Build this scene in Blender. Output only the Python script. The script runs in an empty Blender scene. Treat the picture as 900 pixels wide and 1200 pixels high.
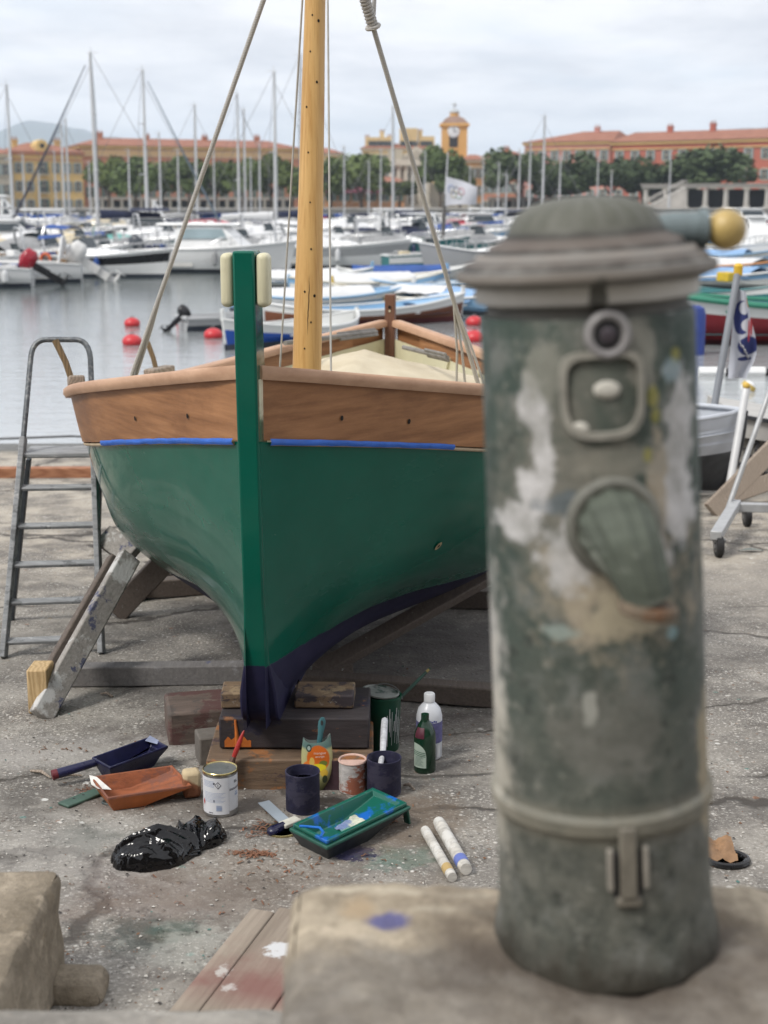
import bpy, math, random
from math import radians, sin, cos, tan, pi, sqrt, atan2, hypot
from mathutils import Vector, Matrix, noise as mn
random.seed(7)
S = bpy.context.scene
COL = S.collection
# ------------------------------------------------------------------ camera
CZ, PITCH, FPX = 1.85, radians(12.3), 1650.0
cam = bpy.data.cameras.new('camera'); camo = bpy.data.objects.new('camera', cam); COL.objects.link(camo)
camo.location = (0, 0, CZ); camo.rotation_euler = (pi/2 - PITCH, 0, 0)
cam.sensor_fit = 'VERTICAL'; cam.sensor_height = 36; cam.sensor_width = 27
cam.lens = FPX/1200*36
cam.clip_start = 0.05; cam.clip_end = 20000
cam.dof.use_dof = True; cam.dof.focus_distance = 4.55; cam.dof.aperture_fstop = 3.9; cam.dof.aperture_blades = 0
S.camera = camo
# ------------------------------------------------------------------ world: broken overcast
SUN_EL, SUN_AZ = radians(50), radians(232)      # azimuth measured from +Y clockwise (behind the camera, to the left)
w = bpy.data.worlds.new('World'); S.world = w; w.use_nodes = True
nt = w.node_tree; nt.nodes.clear()
def wn(t, **k):
    n = nt.nodes.new(t)
    for a, b in k.items(): setattr(n, a, b)
    return n
wo = wn('ShaderNodeOutputWorld'); bg = wn('ShaderNodeBackground'); bg.inputs[1].default_value = 0.072
sk = wn('ShaderNodeTexSky', sky_type='NISHITA', sun_disc=False, sun_elevation=SUN_EL, sun_rotation=SUN_AZ)
tc = wn('ShaderNodeTexCoord'); sx = wn('ShaderNodeSeparateXYZ')
nt.links.new(tc.outputs['Generated'], sx.inputs[0])
zz = wn('ShaderNodeMath', operation='ADD'); zz.inputs[1].default_value = 0.10; nt.links.new(sx.outputs[2], zz.inputs[0])
zm = wn('ShaderNodeMath', operation='MAXIMUM'); zm.inputs[1].default_value = 0.04; nt.links.new(zz.outputs[0], zm.inputs[0])
dx = wn('ShaderNodeMath', operation='DIVIDE'); dy = wn('ShaderNodeMath', operation='DIVIDE')
for d, i in ((dx, 0), (dy, 1)):
    nt.links.new(sx.outputs[i], d.inputs[0]); nt.links.new(zm.outputs[0], d.inputs[1])
cb = wn('ShaderNodeCombineXYZ'); nt.links.new(dx.outputs[0], cb.inputs[0]); nt.links.new(dy.outputs[0], cb.inputs[1])
n1 = wn('ShaderNodeTexNoise'); n1.inputs['Scale'].default_value = 0.75; n1.inputs['Detail'].default_value = 7; n1.inputs['Roughness'].default_value = .58; n1.inputs['Distortion'].default_value = .4
n2 = wn('ShaderNodeTexNoise'); n2.inputs['Scale'].default_value = 1.7; n2.inputs['Detail'].default_value = 6; n2.inputs['Roughness'].default_value = .6
mp = wn('ShaderNodeMapping'); mp.inputs['Location'].default_value = (3.1, 7.3, 0); mp.inputs['Scale'].default_value = (1.0, 0.8, 1)
nt.links.new(cb.outputs[0], mp.inputs[0])
for n in (n1, n2): nt.links.new(mp.outputs[0], n.inputs['Vector'])
r1 = wn('ShaderNodeValToRGB'); e = r1.color_ramp.elements
e[0].position = .30; e[0].color = (.45, .45, .45, 1); e[1].position = .48; e[1].color = (1, 1, 1, 1)
nt.links.new(n1.outputs[0], r1.inputs[0])
r2 = wn('ShaderNodeValToRGB'); e = r2.color_ramp.elements       # cloud body: grey bellies to white tops
e[0].position = .34; e[0].color = (6.0, 6.1, 6.5, 1); e[1].position = .60; e[1].color = (8.5, 8.45, 8.6, 1)
nt.links.new(n2.outputs[0], r2.inputs[0])
hz = wn('ShaderNodeMix', data_type='RGBA'); hz.inputs['B'].default_value = (6.3, 7.1, 8.2, 1); hz.inputs['Factor'].default_value = .75
nt.links.new(sk.outputs[0], hz.inputs['A'])
mx = wn('ShaderNodeMix', data_type='RGBA')
nt.links.new(r1.outputs[0], mx.inputs['Factor']); nt.links.new(hz.outputs['Result'], mx.inputs['A']); nt.links.new(r2.outputs[0], mx.inputs['B'])
nt.links.new(mx.outputs['Result'], bg.inputs[0]); nt.links.new(bg.outputs[0], wo.inputs[0])
# sun through thin cloud
sl = bpy.data.lights.new('sun', 'SUN'); sl.energy = 1.5; sl.angle = radians(16); sl.color = (1, .96, .90)
so = bpy.data.objects.new('sun', sl); COL.objects.link(so)
sd = Vector((sin(SUN_AZ)*cos(SUN_EL), cos(SUN_AZ)*cos(SUN_EL), sin(SUN_EL)))
so.rotation_euler = (-sd).to_track_quat('-Z', 'Y').to_euler(); so.location = (0, 0, 40)
S.view_settings.view_transform = 'Standard'; S.view_settings.look = 'None'; S.view_settings.exposure = 0.92; S.view_settings.gamma = 1
S.view_settings.use_curve_mapping = False
S.render.engine = 'CYCLES'; S.cycles.max_bounces = 8; S.cycles.volume_bounces = 1; S.cycles.use_denoising = True
S.cycles.sample_clamp_indirect = 6; S.cycles.caustics_reflective = False; S.cycles.caustics_refractive = False
# ------------------------------------------------------------------ picture <-> place
cP, sP = cos(PITCH), sin(PITCH)
WZ = -0.43
def ray(px, py):
    a, b = (px-450)/FPX, (600-py)/FPX
    return Vector((a, cP + b*sP, -sP + b*cP))
def P(px, py, Y):
    d = ray(px, py); t = Y/d.y
    return Vector((d.x*t, Y, CZ + d.z*t))
def slip(y): return -0.05*(y-5)
def G(px, py, h=0.0):
    d = ray(px, py); t = (0.05*5 - CZ + h)/(d.z + 0.05*d.y)
    return Vector((d.x*t, d.y*t, CZ + d.z*t))
def XW(px, Y, z=WZ): return (px-450)/FPX*(Y*cP + (CZ-z)*sP)
def proj(p):
    q = Vector(p) - Vector((0, 0, CZ)); zc = q.y*cP - q.z*sP
    return 450 + q.x/zc*FPX, 600 - (q.y*sP + q.z*cP)/zc*FPX
# ------------------------------------------------------------------ mesh builder
class MB:
    def __init__(s): s.v = []; s.f = []; s.m = []; s.mat = 0; s.X = Matrix.Identity(4)
    def add(s, vs, fs, m=None):
        o = len(s.v); s.v += [s.X @ Vector(p) for p in vs]
        s.f += [tuple(i+o for i in f) for f in fs]; s.m += [s.mat if m is None else m]*len(fs)
        return s
    def box(s, c, d, m=None, rot=None, taper=1.0):
        x, y, z = d[0]/2, d[1]/2, d[2]/2; R = rot or Matrix.Identity(3); c = Vector(c)
        vs = [c + R @ Vector((sx*x*(taper if sz > 0 else 1), sy*y*(taper if sz > 0 else 1), sz*z)) for sz in (-1, 1) for sx, sy in ((-1, -1), (1, -1), (1, 1), (-1, 1))]
        return s.add(vs, [(3, 2, 1, 0), (4, 5, 6, 7), (0, 1, 5, 4), (1, 2, 6, 5), (2, 3, 7, 6), (3, 0, 4, 7)], m)
    def beam(s, a, b, wd, th, up=(0, 0, 1), m=None):
        a, b = Vector(a), Vector(b); d = b-a; L = d.length; d.normalize()
        u = Vector(up); x = d.cross(u)
        if x.length < 1e-4: x = d.cross(Vector((1, 0, 0)))
        x.normalize(); z = x.cross(d)
        R = Matrix((x, d, z)).transposed()
        return s.box((a+b)/2, (wd, L, th), m, R)
    def tube(s, pts, r, n=8, m=None, caps=True, closed=False):
        pts = [Vector(p) for p in pts]; N = len(pts)
        rs = r if isinstance(r, (list, tuple)) else [r]*N
        vs = []; fs = []; prev = None
        for i, p in enumerate(pts):
            if closed: t = pts[(i+1) % N] - pts[i-1]
            else: t = pts[min(i+1, N-1)] - pts[max(i-1, 0)]
            t.normalize()
            if prev is None:
                a = Vector((0, 0, 1)) if abs(t.z) < .9 else Vector((1, 0, 0)); x = t.cross(a).normalized()
            else:
                x = prev - t*prev.dot(t)
                x = x.normalized() if x.length > 1e-6 else t.orthogonal().normalized()
            prev = x; y = t.cross(x)
            vs += [p + (x*cos(2*pi*k/n) + y*sin(2*pi*k/n))*rs[i] for k in range(n)]
        for i in range(N if closed else N-1):
            j = (i+1) % N
            fs += [(i*n+k, i*n+(k+1) % n, j*n+(k+1) % n, j*n+k) for k in range(n)]
        if caps and not closed: fs += [tuple(range(n))[::-1], tuple(range((N-1)*n, N*n))]
        return s.add(vs, fs, m)
    def lathe(s, prof, n=32, m=None, axis=None, mod=None):
        vs = []; fs = []
        for i, (r, z) in enumerate(prof):
            for k in range(n):
                a = 2*pi*k/n; q = r*(mod(i, a) if mod else 1)
                p = Vector((q*cos(a), q*sin(a), z)); vs.append(axis @ p if axis else p)
        for i in range(len(prof)-1):
            fs += [(i*n+k, i*n+(k+1) % n, (i+1)*n+(k+1) % n, (i+1)*n+k) for k in range(n)]
        if prof[0][0] > 1e-5: fs.append(tuple(range(n))[::-1])
        if prof[-1][0] > 1e-5: fs.append(tuple(range((len(prof)-1)*n, len(prof)*n)))
        return s.add(vs, fs, m)
    def grid(s, f, nu, nv, m=None, flip=False):
        vs = [f(i/nu, j/nv) for i in range(nu+1) for j in range(nv+1)]
        q = nv+1; fs = [(i*q+j, (i+1)*q+j, (i+1)*q+j+1, i*q+j+1) for i in range(nu) for j in range(nv)]
        return s.add(vs, [g[::-1] for g in fs] if flip else fs, m)
    def prism(s, poly, f0, f1, m=None):
        n = len(poly); vs = [f0(*p) for p in poly] + [f1(*p) for p in poly]
        return s.add(vs, [tuple(range(n))[::-1], tuple(range(n, 2*n))] + [(i, (i+1) % n, n+(i+1) % n, n+i) for i in range(n)], m)
    def ball(s, c, r, n=12, m=None, sc=(1, 1, 1)):
        pr = [(max(1e-6, sin(pi*i/n)), -cos(pi*i/n)) for i in range(n+1)]
        vs = []; c = Vector(c); k2 = n*2
        for rr, z in pr: vs += [c + Vector((rr*cos(2*pi*k/k2)*sc[0], rr*sin(2*pi*k/k2)*sc[1], z*sc[2]))*r for k in range(k2)]
        return s.add(vs, [(i*k2+k, i*k2+(k+1) % k2, (i+1)*k2+(k+1) % k2, (i+1)*k2+k) for i in range(n) for k in range(k2)], m)
    def build(s, name, mats, parent=None, smooth=35, bevel=0, bseg=2, loc=None):
        me = bpy.data.meshes.new(name); me.from_pydata([tuple(p) for p in s.v], [], s.f)
        for mt in (mats if isinstance(mats, (list, tuple)) else [mats]): me.materials.append(mt)
        me.polygons.foreach_set('material_index', s.m)
        me.validate(); me.update()
        import bmesh
        b = bmesh.new(); b.from_mesh(me); bmesh.ops.recalc_face_normals(b, faces=b.faces); b.to_mesh(me); b.free()
        if smooth:
            me.polygons.foreach_set('use_smooth', [True]*len(me.polygons)); me.set_sharp_from_angle(angle=radians(smooth))
        o = bpy.data.objects.new(name, me); COL.objects.link(o)
        if parent: o.parent = parent
        if loc is not None: o.location = loc
        if bevel:
            md = o.modifiers.new('bevel', 'BEVEL'); md.width = bevel; md.segments = bseg; md.limit_method = 'ANGLE'; md.angle_limit = radians(40); md.harden_normals = False
        return o
def tag(o, label=None, cat=None, group=None, kind=None):
    if label: o['label'] = label
    if cat: o['category'] = cat
    if group: o['group'] = group
    if kind: o['kind'] = kind
    return o
def thing(name, label, cat, loc=(0, 0, 0), rot=(0, 0, 0), group=None):
    o = bpy.data.objects.new(name, None); COL.objects.link(o); o.location = loc; o.rotation_euler = rot
    o.empty_display_size = .1
    return tag(o, label, cat, group)
def copy_tree(o, parent=None):
    c = o.copy(); COL.objects.link(c)
    if parent: c.parent = parent
    for ch in list(o.children): copy_tree(ch, c)
    return c
def text_mesh(txt, size):
    cu = bpy.data.curves.new('t', 'FONT'); cu.body = txt; cu.size = size; cu.align_x = 'CENTER'; cu.align_y = 'CENTER'
    to = bpy.data.objects.new('t', cu); COL.objects.link(to)
    bpy.context.view_layer.update()
    me = bpy.data.meshes.new_from_object(to.evaluated_get(bpy.context.evaluated_depsgraph_get()))
    vs = [v.co.copy() for v in me.vertices]; fs = [tuple(p.vertices) for p in me.polygons]
    bpy.data.objects.remove(to); bpy.data.curves.remove(cu); bpy.data.meshes.remove(me)
    return vs, fs
def fbm(x, y, z=0, o=4): return mn.fractal(Vector((x, y, z)), 1.0, 2.0, o)
# ------------------------------------------------------------------ material builder
class NT:
    def __init__(s, name):
        s.mat = bpy.data.materials.new(name); s.mat.use_nodes = True; s.t = s.mat.node_tree
        s.b = s.t.nodes['Principled BSDF']; s.co = s.t.nodes.new('ShaderNodeTexCoord').outputs['Object']
    def n(s, t, ins=None, **k):
        x = s.t.nodes.new(t)
        for a, b in k.items(): setattr(x, a, b)
        for a, b in (ins or {}).items(): s.set(x.inputs[a], b)
        return x
    def set(s, sock, v):
        if isinstance(v, bpy.types.NodeSocket): s.t.links.new(v, sock)
        elif isinstance(v, (int, float)) or not hasattr(sock.default_value, '__len__'): sock.default_value = v
        else: sock.default_value = tuple(v) if len(v) == len(sock.default_value) else tuple(v)+(1,)
    def map(s, sc=(1, 1, 1), loc=(0, 0, 0), rot=(0, 0, 0), v=None):
        return s.n('ShaderNodeMapping', {'Vector': v or s.co, 'Scale': sc, 'Location': loc, 'Rotation': rot}).outputs[0]
    def noise(s, scale, detail=5, rough=.55, v=None, dist=0, out=0):
        return s.n('ShaderNodeTexNoise', {'Vector': v or s.co, 'Scale': scale, 'Detail': detail, 'Roughness': rough, 'Distortion': dist}).outputs[out]
    def vor(s, scale, v=None, feature='F1', out='Distance', rnd=1):
        return s.n('ShaderNodeTexVoronoi', {'Vector': v or s.co, 'Scale': scale, 'Randomness': rnd}, feature=feature).outputs[out]
    def ramp(s, f, stops, interp='LINEAR'):
        r = s.n('ShaderNodeValToRGB', {'Fac': f}); cr = r.color_ramp; cr.interpolation = interp
        while len(cr.elements) < len(stops): cr.elements.new(.5)
        for e, (p, c) in zip(cr.elements, stops):
            e.position = p; e.color = (c, c, c, 1) if isinstance(c, (int, float)) else tuple(c)+(1,)
        return r.outputs[0]
    def mix(s, f, a, b, bl='MIX'):
        m = s.n('ShaderNodeMix', data_type='RGBA', blend_type=bl)
        s.set(m.inputs[0], f); s.set(m.inputs[6], a); s.set(m.inputs[7], b); return m.outputs[2]
    def math(s, op, a, b=0.0, c=0.0):
        m = s.n('ShaderNodeMath', operation=op); s.set(m.inputs[0], a); s.set(m.inputs[1], b)
        if op in ('SMOOTHSTEP', 'MULTIPLY_ADD', 'COMPARE'): s.set(m.inputs[2], c)
        return m.outputs[0]
    def xyz(s, v=None):
        return s.n('ShaderNodeSeparateXYZ', {0: v or s.co}).outputs
    def blob(s, cx, cy, rx, ry, ax=('x', 'z'), amp=.35, nscale=40, soft=.12, v=None):
        o = s.xyz(v); I = {'x': 0, 'y': 1, 'z': 2}
        a = s.math('DIVIDE', s.math('SUBTRACT', o[I[ax[0]]], cx), rx); b = s.math('DIVIDE', s.math('SUBTRACT', o[I[ax[1]]], cy), ry)
        d = s.math('SQRT', s.math('ADD', s.math('MULTIPLY', a, a), s.math('MULTIPLY', b, b)))
        nz = s.math('MULTIPLY', s.math('SUBTRACT', s.noise(nscale, 5, .65, v), .5), amp*4)
        d = s.math('ADD', d, nz)
        return s.ramp(d, [(max(0, 1-soft)*.5, 1), (min(1, (1+soft)*.5), 0)]) if False else s.ramp(s.math('MULTIPLY', d, .5), [(.5*(1-soft), 1), (.5*(1+soft), 0)])
    def bump(s, h, strength=.3, dist=.01, prev=None):
        b = s.n('ShaderNodeBump', {'Height': h, 'Strength': strength, 'Distance': dist})
        if prev: s.set(b.inputs['Normal'], prev)
        return b.outputs[0]
    def done(s, col=None, rough=None, normal=None, metal=None, coat=None, spec=None, **k):
        for nm, v in (('Base Color', col), ('Roughness', rough), ('Normal', normal), ('Metallic', metal), ('Coat Weight', coat), ('Specular IOR Level', spec)):
            if v is not None: s.set(s.b.inputs[nm], v)
        for a, v in k.items(): s.set(s.b.inputs[a.replace('_', ' ')], v)
        return s.mat
def sc3(c, f): return tuple(min(1, x*f) for x in c)
def rgb(r, g, b):
    f = lambda c: ((c/255+.055)/1.055)**2.4 if c > 10 else c/255/12.92
    return (f(r), f(g), f(b))
_mc = {}
def plain(name, c, rough=.55, var=.18, scale=6, bump=.0, metal=0, coat=0, dirt=0, dirtc=(.08, .065, .05), spec=None):
    if name in _mc: return _mc[name]
    t = NT(name); f = t.noise(scale, 6, .6)
    col = t.mix(t.ramp(f, [(.3, 0), (.7, 1)]), sc3(c, 1-var), sc3(c, 1+var))
    if dirt: col = t.mix(t.ramp(t.noise(scale*2.3, 8, .7), [(.62-dirt*.3, 0), (.72, min(1, dirt*1.5))]), col, dirtc)
    rg = t.ramp(t.noise(scale*1.7, 4), [(.3, max(0, rough-.1)), (.7, min(1, rough+.1))])
    nm = t.bump(t.noise(scale*8, 6, .7), bump, .004) if bump else None
    _mc[name] = t.done(col, rg, nm, metal, coat or None, spec)
    return _mc[name]
# ================================================================== GROUND, WATER, FAR SHORE
def ground_mat():
    t = NT('slipway_concrete'); xyz = t.xyz()
    big = t.noise(.55, 6, .6); mid = t.noise(3.2, 8, .65); fine = t.noise(38, 6, .7)
    col = t.mix(t.ramp(big, [(.32, 0), (.68, 1)]), (.21, .195, .172), (.335, .312, .278))
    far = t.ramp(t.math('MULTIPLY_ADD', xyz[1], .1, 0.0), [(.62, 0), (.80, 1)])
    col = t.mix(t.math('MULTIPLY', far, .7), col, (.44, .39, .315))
    col = t.mix(t.ramp(mid, [(.40, 0), (.60, .85)]), col, (.108, .099, .090))
    col = t.mix(t.ramp(t.noise(7.5, 8, .75), [(.52, 0), (.70, .55)]), col, (.40, .375, .335))
    # exposed aggregate: pale, dark and brown stones
    va = t.n('ShaderNodeTexVoronoi', {'Vector': t.co, 'Scale': 46}, feature='F1'); cell = t.xyz(va.outputs['Color'])
    stone = t.math('MULTIPLY', t.ramp(va.outputs['Distance'], [(.22, 1), (.36, 0)]), t.ramp(cell[0], [(.50, 0), (.56, 1)]))
    wear = t.ramp(t.noise(2.1, 6, .65, t.map(loc=(9, 3, 0))), [(.36, .25), (.56, 1)])
    col = t.mix(t.math('MULTIPLY', stone, t.math('MULTIPLY', wear, .85)), col, t.ramp(cell[1], [(0, (.72, .70, .66)), (.45, (.56, .52, .46)), (.75, (.10, .09, .085)), (1, (.24, .15, .09))]))
    vb = t.n('ShaderNodeTexVoronoi', {'Vector': t.map(rot=(0, 0, .6), loc=(3, 1, 0)), 'Scale': 17}, feature='F1'); cb_ = t.xyz(vb.outputs['Color'])
    fl = t.math('MULTIPLY', t.ramp(t.math('ADD', vb.outputs['Distance'], t.math('MULTIPLY', t.noise(70, 3), .25)), [(.26, 1), (.33, 0)]), t.ramp(cb_[0], [(.87, 0), (.90, .8)]))
    col = t.mix(fl, col, t.ramp(cb_[1], [(0, (.70, .70, .67)), (.35, (.62, .60, .56)), (.5, (.22, .10, .05)), (.7, (.05, .16, .14)), (.85, (.30, .22, .12)), (1, (.06, .055, .05))], 'CONSTANT'))
    pit = t.ramp(t.noise(62, 6, .75), [(.36, .7), (.47, 0)]); col = t.mix(t.math('MULTIPLY', pit, wear), col, (.075, .066, .057))
    gr = t.ramp(t.noise(105, 4, .7, t.map(loc=(2, 5, 0))), [(.54, 0), (.64, .75)]); col = t.mix(t.math('MULTIPLY', gr, wear), col, (.60, .575, .53))
    # long settled cracks and slab joints
    dn = t.n('ShaderNodeVectorMath', {0: t.co, 1: t.n('ShaderNodeVectorMath', {0: t.noise(2.2, 5, out=1), 'Scale': .5}, operation='SCALE').outputs[0]}, operation='ADD').outputs[0]
    ck = t.n('ShaderNodeTexVoronoi', {'Vector': dn, 'Scale': .42}, feature='DISTANCE_TO_EDGE').outputs[0]
    crack = t.ramp(ck, [(.004, .9), (.011, 0)])
    col = t.mix(crack, col, (.055, .048, .042))
    jy = t.math('ADD', xyz[1], t.math('MULTIPLY', t.noise(3.0, 5), .12))
    jt = t.math('ABSOLUTE', t.math('SUBTRACT', t.math('FRACT', t.math('MULTIPLY', jy, .42)), .83))
    joint = t.math('MULTIPLY', t.ramp(jt, [(.002, 1), (.008, 0)]), t.ramp(t.noise(1.1, 3), [(.42, 0), (.5, .9)]))
    col = t.mix(joint, col, (.05, .045, .04))
    ga, gb = G(0, 914), G(900, 820); dl = (gb-ga); dl.z = 0; dl.normalize()
    ld_ = t.math('ADD', t.math('MULTIPLY', t.math('SUBTRACT', xyz[0], ga.x), -dl.y), t.math('MULTIPLY', t.math('SUBTRACT', xyz[1], ga.y), dl.x))
    ld_ = t.math('ABSOLUTE', t.math('ADD', ld_, t.math('MULTIPLY', t.math('SUBTRACT', t.noise(2.5, 6, .65), .5), .30)))
    j2 = t.math('MULTIPLY', t.ramp(ld_, [(.004, .95), (.014, 0)]), t.ramp(t.noise(1.7, 3), [(.36, .25), (.5, 1)])); col = t.mix(j2, col, (.045, .04, .034))
    col = t.mix(t.math('MULTIPLY', t.ramp(ld_, [(.0, .5), (.10, 0)]), t.ramp(t.noise(5, 5), [(.4, 0), (.6, 1)])), col, (.10, .088, .075))
    # old spills of paint; dirt under the boat is darkened with painted shade
    def spot(px, py, rx, ry, c, k=1, amp=.3, ns=16, soft=.12):
        nonlocal col; amp *= 1.6; k = min(.95, k*1.12)
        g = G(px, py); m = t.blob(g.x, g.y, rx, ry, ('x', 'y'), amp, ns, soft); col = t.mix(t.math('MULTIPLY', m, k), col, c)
    spot(418, 999, .062, .055, (.012, .012, .05), .92, .42, 42); spot(352, 850, .5, .25, (.075, .058, .054), .75, .5, 5, .5)  # brown spot: dirty ground under the bow, darkened further as hull shade
    spot(160, 1096, .085, .10, (.055, .062, .056), .75, .6, 11, .35); spot(205, 1090, .07, .06, (.05, .09, .075), .6, .6, 13, .4)
    spot(106, 985, .10, .10, (.075, .085, .075), .7, .6, 9, .5); spot(470, 1005, .08, .07, (.08, .16, .13), .5, .7, 20, .4)
    spot(160, 1048, .2, .16, (.14, .105, .10), .35, .6, 7, .6); spot(290, 1045, .35, .2, (.15, .11, .08), .35, .7, 9, .6)
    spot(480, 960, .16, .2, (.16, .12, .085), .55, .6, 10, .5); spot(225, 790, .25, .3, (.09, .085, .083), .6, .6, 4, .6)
    spot(238, 1110, .16, .10, (.40, .40, .36), .4, .9, 16, .5); spot(300, 940, .4, .12, (.11, .09, .075), .6, .5, 9, .6)
    spot(560, 760, .7, .7, (.085, .076, .072), .72, .5, 3, .6); spot(70, 1000, .25, .2, (.42, .40, .37), .35, .9, 12, .7)  # wide dark spot: dirt under the hull with its shade painted in
    spot(870, 690, .8, .5, (.33, .30, .26), .5, .8, 4, .7); spot(55, 880, .5, .12, (.36, .34, .32), .5, .9, 7, .7)
    wet = t.ramp(t.math('ADD', t.math('MULTIPLY', xyz[1], .1), t.math('MULTIPLY', t.noise(1.6, 4), .10)), [(.1*13.3, 0), (.1*13.75, 1)]) if False else t.ramp(t.math('MULTIPLY', t.math('ADD', t.math('SUBTRACT', xyz[1], 12.6), t.math('MULTIPLY', t.noise(1.6, 4), .6)), 1.0), [(.45, 0), (.75, 1)])
    col = t.mix(wet, col, (.085, .08, .065))
    h = t.math('ADD', t.math('MULTIPLY', mid, .8), t.math('ADD', t.math('MULTIPLY', fine, .35), t.math('MULTIPLY', stone, .25)))
    h = t.math('SUBTRACT', h, t.math('MULTIPLY', t.math('ADD', crack, joint), .6))
    rg = t.mix(wet, t.ramp(mid, [(.3, .78), (.7, .92)]), (.35, .35, .35))
    return t.done(col, rg, t.bump(h, .8, .014), spec=.35)
def axis_pts(lo, hi, a, b, fine, coarse):
    out = []; x = lo
    while x < hi:
        out.append(x); x += fine if a <= x < b else coarse
    out.append(hi); return out
mb = MB()
xs = axis_pts(-40, 40, -2.4, 2.4, .03, 1.0); ys = axis_pts(-12, 24, 2.4, 7.5, .03, .5)
def gz(x, y):
    f = max(0, min(1, (4.5-abs(x))/2)) * max(0, min(1, (9.5-y)/2))
    return slip(y) + f*(.008*fbm(x*1.7, y*1.7) + .0035*fbm(x*11, y*11) + .0018*mn.noise((x*45, y*45, 0)))
vs = [(x, y, gz(x, y)) for x in xs for y in ys]; q = len(ys)
mb.add(vs, [(i*q+j, (i+1)*q+j, (i+1)*q+j+1, i*q+j+1) for i in range(len(xs)-1) for j in range(q-1)])
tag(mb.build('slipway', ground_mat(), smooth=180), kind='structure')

def water_mat():
    t = NT('harbour_water')
    a = t.noise(1.0, 4, .55, t.map((1.1, 3.6, 1))); b = t.noise(1.0, 3, .5, t.map((4.5, 13, 1), rot=(0, 0, .12))); c = t.noise(.10, 3, .5, t.map((.5, 1.6, 1)))
    nm = t.bump(t.math('ADD', t.math('MULTIPLY', a, 1.0), t.math('MULTIPLY', b, .55)),   .38, .03)
    patch = t.ramp(c, [(.35, .03), (.65, .10)])
    near_pale = t.ramp(t.math('DIVIDE', t.math('ADD', t.xyz()[1], t.math('MULTIPLY', t.noise(.22, 4, .6), 8)), 60), [(.28, 1), (.42, .72), (.72, 0)])  # paler near shore: shallow bottom plus bright sky reflection painted into the colour
    return t.done(t.mix(near_pale, (.085, .102, .102), (.40, .42, .43)), patch, nm, spec=.5, IOR=1.33)
mb = MB(); ys2 = [12.0, 20, 40, 80, 140, 203, 420]
mb.add([(x, y, WZ) for y in ys2 for x in (-420, -60, 60, 420)], [(r*4+c, r*4+c+1, r*4+c+5, r*4+c+4) for r in range(len(ys2)-1) for c in range(3)])
tag(mb.build('water', water_mat(), smooth=0), kind='structure')

QY = 200.0
M_quay = plain('quay_stone', (.40, .38, .35), .85, .22, .35, .3)
mb = MB(); mb.box((0, QY+1.0, .30), (840, 2, 2.2)); mb.box((0, QY-.05, 1.33), (840, .5, .24))
tag(mb.build('quay_edge', M_quay), kind='structure')
M_land = plain('quay_paving', (.30, .285, .26), .9, .2, .05)
mb = MB(); mb.add([(-5000, QY+2, 1.40), (5000, QY+2, 1.40), (7000, 9000, 1.40), (-7000, 9000, 1.40)], [(0, 1, 2, 3)])
tag(mb.build('far_land', M_land, smooth=0), kind='structure')

# hills behind the town
def hill(name, Y, prof, depth, mat):
    xs_ = [XW(px, Y, 0) for px, _ in prof]; hs = [P(450, py, Y).z for _, py in prof]
    def at(x):
        for i in range(len(xs_)-1):
            if xs_[i] <= x <= xs_[i+1]:
                f = (x-xs_[i])/(xs_[i+1]-xs_[i]); f = f*f*(3-2*f); return hs[i]*(1-f)+hs[i+1]*f
        return hs[0] if x < xs_[0] else hs[-1]
    def f(u, v):
        x = xs_[0] + (xs_[-1]-xs_[0])*u; k = sin(pi*v)
        return (x, Y-depth/2+depth*v, -5 + (at(x)*(1+.05*fbm(x/260, v*3)) + 5)*k + 12*fbm(x/180, v*6, 3)*k)
    m = MB(); m.grid(f, 110, 16)
    return tag(m.build(name, mat, smooth=180), kind='structure')
M_hill = plain('hill_scrub', (.07, .095, .085), .95, .3, .004)
hill('hills', 5200, [(-420, 215), (-150, 175), (0, 158), (48, 148), (95, 151), (140, 160), (185, 172), (260, 190), (420, 205), (520, 214)], 2200, M_hill)
hill('far_hills', 6000, [(560, 225), (640, 200), (700, 178), (760, 162), (820, 152), (900, 146), (1010, 140), (1200, 150), (1400, 190)], 2000, M_hill)

# ------------------------------------------------------------------ buildings
M_tile = NT('roof_tile'); _c = M_tile.mix(M_tile.ramp(M_tile.noise(.6, 7, .65), [(.3, 0), (.7, 1)]), (.27, .105, .065), (.40, .18, .115))
_w = M_tile.n('ShaderNodeTexWave', {'Vector': M_tile.co, 'Scale': 1.6}, bands_direction='X').outputs['Color']
M_tile = M_tile.done(M_tile.mix(.3, _c, _w, 'MULTIPLY'), .85)
M_pane = plain('window_glass', (.05, .06, .065), .2, .3, .2)
M_shut = plain('shutter_grey', (.25, .29, .28), .6, .15, .3)
M_shutg = plain('shutter_green', (.10, .16, .13), .6, .15, .3)
M_surr = plain('window_surround', (.50, .44, .34), .8, .1, .3)
M_cream = plain('cream_render', (.60, .52, .38), .85, .1, .2)
M_dark = plain('deep_opening', (.03, .03, .032), .8, .1, .3)
def wallm(name, c): return plain(name, c, .88, .13, .12)
def frame_of(pA, YA, pB, YB):
    a = Vector((XW(pA, YA, 5), YA, 1.40)); b = Vector((XW(pB, YB, 5), YB, 1.40)); d = b-a
    return a, d.length, atan2(d.y, d.x)
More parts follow.
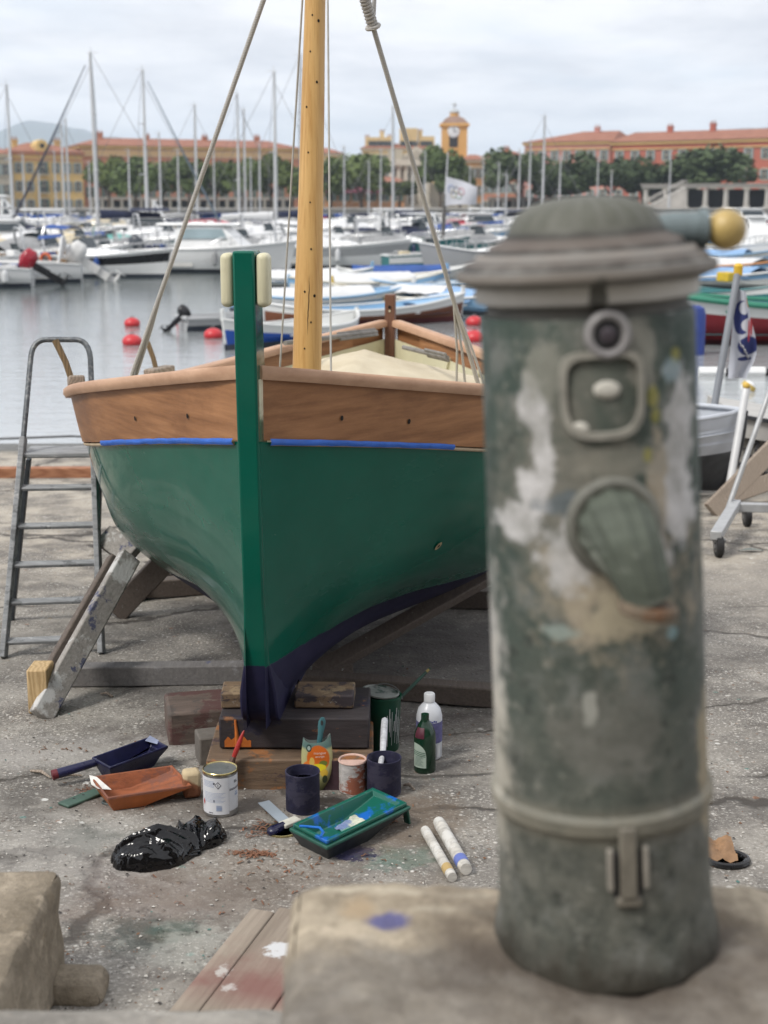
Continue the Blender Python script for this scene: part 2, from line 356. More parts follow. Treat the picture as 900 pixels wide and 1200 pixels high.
def window_mb(kind, wd, h, shut=1):
    m = MB(); wd *= .58; h *= .85
    m.box((0, -.06, h/2), (wd+.36, .12, h+.36), 0); m.box((0, -.135, h/2), (wd, .03, h), 1)
    m.box((0, -.16, h/2), (.09, .03, h), 0); m.box((0, -.16, h*.55), (wd, .03, .07), 0)
    if shut:
        for s in (-1, 1): m.box((s*(wd*.75+.03), -.15, h/2), (wd*.48, .06, h), 2)
    if kind == 'balcony':
        m.box((0, -.55, -.10), (wd+1.0, 1.0, .16), 0)
        for k in range(9): m.box((-(wd+.9)/2 + k*(wd+.9)/8, -1.0, .48), (.05, .05, 1.0), 3)
        m.box((0, -1.0, .98), (wd+1.0, .07, .07), 3)
    return m
_wp = {}
def put_windows(root, xs_, rows, wd, h, mats, kind='plain', skip=None):
    key = (kind, wd, h, tuple(m.name for m in mats))
    for zi, z in enumerate(rows):
        for x in xs_:
            if skip and skip(x, zi): continue
            if key in _wp:
                o = _wp[key].copy(); COL.objects.link(o)
            else:
                o = window_mb(kind, wd, h).build('window', mats, smooth=0); _wp[key] = o
            o.parent = root; o.location = (x, 0, z)
def roof_hip(L, D, z, rh, ov=.6, hipL=4, hipR=4):
    m = MB(); a = (-ov, -ov, z); b = (L+ov, -ov, z); c = (L+ov, D+ov, z); d = (-ov, D+ov, z); e = (hipL, D/2, z+rh); f = (L-hipR, D/2, z+rh)
    m.add([a, b, c, d, e, f], [(0, 1, 5, 4), (1, 2, 5), (2, 3, 4, 5), (3, 0, 4), (0, 3, 2, 1)]); return m
def building(label, pA, YA, pB, YB, py_eave, py_ridge, wall, D=14, hip=(4, 4), cornice=None, name='town_house', cat='building', chim=()):
    a, L, rz = frame_of(pA, YA, pB, YB); root = thing(name, label, cat, a, (0, 0, rz))
    Ym = (YA+YB)/2; ze = P(450, py_eave, Ym).z - 1.40; zr = P(450, py_ridge, Ym+D*.4).z - 1.40
    m = MB(); m.box((L/2, D/2, ze/2), (L, D, ze)); m.build('wall', wall, root, smooth=0)
    roof_hip(L, D, ze+.45, max(.6, zr-ze-.45), .6, *hip).build('roof', M_tile, root, smooth=0)
    if cornice:
        m = MB(); m.box((L/2, D/2, ze+.16), (L+.7, D+.7, .5)); m.box((L/2, -.1, ze-.9), (L+.1, .3, .2)); m.build('cornice', cornice, root, smooth=0)
    for cx, ch in chim:
        m = MB(); ch *= .7; m.box((cx*L, D*.45, zr+ch/2-.8), (1.0, .8, ch+.8), 0); m.box((cx*L, D*.45, zr+ch-.35), (1.2, 1.0, .2), 0)
        for k in (-.3, .3): m.lathe([(.16, 0), (.13, .5)], 8, 1, Matrix.Translation((cx*L+k, D*.45, zr+ch-.25)))
        m.build('chimney', [wall, M_tile], root, smooth=0)
    return root, L, ze
# right: long red terrace
M_red = wallm('red_render', (.40, .125, .085)); M_pink = wallm('pink_render', (.50, .24, .20)); M_och = wallm('ochre_trim', (.56, .38, .16))
rt, L, ze = building('long deep red terrace with a tiled roof above the umbrella pines', 716, 272, 1010, 246, 166, 151, M_red, 16, (1, 6), M_och, 'terraced_building', 'building', ((.18, 1.6), (.36, 2.0), (.6, 1.6)))
nb = 15; xs_ = [L*(i+.5)/nb for i in range(nb)]
put_windows(rt, xs_, (ze-3.0, ze-6.6), 1.5, 2.1, [M_surr, M_pane, M_shut]); put_windows(rt, xs_, (ze-10.4,), 1.5, 2.6, [M_surr, M_pane, M_shut])
rt, L, ze = building('rosy pink wing of the terrace with a hipped tiled end behind pines', 614, 281, 714, 273, 169, 154, M_pink, 16, (9, 1), M_och, 'terraced_building', 'building', ((.7, 1.3),))
xs_ = [L*(i+.5)/7 for i in range(7)]
put_windows(rt, xs_, (ze-3.0, ze-6.6, ze-10.2), 1.4, 2.1, [M_surr, M_pane, M_shut])
# white colonnade along the quay
a, L, rz = frame_of(752, 226, 980, 214)
rc = thing('colonnade', 'white flat roofed colonnade under the red terrace facing the quay', 'colonnade', a, (0, 0, rz))
M_wh = plain('white_stone', (.40, .385, .355), .8, .1, .3)
zt = P(450, 216, 221).z - 1.4
m = MB(); m.box((L/2, 3, zt-.25), (L, 6, .5)); m.box((L/2, 2.9, zt+.05), (L+.5, 6.4, .10)); m.build('entablature', M_wh, rc, smooth=0)
m = MB(); m.box((L/2, 5.6, (zt-.7)/2), (L-.4, .4, zt-.7)); m.build('back_wall', M_dark, rc, smooth=0)
nc = 10; col0 = None
for i in range(nc):
    x = .6 + (L-1.2)*i/(nc-1)
    if col0 is None:
        m = MB(); m.box((0, 0, .15), (1.05, 1.05, .3)); m.lathe([(.44, .3), (.40, (zt-.7)*.6), (.36, zt-1.0), (.48, zt-.9), (.48, zt-.7)], 14); o = col0 = m.build('column', M_wh, rc)
    else: o = col0.copy(); COL.objects.link(o); o.parent = rc
    o.location = (x, .55, 0)
def arcade(label, p0, Y0, p1, Y1, py, n, mt, name='arcade'):
    a, L, rz = frame_of(p0, Y0, p1, Y1); o = thing(name, label, 'arcade', a, (0, 0, rz)); zt = P(450, py, (Y0+Y1)/2).z-1.4
    m = MB(); m.box((L/2, 2, zt-.22), (L, 4, .44)); m.build('entablature', mt, o, 0); m = MB(); m.box((L/2, 3.8, zt/2-.25), (L-.3, .3, zt-.5)); m.build('back_wall', M_dark, o, 0); c0 = None
    for i in range(n):
        c0 = c0.copy() if c0 else MB().box((0, 0, (zt-.44)/2), (.5, .5, zt-.44)).build('pillar', mt, None, 0)
        if i: COL.objects.link(c0)
        c0.parent = o; c0.location = (.5+(L-1)*i/(n-1), .3, 0)
arcade('low market arcade of pale pillars with dark bays under the left plane trees', 104, 244, 346, 252, 231, 22, plain('arcade_stone', (.34, .32, .28), .85))
arcade('low dark arcade with grey pillars under the pines above the fountain', 574, 243, 750, 243, 231, 15, plain('arcade_grey', (.20, .19, .17), .85))
a = Vector((XW(757, 214, 1.4), 214, 1.4)); b = Vector((XW(803, 214, 1.4), 214, 1.4))
rr = thing('stairway', 'white railed stairway climbing from the quay to the colonnade terrace', 'stairs', a)
Lr = b.x-a.x; hr = P(450, 219, 214).z-1.4
m = MB(); m.prism([(0, 0), (Lr, hr), (Lr, 0)], lambda x, z: (x, 0, z), lambda x, z: (x, 2.2, z)); m.build('flight', M_quay, rr, smooth=0)
for y in (0, 2.2):
    m = MB()
    for k in range(8): m.box((Lr*k/7, y, hr*k/7+.5), (.09, .09, 1.0))
    m.tube([(0, y, 1.0), (Lr, y, hr+1.0)], .07, 6); m.build('handrail', M_wh, rr)
# left: ochre corner house, its grey neighbour, the long brick-red block
M_yel = wallm('ochre_render', (.60, .42, .17)); M_yel2 = wallm('pale_ochre_render', (.60, .46, .24)); M_gry = wallm('grey_render', (.36, .33, .27)); M_brick = wallm('brick_red_render', (.44, .20, .125))
M_rail = plain('iron_rail', (.05, .05, .052), .6, .1, 1)
rt, L, ze = building('ochre corner house with green shutters and balconies at harbour end', 14, 256, 98, 262, 181, 167, M_yel, 16, (5, 5), M_brick, 'town_house', 'building', ((.2, 1.0), (.8, 1.0)))
xs_ = [L*k for k in (.10, .25, .62, .78, .92)]
put_windows(rt, xs_, (ze-3.2, ze-6.4, ze-9.6), 1.2, 2.0, [M_surr, M_pane, M_shut])
put_windows(rt, [L*.44], (ze-3.4, ze-6.6, ze-9.8), 1.5, 2.4, [M_surr, M_pane, M_shutg, M_rail], 'balcony')
m = MB(); m.prism([(-1.1, 0), (1.1, 0), (1.1, 1.3), (.7, 1.9), (0, 2.2), (-.7, 1.9), (-1.1, 1.3)], lambda x, z: (L*.44+x, -.2, ze+.4+z), lambda x, z: (L*.44+x, 4, ze+.4+z), 0)
m.lathe([(.42, 0), (.42, .1)], 16, 1, Matrix.Translation((L*.44, -.2, ze+1.5)) @ Matrix.Rotation(pi/2, 4, 'X')); m.build('dormer', [M_yel, M_dark], rt, smooth=0)
rt, L, ze = building('pale grey balconied house at the far end of the quay', -70, 250, 13, 254, 183, 170, M_gry, 16, (5, 2), M_cream)
put_windows(rt, [L*(i+.5)/7 for i in range(7)], (ze-3.2, ze-6.6, ze-10.0), 1.5, 2.2, [M_surr, M_pane, M_shut])
rt, L, ze = building('very long brick red block with an ochre frieze behind plane trees', 97, 268, 352, 285, 175, 163, M_brick, 16, (5, 4), M_och, 'terraced_building', 'building', ((.12, 1.6), (.33, 1.2), (.6, 1.2), (.85, 1.4)))
m = MB(); m.box((L/2, -.12, ze-.9), (L, .2, 1.3)); m.build('frieze', wallm('frieze_tan', (.50, .34, .20)), rt, smooth=0)
xs_ = [L*(i+.5)/15 for i in range(15)]
put_windows(rt, xs_, (ze-5.2, ze-9.0, ze-12.8), 1.4, 2.2, [M_surr, M_pane, M_shutg], skip=lambda x, zi: zi == 2 and x > L*.2)
rt, L, ze = building('ochre house with a grey slate band just behind the pine mast', 354, 300, 400, 300, 182, 173, M_yel2, 14, (2, 3), M_cream)
put_windows(rt, [L*(i+.5)/4 for i in range(4)], (ze-3.2, ze-6.6, ze-10), 1.3, 2.1, [M_surr, M_pane, M_shut])
rt, L, ze = building('low tan orange warehouse between the plane trees and the church', 380, 262, 474, 262, 216, 207, wallm('tan_render', (.46, .24, .12)), 10, (2, 2), M_cream, 'warehouse')
put_windows(rt, [L*(i+.5)/6 for i in range(6)], (1.2,), 1.7, 2.6, [M_surr, M_pane, M_shutg])
m = MB(); m.prism([(-.6, 3.6), (L*.75, 3.6), (L*.75, 3.1), (-.6, 3.1)], lambda x, z: (x, -2.0, z-.5), lambda x, z: (x, -.05, z+.2)); m.build('awning', plain('wine_awning', (.16, .035, .06), .8), rt, smooth=0)
# yellow apartment house with chimneys behind the church
rt, L, ze = building('tall cream yellow house with many chimneys behind the church pediment', 425, 330, 512, 330, 176, 168, M_yel2, 14, (2, 2), M_cream, 'town_house', 'building', ((.06, 2.5), (.26, 4.2), (.36, 2.6), (.78, 4.4)))
put_windows(rt, [L*(i+.5)/8 for i in range(8)], (ze-3.0, ze-6.4), 1.5, 2.1, [M_surr, M_pane, M_shut])
m = MB()
for x0, x1, h in ((.05, .42, 3.0), (.50, .74, 5.0), (.76, .97, 3.2)): m.box(((x0+x1)/2*L, 6, ze+h/2), ((x1-x0)*L, 6, h))
m.build('attic_storey', M_yel2, rt, smooth=0)
put_windows(rt, [L*k for k in (.15, .28, .56, .68, .86)], (ze+.5,), 1.5, 1.5, [M_surr, M_pane, M_shut]) if False else None
m = MB()
for k in (.12, .2, .28, .36, .55, .62, .69, .82, .9): m.box((k*L, 2.95, ze+1.5), (1.5, .12, 1.3))
m.build('attic_glazing', M_pane, rt, smooth=0)
# church
M_chs = wallm('weathered_limestone', (.40, .36, .29)); M_chl = wallm('pale_limestone', (.52, .48, .40))
a, L, rz = frame_of(455, 272, 505, 272); zc_ = P(450, 194, 272).z-1.4; za = P(450, 171, 272).z-1.4; zb = P(450, 186, 272).z-1.4
ch = thing('church', 'grey stone church with a temple front of columns and a pediment', 'church', a)
m = MB(); m.box((L/2, 12, zb/2), (L-.5, 18, zb)); m.box((L*.16, 3.5, zb+.9), (L*.34, 3, 1.9)); m.build('wall', M_chs, ch, smooth=0)
m = MB(); m.box((L/2, 1.5, (zc_+zb)/2), (L+.3, 3.6, zb-zc_)); m.build('entablature', M_chl, ch, smooth=0)
m = MB(); m.prism([(L*.30, zb+.05), (L+.3, zb+.05), (L*.65, za)], lambda x, z: (x, -.4, z), lambda x, z: (x, 16, z), 0); m.prism([(L*.38, zb+.35), (L*.93, zb+.35), (L*.65, za-.7)], lambda x, z: (x, -.46, z), lambda x, z: (x, -.41, z), 1); m.build('pediment', [M_chl, M_chs], ch, smooth=0)
for i in range(6):
    m = MB(); m.box((0, 0, .3), (1.3, 1.3, .6)); m.lathe([(.55, .6), (.5, zc_*.6), (.44, zc_-.6), (.62, zc_-.4), (.62, zc_)], 14)
    m.build('column', M_chl, ch, loc=(.7+(L-1.4)*i/5, .6, 0))
m = MB(); m.box((L/2, 2.96, zc_*.42), (2.2, .1, zc_*.8)); m.box((L*.2, 2.96, zc_*.35), (1.3, .1, zc_*.5)); m.box((L*.8, 2.96, zc_*.35), (1.3, .1, zc_*.5)); m.build('door', M_dark, ch, smooth=0)
m = MB(); m.prism([(L, 0), (L+8.5, 0), (L+3, zc_*.42), (L, zc_*.62)], lambda x, z: (x, 4, z), lambda x, z: (x, 5.5, z)); m.build('buttress', M_chs, ch, smooth=0)
# clock tower
Yt = 300; a = Vector((XW(532, Yt), Yt, 1.4)); kz = lambda py: P(450, py, Yt).z-1.4; hw = (XW(546.5, Yt)-XW(517.5, Yt))/2
ct = thing('clock_tower', 'square orange clock tower with a small white lantern on top', 'clock tower', a)
M_tow = wallm('orange_render', (.64, .37, .13)); M_slate = plain('tower_slate', (.26, .17, .13), .8, .2, .4)
m = MB(); m.box((0, hw, kz(147)/2), (2*hw, 2*hw, kz(147))); m.build('shaft', M_tow, ct, smooth=0)
m = MB(); m.box((0, hw, kz(146)), (2*hw+.8, 2*hw+.8, .6)); m.box((0, hw, kz(185)), (2*hw+.5, 2*hw+.5, .4)); m.build('cornice', M_tow, ct, smooth=0)
T0 = Matrix.Translation((0, hw, 0)) @ Matrix.Rotation(pi/4, 4, 'Z')
m = MB(); m.lathe([((hw+.25)*1.414, kz(145)), (hw*1.1, kz(139)), (hw*.55, kz(135.5))], 4, 0, T0); m.build('roof', M_slate, ct, smooth=0)
m = MB(); T1 = Matrix.Translation((0, hw, 0))
m.lathe([(hw*.36, kz(136)), (hw*.36, kz(131.5))], 12, 0, T1); m.lathe([(hw*.40, kz(131.5)), (hw*.42, kz(130.5)), (hw*.34, kz(128.5)), (.35, kz(126.5)), (.12, kz(126)), (.10, kz(123)), (.5, kz(122.3)), (.5, kz(121)), (.1, kz(120)), (.03, kz(118))], 12, 1, T1); m.build('lantern', [M_tow, plain('lead_grey', (.42, .44, .45), .6)], ct)
TX = Matrix.Rotation(pi/2, 4, 'X'); rcl = 1.25; cc = Matrix.Translation((-.25, -.02, kz(154))) @ TX
m = MB(); m.lathe([(rcl, 0), (rcl, .12), (rcl*.9, .16)], 24, 0, cc); m.box((-.25, -.22, kz(154)+.4), (.14, .04, .9), 1); m.box((.05, -.22, kz(154)), (.7, .04, .14), 1)
for k in range(12): m.box((-.25+1.0*sin(k*pi/6), -.2, kz(154)+1.0*cos(k*pi/6)), (.12, .04, .12), 1)
m.build('clock_face', [plain('clock_white', (.72, .74, .76), .5, .05), M_dark], ct)
m = MB(); m.prism([(-.9, 0), (.9, 0), (.9, 2.2), (.6, 2.9), (0, 3.2), (-.6, 2.9), (-.9, 2.2)], lambda x, z: (x-.25, -.06, kz(172.5)+z), lambda x, z: (x-.25, .2, kz(172.5)+z)); m.build('belfry_opening', M_dark, ct, smooth=0)
rt, L, ze = building('ochre tan house under the clock tower with a red roof', 540, 290, 572, 290, 190, 181, wallm('sienna_render', (.48, .27, .11)), 12, (2, 2), M_cream)
put_windows(rt, [L*(i+.5)/4 for i in range(4)], (ze-3.0, ze-6.4, ze-9.8), 1.2, 2.0, [M_surr, M_pane, M_shut])
rt, L, ze = building('terracotta house with stepped red roofs beside the pines', 566, 282, 606, 280, 186, 177, wallm('terracotta_render', (.45, .20, .12)), 12, (3, 2), M_cream, 'town_house', 'building', ((.5, 1.2),))
put_windows(rt, [L*(i+.5)/5 for i in range(5)], (ze-3.0, ze-6.4, ze-9.8), 1.2, 2.0, [M_surr, M_pane, M_shut])
# ------------------------------------------------------------------ trees
def leaf_mat(name, a, b):
    t = NT(name); f = t.noise(.45, 4, .6); g = t.noise(3, 3)
    c = t.mix(t.ramp(f, [(.35, 0), (.65, 1)]), sc3(a, 1.05), sc3(b, 1.1)); c = t.mix(t.ramp(g, [(.4, 0), (.7, .5)]), c, sc3(b, 1.7)); rd = t.n('ShaderNodeObjectInfo').outputs['Random']; c = t.mix(t.math('MULTIPLY', rd, .55), c, sc3(b, 1.35) if 'pine' in name else (.13, .15, .045)); c = t.mix(t.ramp(t.math('FRACT', t.math('MULTIPLY', rd, 7.3)), [(.5, 0), (1, .45)]), c, sc3(a, .7))
    return t.done(c, .7, spec=.2)
M_leaf = leaf_mat('plane_leaf', (.050, .075, .026), (.100, .140, .046)); M_pine = leaf_mat('pine_needle', (.034, .052, .027), (.066, .090, .040))
M_bark = plain('bark', (.10, .075, .055), .9, .3, 2)
def crown_mb(rx, ry, rz, cz, n, q, seed, flat=0):
    rg = random.Random(seed); lobes = []
    for k in range(13):
        a = rg.uniform(0, 2*pi); u = rg.uniform(-.75, .85); r = sqrt(max(0, 1-u*u))*rg.uniform(.45, .72)
        lobes.append((Vector((cos(a)*r*rx, sin(a)*r*ry, cz+u*rz*.62)), rg.uniform(.30, .5)))
    m = MB()
    for k in range(n):
        c, s = rg.choice(lobes); d = Vector((rg.gauss(0, 1), rg.gauss(0, 1), rg.gauss(0, 1))).normalized()
        rad = rg.uniform(.55, 1.06)**.6; p = c + Vector((d.x*rx*s*rad, d.y*ry*s*rad, d.z*rz*s*rad*(1.1 if d.z > 0 else .8)))
        nrm = (d + Vector((rg.gauss(0, .5), rg.gauss(0, .5), rg.gauss(.2, .5)))).normalized()
        x = nrm.orthogonal().normalized(); x = Matrix.Rotation(rg.uniform(0, 6.3), 3, nrm) @ x; y = nrm.cross(x); w_ = q*rg.uniform(.6, 1.4)
        m.add([p-x*w_-y*w_*.5, p+x*w_*.4-y*w_*.6, p+x*w_, p+x*w_*.3+y*w_*.7, p-x*w_*.6+y*w_*.5], [(0, 1, 2, 3, 4)])
    return m
def trunk_mb(h, r, spread, cz, seed):
    rg = random.Random(seed); m = MB(); m.tube([(0, 0, 0), (rg.uniform(-.15, .15), 0, h*.5), (rg.uniform(-.3, .3), 0, h)], [r*1.3, r, r*.8], 8)
    for k in range(5):
        a = k*2*pi/5+rg.uniform(-.3, .3); m.tube([(0, 0, h*.85), (cos(a)*spread*.35, sin(a)*spread*.35, h+(cz-h)*.5), (cos(a)*spread*.75, sin(a)*spread*.75, cz+.5)], [r*.6, r*.4, r*.12], 6)
    return m
_tp = {}
def tree(kind, label, px, Y, py_top, py_bot, wpx, v, group):
    zt = P(450, py_top, Y).z-1.4; zb = max(1.8, P(450, py_bot, Y).z-1.4); wd = (XW(px+wpx/2, Y)-XW(px-wpx/2, Y))*(1.42 if kind == 'plane' else 1.3)*(.86+.3*((v*37+px) % 10)/10); zb = max(1.5, zb-1.8)
    root = thing('pine_tree' if kind == 'pine' else 'plane_tree', label, 'tree', (XW(px, Y), Y, 1.4), (0, 0, v*1.3), group)
    k = (kind, v % 3)
    if k not in _tp:
        c = crown_mb(1, 1, 1, 0, 2600, .085, 11+v % 3 + (40 if kind == 'pine' else 0)).build('crown', M_pine if kind == 'pine' else M_leaf, smooth=0); _tp[k] = c
    else: c = _tp[k].copy(); COL.objects.link(c)
    c.parent = root; c.location = (0, 0, (zt+zb)/2); c.scale = (wd/2*1.08, wd/2*1.05, (zt-zb)/2*1.08)
    trunk_mb(zb+.8, .24, wd*.42, (zt+zb)/2, v).build('trunk', M_bark, root)
g1 = 'plane trees along the left quay'; g2 = 'umbrella pines before the red terrace'
for i, (px, Y, t_, b_, w_, lab) in enumerate([
    (128, 236, 184, 236, 34, 'dark green plane tree in front of the brick red corner, leftmost of the row'), (160, 232, 181, 238, 40, 'broad plane tree just right of the thickest white mast'),
    (192, 238, 186, 238, 36, 'plane tree behind the leaning blue furled jib'), (222, 234, 184, 240, 40, 'plane tree left of the thick left shroud rope of the green boat'),
    (254, 236, 188, 240, 38, 'low crowned plane tree over a pale kiosk front'), (285, 232, 183, 238, 40, 'plane tree between the twin slim masts and the tall grey mast'),
    (318, 238, 180, 238, 42, 'olive tinted plane tree, rightmost before the pine mast'), (343, 234, 186, 238, 34, 'plane tree half hidden by the pine mast')]):
    tree('plane', lab, px, Y, t_, b_, w_, i, g1)
g3 = 'trees beside the church'
tree('plane', 'tall round plane tree on the left of the church', 424, 238, 176, 238, 50, 2, g3); tree('plane', 'plane tree touching the right side of the pine mast', 388, 242, 182, 232, 34, 1, g3)
tree('plane', 'bright green plane tree in front of the clock tower', 516, 244, 172, 234, 40, 3, g3); tree('plane', 'low bushy tree in the church doorway', 468, 250, 211, 246, 34, 5, g3)
tree('plane', 'small yellowing plane tree at the foot of the clock tower', 539, 252, 192, 240, 24, 4, g3)
for i, (px, t_, b_, w_, lab) in enumerate([(606, 174, 232, 60, 'pine with a tall crown beside the terracotta house'), (668, 178, 226, 58, 'umbrella pine straight above the fountain cap'),
    (646, 190, 236, 50, 'low pine between two taller umbrella pines'), (714, 184, 226, 52, 'umbrella pine behind the lamp post nearest the fountain'), (752, 183, 230, 54, 'umbrella pine above the foot of the white stairway'),
    (790, 188, 232, 48, 'smaller pine just left of the widest pine'), (836, 171, 221, 76, 'widest umbrella pine, standing over the white colonnade')]):
    tree('pine', lab, px, 236+(i % 3)*3, t_, b_, w_, i, g2)
# quay lamp posts
for px, top, lab in ((699, 184, 'tall quay lamp post above the fountain cap'), (783, 176, 'quay lamp post with a yellow foot beside the stairway'), (715, 200, 'short quay lamp post right of a taller one')):
    Y = 206; h = P(450, top, Y).z-1.4
    lp = thing('lamp_post', lab, 'lamp post', (XW(px, Y), Y, 1.4), group='lamp posts on the quay')
    m = MB(); m.lathe([(.22, 0), (.2, 1.4), (.11, 1.5), (.08, h)], 10, 0); m.build('pole', plain('galvanised', (.42, .43, .44), .5, .1, 2), lp)
    m = MB(); m.box((0, -.35, h-.02), (.3, .9, .16)); m.build('lamp_head', M_wh, lp)

# building added out of view to darken hull reflections and cut sky light
rb_ = thing('added_unseen_building', 'plain brown building added unseen behind the camera to darken hull reflections', 'building', (0, -13, .25))
M_qb = wallm('brown_stone_wall', (.17, .145, .12))
m = MB(); m.box((0, -5, 5.2), (70, 10, 10.4)); m.build('wall', M_qb, rb_, smooth=0)
for i in range(12):
    o = window_mb('plain', 1.9, 2.6).build('window', [M_surr, M_pane, M_shutg], rb_, smooth=0) if i == 0 else o.copy()
    if i: COL.objects.link(o)
    o.parent = rb_; o.location = (26-52*(i % 6)/5, .001, 1.4+4.4*(i//6)); o.rotation_euler = (0, 0, pi)
m = MB(); m.add([(-40, -13, .25), (40, -13, .25), (40, -1.5, .25), (-40, -1.5, .25)], [(0, 1, 2, 3)]); tag(m.build('street', M_land, None, 0), kind='structure')
# ================================================================== THE GREEN BOAT ON ITS CRADLE
BX, BY, HEAD = -.398, 4.15, math.atan(.0906)
boat = thing('rowing_boat', 'dark green double-ended wooden boat with a bare timber strake, propped ashore', 'boat', (BX, BY, 0), (0, 0, -HEAD))
def bl(p):      # world -> boat coordinates
    d = Vector(p) - Vector((BX, BY, 0)); c, s = cos(HEAD), sin(HEAD)
    return Vector((d.x*c - d.y*s, d.x*s + d.y*c, d.z))
def bw(p):
    c, s = cos(HEAD), sin(HEAD); return Vector((p[0]*c + p[1]*s + BX, -p[0]*s + p[1]*c + BY, p[2]))
ST = [0, .43, .98, 1.45, 2.4, 3.3, 4.1, 4.85]
SEC = [[(.03, 1.366), (.03, 1.155), (.03, .90), (.03, .68), (.03, .46), (.03, .34), (.03, .25)],
       [(.40, 1.285), (.372, 1.08), (.322, .85), (.252, .62), (.150, .435), (.100, .32), (.045, .235)],
       [(.80, 1.185), (.765, .975), (.69, .73), (.54, .54), (.34, .40), (.235, .295), (.05, .21)],
       [(1.0, 1.105), (.955, .90), (.895, .70), (.82, .52), (.63, .365), (.43, .27), (.05, .185)],
       [(1.07, 1.0), (1.04, .80), (1.0, .62), (.9, .44), (.68, .29), (.45, .20), (.05, .135)],
       [(.87, .99), (.83, .79), (.75, .60), (.6, .42), (.38, .28), (.16, .18), (.03, .09)],
       [(.50, 1.045), (.46, .845), (.38, .63), (.26, .44), (.14, .3), (.07, .17), (.03, .05)],
       [(.03, 1.12), (.03, .92), (.03, .7), (.03, .5), (.03, .33), (.03, .17), (.03, .01)]]
def herm(xs, ys, x):
    n = len(xs); x = max(xs[0], min(xs[-1], x)); i = 0
    while i < n-2 and x > xs[i+1]: i += 1
    def sl(k):
        if k == 0: return (ys[1]-ys[0])/(xs[1]-xs[0])
        if k == n-1: return (ys[-1]-ys[-2])/(xs[-1]-xs[-2])
        a = (ys[k]-ys[k-1])/(xs[k]-xs[k-1]); b = (ys[k+1]-ys[k])/(xs[k+1]-xs[k]); h0 = xs[k]-xs[k-1]; h1 = xs[k+1]-xs[k]
        return (a*h1+b*h0)/(h0+h1)
    h = xs[i+1]-xs[i]; t = (x-xs[i])/h; m0, m1 = sl(i)*h, sl(i+1)*h
    return (2*t**3-3*t*t+1)*ys[i] + (t**3-2*t*t+t)*m0 + (-2*t**3+3*t*t)*ys[i+1] + (t**3-t*t)*m1
def H(s, v, side=1, off=0.0):       # v 0 rail .. 6 keel
    i = min(5, int(v)); 
    ws = [herm(ST, [SEC[k][j][0] for k in range(8)], s) for j in range(7)]; zs = [herm(ST, [SEC[k][j][1] for k in range(8)], s) for j in range(7)]
    wv = herm(list(range(7)), ws, v); zv = herm(list(range(7)), zs, v)
    return Vector((side*(max(.012, wv)+off), s, zv))
def hull_at(px, py, side):
    best = None
    for a in range(2, 60):
        for b in range(0, 55):
            p = H(a*.04, b*.1, side); q = proj(bw(p)); d = (q[0]-px)**2+(q[1]-py)**2
            if best is None or d < best[0]: best = (d, a*.04, b*.1)
    return best[1], best[2]
# --- paints and timber
def green_paint():
    t = NT('green_gloss'); xyz = t.xyz(); f = t.noise(2.2, 6, .6); g = t.noise(14, 5, .65, t.map((1, .35, 1.2)))
    green = t.mix(t.ramp(f, [(.3, 0), (.7, 1)]), (.0015, .080, .053), (.004, .114, .076))
    haze_ = t.ramp(t.noise(3.1, 7, .62, t.map((1, .55, 1.6), rot=(.3, 0, 0))), [(.56, 0), (.80, .16)])
    green = t.mix(haze_, green, (.030, .13, .10))
    sc = t.ramp(t.noise(9, 8, .7, t.map((.25, .25, 3.0), rot=(.35, .2, 0))), [(.69, 0), (.75, .22)]); green = t.mix(sc, green, (.05, .15, .12))
    navy = t.mix(t.ramp(g, [(.35, 0), (.7, 1)]), (.012, .012, .040), (.024, .022, .058))
    wl = t.math('ADD', t.math('SUBTRACT', xyz[2], .452), t.math('MULTIPLY', xyz[1], .040)); wl = t.math('ADD', wl, t.math('MULTIPLY', t.math('SUBTRACT', t.noise(11, 6, .7), .5), .022))
    k = t.ramp(t.math('MULTIPLY_ADD', wl, 40, .5), [(.46, 0), (.54, 1)])
    rg = t.mix(k, (.62, .62, .62), t.ramp(t.noise(2.2, 6, .62, t.map((1.2, .45, 2.4), rot=(.45, 0, 0))), [(.36, .06), (.50, .13), (.64, .34)]))
    t.b.inputs['Coat Tint'].default_value = (1, 1, 1, 1)
    nm = t.bump(t.math('ADD', t.noise(2.6, 3, .5, t.map((1, .6, 1.6))), t.math('MULTIPLY', t.noise(40, 3), .012)), .20, .03)
    t.b.inputs['Coat Roughness'].default_value = .07
    return t.done(t.mix(k, navy, green), rg, nm, spec=.22, coat=t.math('MULTIPLY', k, .10))
M_green = green_paint()
